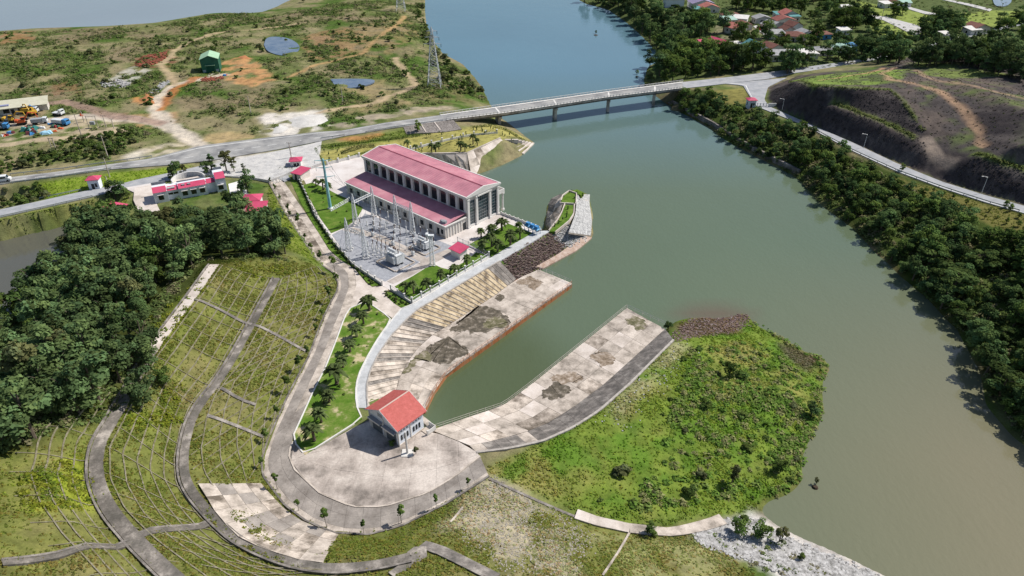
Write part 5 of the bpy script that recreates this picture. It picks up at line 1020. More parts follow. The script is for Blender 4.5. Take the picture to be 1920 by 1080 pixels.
for x in (-3.2, 3.1): MB().box(x-.7, x+.7, -.07, 0, .6, 1.8).build('window', mat('shed_window', (.30, .36, .42), rough=.3), t)
MB().prism([tuple(P(u, v, float(b[2]))[:2]) for u, v in ((372,142),(412,137),(416,140),(376,147))], b[2]-.3, b[2]+.12).build('shed_apron', CONCP)['kind'] = 'structure'
SHEETY = mat('roof_straw', [(.50, .48, .36), (.58, .56, .44)], .6, .7)
b = G(27, 214); a0, a1 = G(0, 218), G(55, 211); t = empty('depot_building', b, ang(a0, a1), 'long depot building with straw-coloured sheet roof', 'building'); L2 = 24
MB().box(-L2, 13, 0, 6.5, -.5, 3.2).build('wall', CREAM, t); MB().add([(-L2-.3, -1.6, 3.1), (13.6, -1.6, 3.1), (13.6, 7, 4.6), (-L2-.3, 7, 4.6), (-L2-.3, -1.6, 2.95), (13.6, -1.6, 2.95), (13.6, 7, 4.45), (-L2-.3, 7, 4.45)], [(0, 1, 2, 3), (7, 6, 5, 4), (0, 4, 5, 1), (1, 5, 6, 2), (2, 6, 7, 3), (3, 7, 4, 0)]).build('roof', SHEETY, t)
for x in (-8, -2.5, 3, 8): window(t, x, 0, .7, 2.3, 2.2, 'y-', GLASS, 3, 2)
MB().box(-7, -1, 0.5, 2.2, 3.5, 3.95).build('roof_sign', mat('sign_blue_grey', [(.20, .24, .42), (.38, .36, .50)], 1.4, .6), t); MB().box(-.8, .4, -.08, 0, 0, 2.2).build('door', FRAME, t)
house('tarp_booth', 'yellow and blue tarpaulin booth at the depot building end', G(63,207), 4, 4.5, 2.4, .6, .2, YELLOW, (YELLOW, BLUE), 'gable', .6, 'booth', 0)
def excavator(u, v, rz, bm, label, s=1.0):
    t = empty('excavator', G(u, v, .05), rz, label, 'excavator'); 
    for y in (-1.2, 1.2): MB().extr([(-1.9*s, .25), (-1.5*s, 0), (1.5*s, 0), (1.9*s, .25), (1.9*s, .6), (1.5*s, .85), (-1.5*s, .85), (-1.9*s, .6)], y-.3, y+.3).build('track', DARK, t)
    MB().box(-1.7*s, 1.3*s, -1.3, 1.3, .95, 1.9).box(-2.2*s, -1.2*s, -1.25, 1.25, 1.2, 2.2).build('body', bm, t)
    c = MB().box(.1*s, 1.5*s, -1.3, -.3, 1.9, 3.1).build('cab', bm, t); MB().box(.25*s, 1.54*s, -1.34, -.26, 2.2, 2.95).build('window', GLASS, c)
    MB().tube([(1.2*s, .3, 1.8), (3.2*s, .3, 4.3), (5.6*s, .3, 4.0)], [.3, .28, .2], 6).build('boom', bm, t); MB().tube([(5.6*s, .3, 4.1), (6.2*s, .3, 1.6)], [.22, .16], 6).build('stick', bm, t)
    MB().extr([(5.9*s, 1.6), (6.7*s, 1.7), (6.8*s, .9), (6.1*s, .5), (5.6*s, .9)], -.3, .9).build('bucket', DSTEEL, t)
excavator(42, 233, .5, ORANGE, 'orange excavator parked among the scrap'); excavator(20, 229, .1, YELLOW, 'yellow excavator parked below the depot building', 1.1); excavator(62, 216, 2.6, YELLOW, 'dark yellow excavator beside the tarpaulin booth', .9); excavator(11, 238, 1.2, DSTEEL, 'blackened excavator at the scrap yard corner', .8)
def truck(u, v, rz, cm, bm, label, L=6.5, name='truck', cat='truck', box=True):
    t = empty(name, G(u, v, .05), rz, label, cat)
    for x in (-L*.36, -L*.2, L*.36):
        for y in (-1.05, 1.05): MB().tube([(x, y-.15, .5), (x, y+.15, .5)], .5, 10).build('wheel', DARK, t)
    MB().box(-L/2, L/2, -.9, .9, .55, .85).build('chassis', DSTEEL, t)
    c = MB().extr([(L*.22, .6), (L*.5, .6), (L*.5, 1.6), (L*.46, 2.6), (L*.22, 2.6)], -1.15, 1.15).build('cab', cm, t); MB().box(L*.46, L*.492, -.95, .95, 1.65, 2.35).build('windscreen', GLASS, c)
    MB().box(-L/2, L*.19, -1.2, 1.2, .9, 2.3 if box else 1.3).build('cargo_bed', bm, t)
truck(58, 212, .15, TRW, YELLOW, 'white-cabbed lorry with yellow bed by the booth'); truck(116, 234, -.25, BLUE, TRW, 'blue-cabbed lorry with white box body', 7.5); truck(76, 232, .3, TRW, GREYM, 'old white lorry among scrap', 6); truck(3, 243, .2, BLUE, GREYM, 'blue lorry at the left frame edge', 6, box=False); truck(111, 216, -.2, TRW, TRW, 'white pickup beside the dirt track', 4.6, box=False); truck(5, 226, .0, DSTEEL, DSTEEL, 'black truck below the depot windows', 7, box=False)
SCR = [BLUE, mat('tarp_pale_blue', (.32, .55, .70)), mat('tarp_teal', (.04, .17, .16)), mat('scrap_red', (.22, .035, .035)), TRW, ORANGE, mat('scrap_green', (.05, .12, .08)), mat('scrap_maroon', (.13, .04, .045))]
for u, v, k, s, nm, lb in [(97,232,0,1.5,'container_bin','deep blue upright scrap bin'), (92,233,0,1.4,'container_bin','deep blue low scrap bin'), (82,252,1,3.0,'tarpaulin_heap','pale blue tarpaulin heap at the scrap edge'), (77,241,4,1.9,'scrap_metal','white scrap panel lying flat'), (60,246,2,3.2,'scrap_heap','teal netting scrap heap'), (48,242,3,2.6,'scrap_heap','dull red scrap heap beside the orange excavator'), (60,251,7,3.0,'scrap_heap','maroon scrap heap near the fence'), (22,250,7,2.0,'scrap_heap','rusty maroon scrap heap at bottom left'), (10,255,3,1.8,'scrap_heap','small rusty scrap heap beside the path'), (112,242,5,1.6,'scrap_metal','orange scrap panel beside the green heap'), (105,238,6,2.4,'scrap_heap','green netting scrap heap'), (100,247,5,1.5,'scrap_metal','orange and white scrap panel by the bush'), (153,217,5,1.4,'brick_kiln_stack','small orange-red stack beside the track'), (422,142,0,1.5,'tarpaulin_heap','round blue covered tub by the green shed')]:
    t = empty(nm, G(u, v), random.uniform(0, 3), lb, nm.split('_')[-1]); n = 5 if 'heap' in nm else 2
    for q in range(n):
        x, y = (random.uniform(-s*.6, s*.6), random.uniform(-s*.5, s*.5)) if n > 2 else (q*s*.4, 0); hgt = random.uniform(.5, 1.1)*s*.5; w2 = random.uniform(.35, .6)*s
        m = MB().add([(x-w2, y-w2*.7, -.2), (x+w2, y-w2*.6, -.2), (x+w2*.9, y+w2*.7, -.2), (x-w2*.8, y+w2*.8, -.2), (x-w2*.6, y-w2*.4, hgt), (x+w2*.5, y-w2*.5, hgt*.8), (x+w2*.6, y+w2*.4, hgt*1.1), (x-w2*.5, y+w2*.5, hgt*.7)], [(3, 2, 1, 0), (4, 5, 6, 7), (0, 1, 5, 4), (1, 2, 6, 5), (2, 3, 7, 6), (3, 0, 4, 7)]); m.build('piece', SCR[(k if q < 3 else random.randrange(8))], t)
# brick stacks near the shed and track
BRK = mat('brick_stack', [(.20, .06, .04), (.34, .11, .07)], 1.5, .95, fine=.3)
stones(GL([(255,115),(280,103),(312,97)]), GL([(262,126),(285,122),(310,108)]), 420, .9, BRK, 'brick_pile', 'dark red broken brick piles in the field'); stones(GL([(375,148),(400,144),(415,144)]), GL([(382,153),(405,152),(418,148)]), 160, .7, BRK, 'brick_pile', 'orange brick piles below the green shed'); stones(GL([(190,155),(220,150),(240,155)]), GL([(195,162),(222,165),(238,160)]), 220, .9, WR, 'stone_pile', 'white stone pile in the field'); stones(GL([(282,172),(296,160),(312,152)]), GL([(290,176),(302,166),(316,156)]), 160, .8, PAVE, 'stone_pile', 'grey rubble pile by the curved track')
# sand heap by the main road
def heap(px, h, m, name, label):
    q = np.array(GL(px)); c = q.mean(0); n = len(q); q = resample(np.vstack([q, q[:1]]), 15)[:-1]; n = len(q); h = h*.6; v = [tuple(c+[random.uniform(-1, 1), 0, h])]; f = []
    for r, k in ((.35, .75), (.7, .3), (1.05, -.1)): v += [tuple(c+(p-c)*r*random.uniform(.85, 1.1)*np.array([1, 1, 0])+[0, 0, h*k*random.uniform(.7, 1.2)]) for p in q]
    f += [(0, 1+i, 1+(i+1) % n) for i in range(n)]
    for r in range(2): f += [(1+r*n+i, 1+(r+1)*n+i, 1+(r+1)*n+(i+1) % n, 1+r*n+(i+1) % n) for i in range(n)]
    return tag(MB().add(v, f).build(name, m, smooth=True), label, 'heap')
SAND = mat('sand_pale', [(.52, .50, .47), (.64, .62, .59)], .3, .95, fine=.2, bump=.1, bscale=1); SOIL = mat('soil_orange', [(.36, .15, .06), (.48, .22, .10)], .4, .95, fine=.25, bump=.1, bscale=1)
heap([(535,225),(560,218),(600,214),(615,228),(590,240),(550,242)], 2.6, SAND, 'sand_heap', 'pale grey sand heap beside the main road'); heap([(506,240),(525,232),(545,240),(530,250),(510,250)], 1.4, SAND, 'sand_heap', 'low pale sand heap at the road bend'); heap([(258,186),(275,175),(295,182),(290,197),(270,198)], 2.2, SOIL, 'soil_heap', 'orange soil heap beside the curved track'); heap([(440,108),(460,104),(472,110),(455,115)], 1.5, SOIL, 'soil_heap', 'orange soil heap beyond the green shed')
# van
b = G(6, 342, .1); b[2] = 7.1; t = empty('minibus', b, ang(ROAD_L[1], ROAD_L[2]), 'white minibus driving on the main road at the left edge', 'minibus')
MB().extr([(-2.7, .45), (2.7, .45), (2.75, 1.1), (2.1, 1.35), (1.5, 2.15), (-2.6, 2.2), (-2.75, 1.9)], -.95, .95).build('body', mat('van_white', (.75, .76, .76), rough=.35, spec=.5), t); MB().box(-2.5, 1.4, -.98, .98, 1.35, 1.9).build('side_window', GLASS, t); MB().add([(2.08, -.85, 1.42), (2.08, .85, 1.42), (1.58, .85, 2.1), (1.58, -.85, 2.1), (2.0, -.85, 1.36), (2.0, .85, 1.36), (1.5, .85, 2.04), (1.5, -.85, 2.04)], [(0, 1, 2, 3), (7, 6, 5, 4), (0, 4, 5, 1), (1, 5, 6, 2), (2, 6, 7, 3), (3, 7, 4, 0)]).build('windscreen', GLASS, t)
for x in (-1.8, 1.75):
    for y in (-.9, .9): MB().tube([(x, y-.1, .35), (x, y+.1, .35)], .36, 10).build('wheel', DARK, t)
# blue gate hoist on the quay
for k, (u, v) in enumerate([(990, 431), (998, 434.5), (1006, 438)]):
    t = empty('gate_hoist', P(u, v, 5.98), PHA, f'blue gate hoist frame on the quay, {["nearest the powerhouse", "middle one of three", "nearest the spit"][k]}', 'hoist', 'gate hoists on the quay')
    for x in (-.8, .8):
        for y in (-.8, .8): MB().bar((x, y, 0), (x*.8, y*.8, 2.0), .14).build('leg', BLUE, t)
    MB().box(-.9, .9, -.9, .9, 1.5, 1.7).build('frame', mat('paint_sky', (.25, .52, .72)), t); MB().box(-.6, .6, -.5, .5, 1.7, 2.6).build('winch_box', BLUE, t); MB().tube([(-.7, 0, 1.1), (.7, 0, 1.1)], .3, 8).build('drum', DSTEEL, t)
# --- village
GREYR = mat('roof_grey_sheet', [(.26, .26, .27), (.40, .40, .40)], .6, .7); REDR = mat('roof_red', [(.30, .09, .075), (.42, .17, .14)], .9, .8, rnd=.3, fine=.2); PURP = mat('roof_mauve', [(.24, .20, .32), (.33, .28, .40)], .6, .6); RUSTR = mat('roof_rust', [(.16, .065, .05), (.24, .11, .085)], .7, .8, rnd=.2); GRNR = mat('roof_green_pale', [(.30, .48, .40), (.42, .58, .50)], .6, .6); TEALR = mat('roof_teal', [(.08, .24, .25), (.14, .32, .32)], .8, .7, fine=.2)
VH = [(1313,12,12,9,3.4,1.8,.1,WHITE,PURP,'gable','mauve-roofed village house at the top edge'), (1328,20,9,8,3.2,1.6,.1,CREAM,REDR,'gable','red-roofed village house in front of the mauve roof'), (1308,22,5,5,2.8,.5,.1,CREAM,TEALR,'mono','teal lean-to left of the upper red roof'), (1262,10,10,8,5,1,.0,BLUEW,GREYR,'hip','large bluish house by the river trees'),
 (1345,93,11,9,3.6,2.2,.5,BLUEW,CERISE,'gable','pink-roofed house with cross gable near the bridge'), (1330,93,8,8,3,1.5,.2,CREAM,CERISE,'mono','pink lean-to beside the cross gable house'), (1376,91,6,5,3,.4,.3,CREAM,CONCW,'mono','white flat-roofed annex beside the pink house'),
 (1412,105,7.5,9,5.2,2.0,.25,WHITE,(TEALR,REDR),'gable','two-storey white house with red and teal roof slopes'), (1445,97,8,7,3,1.6,.4,CREAM,RUSTR,'gable','rust-roofed cottage behind the two-storey house'),
 (1378,58,8,7,3,1.6,.5,CREAM,REDR,'gable','red-roofed cottage beside the village lane'), (1392,52,7,6,2.8,1.2,.1,CREAM,RUSTR,'gable','brown-roofed cottage above the red cottage'), (1365,43,6,5,2.8,1,.2,CREAM,GRNR,'mono','pale green roofed shed in the village'), (1385,40,8,6,2.8,.8,-.4,WHITE,CONCW,'mono','white sheet-roofed shed beside the lane'), (1368,34,9,6,2.8,1.2,.1,CREAM,RUSTR,'gable','rusty long-roofed shed at the village middle'),
 (1476,34,8,7,3.4,1.8,.1,CREAM,REDR,'gable','bright red-roofed house in the village centre'), (1468,44,10,7,3,1.5,.1,CREAM,REDR,'gable','wide red-roofed house below the village centre'), (1460,33,5,5,3,.6,.1,CREAM,TEALR,'mono','teal-roofed annex left of the bright red roof'), (1486,37,5,5,3,.6,.1,CREAM,TEALR,'mono','teal-roofed annex right of the bright red roof'), (1427,40,8,6,2.8,1.2,.1,CREAM,GREYR,'gable','grey sheet-roofed shed on the lane corner'), (1447,53,9,7,3,1.4,.5,CREAM,GREYR,'gable','grey gabled house near the lane'),
 (1485,58,6,6,4,1.5,.4,WHITE,RUSTR,'gable','tall white cottage with dark red roof'), (1490,73,9,8,2.8,1.6,-.3,CREAM,RUSTR,'hip','hip-roofed rusty cottage with red awning'), (1507,68,7,6,2.8,1.2,.2,BLUEW,GREYR,'gable','grey-roofed cottage with blue wall'), (1537,70,8,6,2.8,1.5,.1,mat('wall_blue', (.10, .28, .55)),RUSTR,'hip','blue-walled cottage with dark red roof'), (1455,70,6,5,3,1,.1,WHITE,GREYR,'mono','small white-walled shed by the village tree'), (1473,62,5,5,3,1.2,.3,CREAM,RUSTR,'gable','small rust-roofed hut in the village'),
 (1543,100,7,6,2.6,1.2,-.2,CREAM,GREYR,'hip','grey hip-roofed hut below the village'), (1577,97,7,6,2.8,1,.1,WHITE,GRNR,'gable','pale roofed hut with blue sheet behind the big trees'), (1590,93,5,5,2.6,.6,.1,BLUE,BLUE,'mono','bright blue sheet-roofed shed behind the big trees'), (1500,108,12,6,2.8,.8,.2,WHITE,CONCW,'mono','long pale sheet-roofed stall by the junction'), (1455,110,10,6,3.0,.8,.05,CREAM,GREYR,'mono','dark low shop building by the junction tree'),
 (1660,12,6,6,2.8,.6,.2,WHITE,CONCW,'mono','white far shed in the fields'), (1672,10,7,6,2.8,1.4,.2,CREAM,RUSTR,'gable','dark-roofed far cottage in the fields'), (1690,10,8,5,2.8,.8,-.2,WHITE,GRNR,'mono','pale green far shed in the fields'), (1580,62,5,4,2.6,.6,.2,WHITE,CONCW,'mono','small white hut under the village trees'), (1585,20,6,5,2.8,.8,.2,WHITE,CONCW,'mono','white roofed hut beside the far lane'), (1828,58,9,7,3,1.6,.3,CREAM,RUSTR,'gable','brown-roofed cottage beside the far road'), (1820,62,6,5,2.8,.8,.3,WHITE,CONCW,'mono','white shed beside the far road'), (1770,70,4,4,2.6,.6,.3,WHITE,CONCW,'mono','small white roadside hut at the far road')]
for u, v, w_, l, h, rh, rz, wm, rm, kd, lb in VH: house('village_house', lb, G(u, v+2), w_*1.35, l*1.35, h*1.15, rh*1.3, rz, wm, rm, kd, .5, 'house', 1 if w_ < 7 else 2)
def orange_lane(): MB().box(-.1, .1, -2, 2, 0, 2.2).build('gate_leaf', ORANGE, t)
t = empty('lane_gate', G(1421, 57), .3, 'small orange gate at the start of the village lane', 'gate'); orange_lane(); MB().box(-.3, .3, -2.4, -2, 0, 2.5).build('post', ORANGE, t)
# ---------------------------------------------------------------- vegetation
def quads(C, S, Nrm, col, asp=.75, bend=.0, r=RNG):
    n = len(C); Nrm = Nrm/(np.linalg.norm(Nrm, axis=1)[:, None]+1e-9)
    t = np.cross(Nrm, r.normal(size=(n, 3))); t /= np.linalg.norm(t, axis=1)[:, None]+1e-9; b = np.cross(Nrm, t)
    S = S[:, None]; a = t*S*.5; c = b*S*.5*asp
    V = np.stack([C-a-c*.6, C+a*.4-c, C+a*1.1+c*.5, C-a*.3+c], 1).reshape(-1, 3)
    return V, np.repeat(col, 4, 0)
def quad_mesh(name, V, colr):
    n = len(V)//4; me = bpy.data.meshes.new(name); me.vertices.add(len(V)); me.vertices.foreach_set('co', V.astype(np.float32).ravel())
    me.loops.add(4*n); me.loops.foreach_set('vertex_index', np.arange(4*n, dtype=np.int32)); me.polygons.add(n); me.polygons.foreach_set('loop_start', np.arange(0, 4*n, 4, dtype=np.int32))
    me.update(calc_edges=True); colour_attr(me, colr); return me
def crown_mesh(name, seed, R, Hc, z0, nb, nl, leaf, var=.28, spread=1.0, flat_=.9, taper=0.0, up=.75, hole=.0):
    r = np.random.default_rng(seed); Cs = []; Ns = []; Cc = []
    ph_ = np.linspace(0, 1, nb)
    for k in range(nb):
        zz = r.uniform(.12, .9); rr = R*math.sqrt(max(.05, 1-((zz-.45)/.62)**2))*(1-taper*zz)
        an_ = r.uniform(0, 2*math.pi); d = rr*spread*math.sqrt(r.uniform(.05, 1))*.72
        c = np.array([d*math.cos(an_), d*math.sin(an_), z0+Hc*zz]); br_ = R*r.uniform(.26, .44)*(1-.4*taper*zz)
        m = int(nl/nb*r.uniform(.7, 1.3)); v = r.normal(size=(m, 3)); v /= np.linalg.norm(v, axis=1)[:, None]; v[:, 2] = np.where(v[:, 2] < -.3, -v[:, 2]*.4, v[:, 2])
        p = c+v*br_*np.array([1, 1, flat_])*r.uniform(.72, 1.06, (m, 1)); Cs.append(p); Ns.append(v+r.normal(size=(m, 3))*.55+np.array([0, 0, up]))
        tint = r.uniform(1-var, 1+var); hue = r.uniform(-.10, .10); Cc.append(np.stack([np.full(m, tint*(1+hue)), np.full(m, tint), np.full(m, tint*(1-hue))], 1)*r.uniform(.75, 1.25, (m, 1)))
    C = np.concatenate(Cs); V, cc = quads(C, leaf*r.uniform(.6, 1.3, len(C)), np.concatenate(Ns), np.concatenate(Cc), r=r); return quad_mesh(name, V, cc)
BARK = mat('bark', [(.10, .08, .06), (.17, .14, .11)], 2, .95, .05, obj=True); BARKP = mat('bark_pale', [(.26, .23, .20), (.36, .33, .29)], 2, .95, .05, obj=True)
def trunk_mb(seed, h, r0, lean=.3, limbs=5, top=.75):
    r = random.Random(seed); m = MB(); a = r.uniform(0, 6.28); L = (math.cos(a)*lean, math.sin(a)*lean)
    pts = [(0, 0, -.4), (L[0]*.3, L[1]*.3, h*.35), (L[0], L[1], h*top)]; m.tube(pts, [r0*1.25, r0, r0*.5], 7)
    for k in range(limbs):
        a = 6.28*k/limbs+r.uniform(-.4, .4); z = h*r.uniform(.3, .55); q = (L[0]*.6, L[1]*.6, z); e = (q[0]+math.cos(a)*h*.22, q[1]+math.sin(a)*h*.22, z+h*r.uniform(.15, .3)); m.tube([q, e], [r0*.5, r0*.18], 5)
    return m
GR = {'wood': leafmat('leaf_wood', (.118, .175, .068), .38, .34), 'dark': leafmat('leaf_dark', (.100, .160, .058), .45, .34), 'mid': leafmat('leaf_mid', (.105, .160, .042), .35, .32), 'light': leafmat('leaf_light', (.15, .21, .055), .25, .34), 'bamboo': leafmat('leaf_bamboo', (.095, .145, .048), .25, .36), 'olive': leafmat('leaf_olive', (.14, .155, .068), .25, .32)}
def tree_proto(name, seed, kind, R, h, nb, nl, leaf, base=.22, taper=0.0, spread=1.0, bark=BARK, rt=.2, flat_=.9):
    t = empty(name); trunk_mb(seed, h, rt).build('trunk', bark, t); link('crown', crown_mesh('crown', seed, R, h*(1-base), h*base, nb, nl, leaf, taper=taper, spread=spread, flat_=flat_), GR[kind], t); t['fresh'] = 1; return t
PT = {}
for k in range(4): PT['wood', k] = tree_proto('broadleaf_tree', 100+k, 'wood', 3.5, 9.5, 17, 1700, .55, .18)
for k in range(4): PT['dark', k] = tree_proto('riverbank_tree', 120+k, 'dark', 3.1, 7.0, 15, 1400, .5, .10)
for k in range(3): PT['mid', k] = tree_proto('village_tree', 140+k, 'mid', 3.3, 7.5, 14, 1200, .55, .15)
for k in range(2): PT['light', k] = tree_proto('young_tree', 160+k, 'light', 2.2, 5.0, 9, 750, .42, .15)
for k in range(2): PT['bamboo', k] = tree_proto('bamboo_clump', 170+k, 'bamboo', 3.3, 7.5, 22, 1500, .6, .05, .0, 1.25, flat_=.45)
for k in range(2): PT['olive', k] = tree_proto('acacia_tree', 180+k, 'olive', 2.6, 8.0, 12, 900, .5, .3)
for k in range(2): PT['pine', k] = tree_proto('conifer_tree', 190+k, 'dark', 2.1, 6.5, 14, 1100, .4, .08, .75)
def put(kind, x, y, s, label, cat, group, z=None, name=None, sz=1.0):
    ks = [k for k in PT if k[0] == kind]; key = random.choice(ks); p = PT[key]
    if p.get('fresh'): del p['fresh']; o = p
    else: o = copy_tree(p)
    o.location = (float(x), float(y), float(H(x, y)) if z is None else z); o.rotation_euler = (random.uniform(-.05, .05), random.uniform(-.05, .05), random.uniform(0, 6.28)); o.scale = (s*random.uniform(.88, 1.12), s*random.uniform(.88, 1.12), s*sz*random.uniform(.85, 1.15))
    if name: o.name = name
    return tag(o, label, cat, group)
def near(x, y, spots):
    return min(spots, key=lambda s_: (x-s_[0][0])**2+(y-s_[0][1])**2)[1]
def size_word(s): return 'small' if s < .72 else 'large' if s > 1.12 else 'medium'
def fill(px, n, dmin, excl=(), tries=40, w=True):
    pl = np.array(GL(px) if w else px)[:, :2]; lo, hi = pl.min(0), pl.max(0); out = []; k = 0
    while len(out) < n and k < n*tries:
        k += 1; q = np.array([random.uniform(lo[0], hi[0]), random.uniform(lo[1], hi[1])])
        if not inpoly(q[:1], q[1:], pl)[0]: continue
        if H(q[0], q[1]) < .25: continue
        if any(inpoly(q[:1], q[1:], e)[0] for e in excl): continue
        if all((q[0]-p[0])**2+(q[1]-p[1])**2 > dmin*dmin for p in out): out.append(q)
    return out
WOOD = [(85,500),(150,440),(230,432),(300,428),(350,422),(430,420),(495,432),(530,468),(470,478),(405,480),(325,530),(272,590),(262,640),(300,700),(325,735),(250,765),(185,783),(100,812),(0,848),(-70,860),(-70,660),(30,605),(70,550)]
WSP = [(G(90,520), 'on the pond side of the left wood'), (G(250,450), 'at the residence end of the left wood'), (G(420,450), 'in the left wood before the residence wall'), (G(520,475), 'at the dam road tip of the left wood'), (G(330,560), 'beside the upper slope path'), (G(200,600), 'in the middle of the left wood'), (G(300,710), 'above the lower slope path'), (G(80,800), 'at the lower left front of the wood'), (G(20,680), 'at the left frame edge of the wood')]
for x, y in fill(WOOD, 195, 3.8):
    k = random.choice(['wood']*7+['dark', 'mid', 'olive']); s_ = random.choice([.6, .8, .95, 1.1, 1.35])*random.uniform(.9, 1.1)
    put(k, x, y, s_, f"{size_word(s_)} {dict(wood='grey-green', dark='dark green', mid='bright green', olive='sparse olive')[k]} tree {near(x, y, WSP)}", 'tree', 'trees of the left hillside wood', sz=.95)
BANK = [(1255,193),(1330,178),(1405,205),(1500,243),(1600,297),(1660,328),(1720,365),(1790,410),(1870,440),(1990,500),(2080,560),(2100,900),(1930,840),(1862,768),(1848,700),(1806,625),(1744,563),(1644,473),(1544,388),(1494,333),(1372,270)]
KI = G(1410, 200)
BSP = [(G(1290,195), 'on the right bank beside the bridge end'), (G(1380,225), 'on the right bank below the barrier kiosk'), (G(1480,280), 'above the stone tiers of the right bank'), (G(1580,350), 'below the right bank road guard rail'), (G(1680,430), 'on the right bank opposite the spit'), (G(1600,410), 'at the waterline opposite the spit'), (G(1790,500), 'high on the right bank below the grass verge'), (G(1780,590), 'at the waterline opposite the peninsula'), (G(1890,700), 'at the right frame edge of the bank thicket')]
for x, y in fill(BANK, 280, 2.8):
    d_ = x*.3+y
    k = 'bamboo' if (y < 175 and random.random() < .45) else 'mid' if random.random() < .35 else 'dark'
    if np.hypot(x-KI[0], y-KI[1]) < 4 or (abs(x-KI[0]*y/KI[1]) < 3.5 and 0 < KI[1]-y < 14): continue
    s_ = (random.choice([.45, .6, .75, .95]) if y > 200 else random.choice([.6, .75, .95, 1.2]))*random.uniform(.9, 1.1)
    put(k, x, y, s_, f"{size_word(s_)} {dict(bamboo='arching bamboo clump', mid='mid green tree', dark='dark bushy tree')[k]} {near(x, y, BSP)}", 'tree' if k != 'bamboo' else 'bamboo', 'thicket of the right bank', sz=.85)
VT = [([(1092,4),(1175,36),(1212,75),(1240,103),(1285,95),(1325,75),(1335,48),(1300,40),(1250,28),(1180,-10)], 100, 3.8, 'dark', 'tall tree on the river bank beside the village'), ([(1213,128),(1212,163),(1265,152),(1335,143),(1425,131),(1445,120),(1400,115),(1330,108),(1262,112)], 55, 4.0, 'mid', 'tree between the bridge and the pink-roofed house'), ([(1345,5),(1390,22),(1450,25),(1510,30),(1530,50),(1600,70),(1650,62),(1625,40),(1600,15),(1600,-20),(1345,-20)], 120, 4.6, 'mid', 'tree in the grove behind the village roofs'),
  ([(1520,112),(1590,121),(1690,120),(1700,100),(1660,80),(1600,85),(1555,82)], 46, 4.0, 'dark', 'tall tree at the foot of the cut hill'), ([(1720,90),(1760,78),(1830,62),(1810,50),(1790,35),(1740,48),(1725,70)], 26, 4.5, 'dark', 'tree between the far lane and far road'), ([(1705,125),(1780,128),(1870,145),(1990,180),(1990,130),(1900,112),(1800,106),(1720,112)], 95, 3.0, 'wood', 'tree in the row on top of the cut hill'), ([(1380,125),(1440,112),(1530,112),(1540,85),(1500,62),(1420,70),(1350,60),(1330,100)], 34, 5.0, 'mid', 'garden tree among the village houses'), ([(1870,50),(1960,20),(1990,60),(1990,100),(1900,95),(1850,80)], 30, 4.2, 'dark', 'tree beside the far road at the right edge'), ([(1640,30),(1700,40),(1700,20),(1650,12)], 6, 5, 'mid', 'tree beside the far white sheds'), ([(1475,140),(1500,135),(1520,120),(1490,115),(1470,125)], 12, 2.6, 'dark', 'bushy tree on the corner of the junction')]
vh_xy = [(np.array(G(a[0], a[1]+2)[:2]), a[2]*.55+1.2) for a in VH]
for px, n, dm, k, lb in VT:
    for x, y in fill(px, n, dm):
        if any(np.hypot(x-c[0], y-c[1]) < r_*1.2 or (abs(x-c[0]*y/c[1]) < r_*1.1 and 0 < c[1]-y < 11) for c, r_ in vh_xy): continue
        k2 = k if random.random() < .7 else random.choice(['mid', 'wood', 'dark']); s_ = random.choice([.9, 1.15, 1.35, 1.6])*random.uniform(.9, 1.1)*(.75 if 'cut hill' in lb and 'row' in lb else 1)
        put(k2, x, y, s_, ('small ' if s_ < .95 else 'large ' if s_ > 1.4 else '')+dict(mid='bright ', wood='greyish ', dark='deep green ')[k2]+lb, 'tree', lb, name=None)
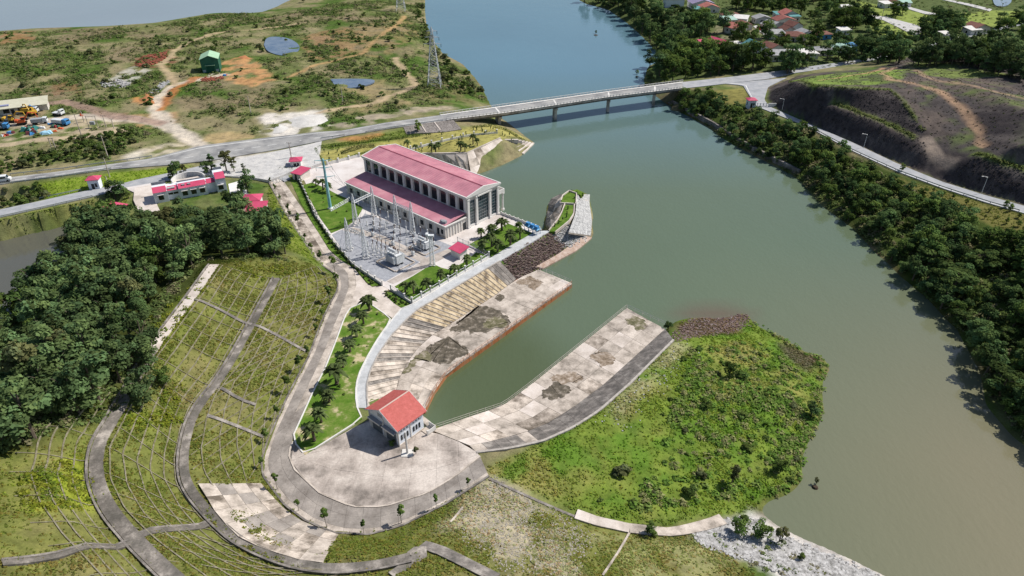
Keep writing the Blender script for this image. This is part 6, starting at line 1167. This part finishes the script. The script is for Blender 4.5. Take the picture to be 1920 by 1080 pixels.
# single trees one can point at
for u, v, k, s, lb in [(1412,127,'olive',1.0,'round light tree at the roadside before the white house'), (1468,124,'mid',1.1,'wide pale tree with bare trunk at the junction'), (1385,117,'mid',.9,'dark tree left of the two-storey white house'), (333,333,'dark',.85,'dark round tree left of the residence court wall'), (326,338,'pine',.9,'small conifer left of the residence court wall'), (347,331,'olive',.6,'thin acacia beside the residence court'), (398,322,'pine',1.1,'tall conifer behind the residence'), (388,326,'dark',.75,'dark tree behind the residence right wing'), (425,322,'olive',1.0,'sparse acacia behind the residence right wing'), (440,323,'olive',.8,'sparse acacia at the forecourt edge'), (458,324,'pine',.55,'little pine on the forecourt edge'), (465,362,'dark',1.05,'dense round tree right of the residence terrace'), (447,396,'dark',1.0,'dense tree in front of the residence right wing'), (432,388,'dark',.8,'small dense tree in front of the residence'), (460,402,'wood',.8,'leafy tree beside the outbuilding'), (216,372,'dark',.95,'dense tree right of the white guard kiosk'), (226,368,'dark',.8,'second dense tree right of the white guard kiosk'), (242,372,'light',.55,'yellowish shrub tree in the residence garden'), (515,478,'wood',1.15,'large dark tree standing alone at the wood edge by the dam road'), (500,470,'dark',1.2,'large dark tree at the right end of the wood'), (535,476,'wood',.9,'rounded tree at the right tip of the wood'), (783,248,'light',1.0,'light green tree on the embankment beside the bridge approach'), (1117,66,'light',.45,'lone bush on a tiny islet in the far river'), (1194,143,'light',.5,'lone bush standing in the water near the bridge'), (1253,618,'dark',.42,'small dark tree at the tip of the right basin platform'), (1368,705,'mid',.5,'rounded grey-green bush on the peninsula'), (1520,780,'dark',.5,'dark bush on the peninsula shore'), (1460,885,'mid',.5,'bush near the peninsula point'), (1372,905,'olive',.55,'olive bush in the peninsula thicket'), (1385,1000,'mid',.55,'dark shrub at the riprap corner, left one'), (1425,1010,'mid',.55,'dark shrub at the riprap corner, middle one'), (1460,1018,'olive',.5,'spreading shrub at the riprap corner, right one'), (1500,1050,'light',.38,'lone green bush on the white riprap'), (1528,914,'olive',.2,'tiny bush on a mud islet off the peninsula'), (1219,1003,'mid',.4,'round bush growing over the toe drain'), (735,836,'mid',.22,'clipped bush at the corner of the valve house'), (780,852,'olive',.26,'low bush beside the concrete pole')]:
    b = G(u, v); z = max(b[2], -.1); put(k, b[0], b[1], s, lb, 'tree' if 'tree' in lb or 'pine' in lb or 'conifer' in lb or 'acacia' in lb else 'bush', None, z)
for px, s in (((1117, 66), 2.4), ((1528, 914), 1.0), ((1194, 144), 1.2)):
    b = P(*px, 0); tag(MB().cone(b[0], b[1], -.5, .35, s, s*.4, 9).build('mud_islet', mat('mud_dark', (.07, .05, .035), rough=.9)), None, None, None, 'structure')
# date palms
def palm_proto(seed, h, nf, fl):
    r = random.Random(seed); t = empty('date_palm'); m = MB(); k = 7
    for i in range(k): m.cone(0, 0, h*i/k-.1, h*(i+1)/k, .20+.05*(i == k-1), .25 if i else .3, 7)
    m.build('trunk', BARK, t); V = []; C = []
    for i in range(nf):
        a = 2*math.pi*i/nf*2.4+r.uniform(-.2, .2); el = math.radians(r.uniform(-5, 75)); L = fl*r.uniform(.85, 1.1); d = np.array([math.cos(a), math.sin(a), 0]); s = np.array([-d[1], d[0], 0])
        pts = []
        for j in range(6): u = j/5; pts.append(d*L*u*math.cos(el)*(1-.12*u)+np.array([0, 0, h+L*(math.sin(el)*u-.62*u*u)]))
        for j in range(5):
            w0, w1 = (.12, .34, .42, .36, .22, .04)[j:j+2]; p, q = pts[j], pts[j+1]; dz = np.array([0, 0, -.10]); c = r.uniform(.75, 1.25)
            for sg in (-1, 1): V += [p, q, q+s*sg*w1*fl*.42+dz, p+s*sg*w0*fl*.42+dz]; C += [[c*1.05, c, c*.9]]*4
    link('fronds', quad_mesh('fronds', np.array(V), np.array(C)), GR['palm'], t); t['fresh'] = 1; return t
GR['palm'] = leafmat('leaf_palm', (.095, .135, .055), .25, .25)
for k in range(3): PT['palm', k] = palm_proto(300+k, 2.9, 30, 2.3)
PALMS = [((693,582),(682,607),(669,632),(657,660),(644,689),(632,721),(618,754),(603,792),(590,827)), ((760,548),(776,551),(801,543),(827,528),(852,514),(876,500)), ((906,473),(933,472),(922,463),(957,459),(975,448),(902,446),(921,444),(941,432),(973,433)), ((593,349),(606,356),(617,360)), ((780,286),(809,284),(817,285),(823,280),(864,282),(872,284),(887,270),(895,273),(764,279))]
PLB = ['date palm of the row on the big patchy lawn', 'date palm on the lawn below the substation', 'date palm on the lawn before the glass wall', 'date palm by the gate house yard', 'date palm on the garden lawn beside the tailrace']
for li, (row, lb) in enumerate(zip(PALMS, PLB)):
    for k, (u, v) in enumerate(row):
        b = P(u, v, 6.0); nth = ['first', 'second', 'third', 'fourth', 'fifth', 'sixth', 'seventh', 'eighth', 'ninth'][k]
        put('palm', b[0], b[1], (1.2 if li == 0 else 1.1 if li < 3 else .95)*random.uniform(.78, 1.2), f'{nth} {lb}, from {["the top", "the left", "the front", "the left", "the left"][li]}', 'palm', 'date palms '+'abcde'[li], 5.98)
# street trees of the dam road
def street_proto(seed):
    t = empty('street_tree'); trunk_mb(seed, 3.4, .07, .12, 3, .95).build('trunk', BARKP, t); link('crown', crown_mesh('crown', seed, .95, 2.3, 2.4, 8, 420, .3, spread=.8), GR['mid'], t); t['fresh'] = 1; return t
for k in range(3): PT['street', k] = street_proto(400+k)
ST = [(509,349),(518,364),(527,382),(541,404),(547,414),(561,431),(572,453),(586,478),(603,496),(629,515),(634,539),(621,571),(607,601),(594,633),(580,670),(562,701),(541,740),(522,786),(500,831),(492,880),(520,917),(560,957),(613,988),(682,1000),(753,980),(818,952),(878,915)]
for k, (u, v) in enumerate(ST):
    b = P(u, v, 6.0); where = 'on the upper stretch of the dam road' if k < 10 else 'on the middle stretch of the dam road' if k < 19 else 'on the bend below the valve house'
    n = k if k < 10 else k-10 if k < 19 else k-19
    put('street', b[0], b[1], random.choice([.7, .85, 1.0, 1.2])*random.uniform(.9, 1.1), f'young street tree {where}, number {n+1} from above', 'tree', 'street trees of the dam road', 5.98)
# cypresses and clipped shrubs
def cyp_proto(seed):
    t = empty('cypress'); MB().cone(0, 0, -.2, .5, .08, .07, 6).build('trunk', BARK, t); link('crown', crown_mesh('crown', seed, .55, 2.3, .2, 9, 330, .22, taper=.8, spread=.6), GR['dark'], t); t['fresh'] = 1; return t
for k in range(2): PT['cyp', k] = cyp_proto(430+k)
SPC = [(1040,425),(1047.5,420),(1055,415),(1062,408),(1063,401),(1065,393),(1057,368),(1067,361),(1072,358),(1082,362),(1092,365),(1052,379),(1077,382),(1077,371)]
for k, (u, v) in enumerate(SPC): b = P(u, v, 6.1); put('cyp', b[0], b[1], .85, f'clipped cypress on the spit lawn, number {k+1} from the walkway end', 'cypress', 'cypresses of the spit', max(float(H(b[0], b[1])), 5.0))
GC = [(760+x/7.385, 200+y/7.385) for x, y in ((290,400),(320,400),(345,400),(470,385),(500,400),(520,380),(940,320),(985,315),(1180,300),(1215,300),(1065,385),(1100,390),(1130,380),(1160,370),(1345,375),(1380,385),(1470,425),(1495,425),(690,410),(740,450),(765,400),(785,450),(805,400),(840,400),(185,520),(215,525),(228,520),(1060,310),(1440,380),(1260,320))]+[(590+x/9.6, 230+y/9.6) for x, y in ((255,575),(410,530),(440,640),(495,620),(265,680),(175,540),(440,480),(380,480),(325,470),(1415,375),(1550,360),(1600,410),(1340,350))]
for k, (u, v) in enumerate(GC): b = P(u, v, 6.0); put('cyp', b[0], b[1], random.uniform(.7, 1.15), 'clipped dark cypress or topiary shrub in the dry garden below the bridge road', 'cypress', 'topiary of the dry garden', None, sz=random.choice([1, 1, .65]))
# shrubs as things
def shrub_proto(seed, kind, R, h, nl, leaf): t = empty('shrub'); MB().tube([(0, 0, -.2), (.05, 0, h*.5)], .06, 5).build('stem', BARK, t); link('crown', crown_mesh('crown', seed, R, h, -.1, 7, nl, leaf, spread=1.1, flat_=.7), GR[kind], t); t['fresh'] = 1; return t
for k, kd in enumerate(('mid', 'light', 'olive', 'mid')): PT['shrub', k] = shrub_proto(460+k, kd, 1.25, 1.5, 420, .36)
for x, y in fill([(1280,650),(1400,625),(1530,690),(1520,820),(1490,900),(1400,940),(1250,975),(1130,955),(1100,900),(1250,820),(1230,740)], 34, 3.4): put('shrub', x, y, random.choice([.35, .5, .7, 1.2])*random.uniform(.8, 1.2), 'leafy shrub on the green peninsula between basin and river', 'shrub', 'shrubs of the peninsula', sz=.75)
for x, y in fill([(0,298),(100,288),(120,265),(245,248),(250,270),(215,290),(150,304),(0,326)], 75, 2.2): put('shrub', x, y, random.uniform(.9, 2.0), 'dense shrub in the thicket above the main road', 'shrub', 'roadside thicket')
for x, y in fill([(0,355),(75,345),(95,365),(60,380),(0,388)], 22, 2.0): put('shrub', x, y, random.uniform(.8, 1.6), 'dark shrub in the hollow between the two roads', 'shrub', 'hollow shrubs')
for x, y in fill([(795,5),(800,45),(830,100),(868,122),(905,170),(895,190),(850,185),(800,110),(780,60),(775,10)], 45, 2.8): put('shrub', x, y, random.uniform(1.2, 2.3), 'green shrub along the left bank of the far river', 'shrub', 'left far bank shrubs')
for x, y in fill([(-20,70),(400,50),(600,25),(780,10),(790,120),(840,185),(720,205),(600,205),(480,215),(420,255),(330,240),(250,205),(0,190)], 95, 8.0): put('shrub', x, y, random.uniform(.9, 1.9), 'scrub bush scattered over the rough field left of the river', 'shrub', 'scrub of the rough field')
for x, y in fill([(530,10),(800,-5),(800,-40),(530,-40)], 26, 5): put('mid', x, y, random.uniform(.7, 1.1), 'tree in the line along the far edge of the rough field', 'tree', 'far field tree line')
for row, n, lb in ([[(561,340),(580,380),(600,420),(630,465),(660,497),(700,533)], 34, 'small clipped shrub in the strip beside the dam road'], [[(722,551),(745,567),(765,572)], 9, 'small clipped shrub on the triangular lawn by the yard entry']):
    for p in resample(PL(row, 6.0), n): put('shrub', p[0]+random.uniform(-.5, .5), p[1]+random.uniform(-.5, .5), random.uniform(.35, .6), lb, 'shrub', lb, 5.98, sz=1.3)
for px, n in (([(575,790),(640,640),(690,580),(725,600),(680,690),(655,760)], 22), ([(585,352),(630,370),(670,395),(640,425),(600,400)], 7), ([(790,288),(870,284),(920,260),(880,268)], 14)):
    for x, y in fill(px, n, 1.6): put('shrub', x, y, random.uniform(.2, .36), 'tiny round shrub dotted on the mown lawn', 'shrub', 'tiny lawn shrubs', 6.0)
for x, y in fill([(1720,345),(1930,415),(1990,440),(1930,440),(1800,395)], 16, 3): put('light', x, y, random.uniform(.25, .45), 'thin sapling on the verge of the right bank road', 'sapling', 'verge saplings')
for u, v in ((1690,322),(1885,390),(1893,396)): b = G(u, v); put('light', b[0], b[1], .55, 'slim light sapling right at the kerb of the right bank road', 'sapling', 'kerb saplings')
# hedges
def hedge(px, wd, h, kind, label, z=6.0):
    p = resample([G(u, v) for u, v in px], step=.35); n = len(p)*16; r = RNG; i = r.integers(0, len(p), n); off = r.uniform(-1, 1, (n, 3))*np.array([wd/2+.1, wd/2+.1, 0]); C = p[i]+off; C[:, 2] = p[i, 2]+r.uniform(.05, h, n)
    V, cc = quads(C, r.uniform(.18, .34, n), r.normal(size=(n, 3))+[0, 0, .6], np.ones((n, 3))*r.uniform(.75, 1.25, (n, 1))); o = link('hedge', quad_mesh('hedge', V, cc), GR[kind]); return tag(o, label, 'hedge')
hedge([(596,278),(663,270),(730,262),(790,254)], 1.0, 1.1, 'mid', 'long dark green hedge behind the dry garden'); hedge([(641,287),(663,277),(678,274),(703,273)], .9, .9, 'olive', 'outer curved brown hedge in the dry garden'); hedge([(646,288),(668,281),(680,277),(702,276.5)], .9, .8, 'olive', 'inner curved brown hedge in the dry garden'); hedge([(592,281),(598,294),(604,302)], .8, 1.0, 'mid', 'short hedge at the corner of the dry garden'); hedge([(650,297),(680,288),(700,283)], .8, .7, 'light', 'low green hedge beside the yard wall')
hedge([(885,240),(920,237),(945,243),(970,258),(985,266)], 1.2, 1.0, 'mid', 'green hedge round the river corner of the garden'); hedge([(526,320),(540,318),(549,322)], 2.4, 1.4, 'dark', 'thick hedge block beside the gate house')
# ---------------------------------------------------------------- uncountable growth
def clumps(P2, Rr, n_each, leaf, hr, colf, name, label, m, flat_=1.0):
    r = RNG; n = len(P2); k = n*n_each; i = np.repeat(np.arange(n), n_each); v = r.normal(size=(k, 3)); v /= np.linalg.norm(v, axis=1)[:, None]; v[:, 2] = np.abs(v[:, 2])
    rad = Rr[i][:, None]*r.uniform(.45, 1.05, (k, 1)); C = np.zeros((k, 3)); C[:, :2] = P2[i]+v[:, :2]*rad; C[:, 2] = H(C[:, 0], C[:, 1])+v[:, 2]*rad[:, 0]*hr; keep_ = C[:, 2] > .12
    V, cc = quads(C[keep_], (leaf*np.clip(Rr[i], .5, 1.8)*r.uniform(.6, 1.4, k))[keep_], (v*.8+r.normal(size=(k, 3))*.4+[0, 0, .9])[keep_], (colf(C[:, 0], C[:, 1], i)*r.uniform(.7, 1.3, (k, 1)))[keep_])
    return tag(link(name, quad_mesh(name, V, cc), m), label, None, None, 'stuff')
LV = leafmat('leaf_scatter', (1, 1, 1), 0, .22)
def rnd_in(px, n, dens=None):
    pl = np.array(GL(px))[:, :2]; lo, hi = pl.min(0), pl.max(0); out = np.zeros((0, 2))
    while len(out) < n:
        q = RNG.uniform(lo, hi, (n*3, 2)); q = q[inpoly(q[:, 0], q[:, 1], pl)]; q = q[H(q[:, 0], q[:, 1]) > .2]
        if dens is not None: q = q[RNG.random(len(q)) < dens(q[:, 0], q[:, 1])]
        out = np.vstack([out, q])
    return out[:n]
greens = np.array([(.115, .165, .05), (.14, .185, .06), (.18, .195, .08), (.10, .14, .048), (.20, .185, .105)])
def gcol(bias=0): tab = greens[RNG.integers(0, len(greens), 200000)]; return lambda x, y, i: tab[i % 200000]
FIELD = [(-60,66),(300,48),(420,22),(520,28),(640,5),(795,0),(830,105),(905,170),(915,190),(700,225),(620,240),(480,252),(380,268),(280,290),(150,306),(-60,335)]
road_bits = [GL(p) for p in ([(490,70),(570,68),(570,110),(495,108)], [(615,146),(710,148),(705,168),(625,168)], [(485,225),(500,215),(600,205),(625,238),(520,258),(490,248)], [(410,118),(470,105),(520,150),(470,162),(420,150)], [(-5,205),(70,200),(130,225),(120,245),(0,258)])]
def fdens(x, y):
    d = sm(fbm(x, y, 22, 61), .36, .6); c = colat(x, y); d = d*np.clip((.24-c[:, 0])/.12, 0.02, 1)
    for rb in road_bits: d = d*np.where(inpoly(x, y, rb), .05, 1)
    return d
p2 = rnd_in(FIELD, 5600, fdens); clumps(p2, RNG.uniform(.4, 1.5, len(p2))**1.3+.25, 20, .5, .85, gcol(), 'scrub_growth', 'rough scrub growth over the field', LV)
p2 = rnd_in(FIELD, 26000, lambda x, y: np.clip(fdens(x, y)*1.0+.12, 0, 1)*np.clip((.36-colat(x, y)[:, 0])/.15, 0, 1)); clumps(p2, np.full(len(p2), .5), 3, .9, .5, lambda x, y, i: colat(x, y)*np.array([1.1, 1.2, .95]), 'tall_grass', 'tall grass over the rough field', LV)
p2 = rnd_in(BANK, 2400); clumps(p2, RNG.uniform(.6, 1.6, len(p2)), 24, .5, .9, gcol(), 'bank_undergrowth', 'undergrowth of the right river bank', LV)
p2 = rnd_in(SLOPE, 24000, lambda x, y: .15+sm(fbm(x, y, 6, 71), .4, .62)); clumps(p2, RNG.uniform(.15, .5, len(p2)), 4, .62, .6, lambda x, y, i: colat(x, y)*np.where((i % 3 == 0)[:, None], np.array([[1.25, 1.05, .85]]), np.array([[1.0, 1.15, .8]])), 'slope_grass', 'rough grass tufts on the dam slope', LV)
yl = np.vstack([rnd_in(p_, n_) for p_, n_ in (([(20,905),(120,865),(185,890),(170,960),(60,965)], 120), ([(275,600),(400,505),(395,540),(300,655)], 90), ([(230,785),(330,765),(345,790),(240,815)], 50), ([(430,490),(600,505),(590,540),(440,510)], 60), ([(290,760),(335,700),(350,740),(330,770)], 25))]); clumps(yl, RNG.uniform(.4, 1.0, len(yl)), 18, .45, .8, lambda x, y, i: np.array([(.17, .20, .022), (.12, .17, .025), (.20, .215, .03)])[i % 3], 'yellow_green_weeds', 'yellow green weeds on the dam slope', LV)
we = rnd_in([(250,600),(370,490),(500,478),(560,492),(480,490),(380,490),(275,635),(300,740),(180,790),(-20,860),(-20,800),(180,740),(260,640)], 420); clumps(we, RNG.uniform(.5, 1.2, len(we)), 22, .5, .9, gcol(), 'wood_edge_growth', 'undergrowth at the wood edge', LV)
p2 = rnd_in(PEN, 9000, lambda x, y: .25+.75*sm(fbm(x, y, 7, 81), .38, .6)); clumps(p2, RNG.uniform(.15, .45, len(p2)), 4, .62, .7, lambda x, y, i: colat(x, y)*np.where((i % 4 == 0)[:, None], np.array([[1.3, 1.15, .95]]), np.array([[1.05, 1.14, .85]])), 'peninsula_grass', 'grass tufts on the peninsula', LV)
p2 = rnd_in([(1300,650),(1420,640),(1530,720),(1510,860),(1400,940),(1180,960),(1230,860),(1270,740)], 950, lambda x, y: .18+.8*sm(fbm(x, y, 6, 83), .5, .66)); p2 = np.vstack([p2, resample(GL([(1420,605),(1470,640),(1540,675),(1548,700),(1532,740),(1536,780),(1512,825),(1492,865),(1495,900),(1440,925)]), 130)[:, :2]+RNG.normal(0, .7, (130, 2))]); clumps(p2, RNG.uniform(.35, 1.15, len(p2)), 22, .5, .7, lambda x, y, i: np.array([(.14, .24, .045), (.18, .25, .065), (.25, .255, .11), (.115, .20, .04)])[i % 4], 'peninsula_thicket', 'low thicket on the peninsula', LV)
p2 = rnd_in([(1085,0),(1300,0),(1920,-40),(1960,90),(1700,110),(1530,130),(1280,150),(1212,150),(1240,110)], 2400); clumps(p2, RNG.uniform(.5, 1.5, len(p2)), 16, .55, .9, gcol(), 'village_growth', 'low garden growth between the village houses', LV)
p2 = rnd_in([(1480,152),(1640,133),(1700,110),(1980,100),(2040,250),(1920,270),(1840,285),(1735,250),(1690,190),(1600,165)], 2600); clumps(p2, RNG.uniform(.15, .5, len(p2)), 5, .7, .7, lambda x, y, i: np.where((i % 3 == 0)[:, None], np.array([[.08, .10, .035]]), np.array([[.06, .05, .042]])), 'burnt_brush', 'burnt brush and regrowth on the cut hill', LV)
bl_ = np.vstack([resample(GL(l_), n_)[:, :2] for l_, n_ in (([(1562,194),(1600,207),(1640,222),(1680,240),(1710,256)], 60), ([(1832,289),(1860,298),(1890,308),(1920,316)], 34), ([(1480,152),(1530,163),(1600,166),(1668,168),(1692,190),(1715,222),(1730,245)], 60))]); bl_ += RNG.normal(0, .3, bl_.shape); clumps(bl_, RNG.uniform(.6, 1.2, len(bl_)), 20, .5, .9, lambda x, y, i: np.array([(.13, .17, .05), (.17, .19, .07)])[i % 2], 'bench_grass', 'green grass strips on the benches of the cut slope', LV)
vg = np.vstack([rnd_in(p_, n_) for p_, n_ in (([(60,345),(320,313),(370,310),(300,330),(180,352),(90,372)], 700), ([(0,412),(175,374),(240,368),(235,388),(130,403),(0,428)], 800), ([(600,272),(760,243),(830,233),(810,246),(620,280)], 700), ([(945,490),(1030,440),(1095,440),(1040,480),(970,520)], 420), ([(505,340),(530,395),(575,465),(600,500),(540,470),(500,400)], 900), ([(1660,330),(1920,402),(2060,450),(1900,440),(1760,380)], 700))]); clumps(vg, RNG.uniform(.15, .5, len(vg)), 5, .6, .7, lambda x, y, i: colat(x, y)*np.array([1.05, 1.25, .8])+np.array([.01, .015, 0]), 'verge_grass', 'grass tufts of the road verges', LV)
p2 = rnd_in([(1450,170),(1490,155),(1600,170),(1680,175),(1725,240),(1740,300),(1650,275),(1547,240),(1450,198)], 1200); p2 = np.vstack([p2, rnd_in([(1770,330),(1830,295),(1920,320),(1920,280),(2040,270),(2040,410),(1920,380),(1850,362)], 900)]); clumps(p2, RNG.uniform(.1, .3, len(p2)), 4, .7, .5, lambda x, y, i: np.array([(.05, .046, .046), (.10, .095, .09), (.035, .032, .034), (.07, .066, .05)])[i % 4], 'charred_brush', 'charred brush on the steep cut slope', LV)
p2 = rnd_in([(1300,1000),(1400,985),(1480,1030),(1560,1080),(1420,1075)], 70); clumps(p2, RNG.uniform(.3, .8, len(p2)), 18, .5, .8, gcol(), 'riprap_weeds', 'weeds growing through the riprap', LV)
for k, o in list(PT.items()):   # patterns that were not needed
    if o.get('fresh'):
        for c in list(o.children): bpy.data.objects.remove(c)
        bpy.data.objects.remove(o)
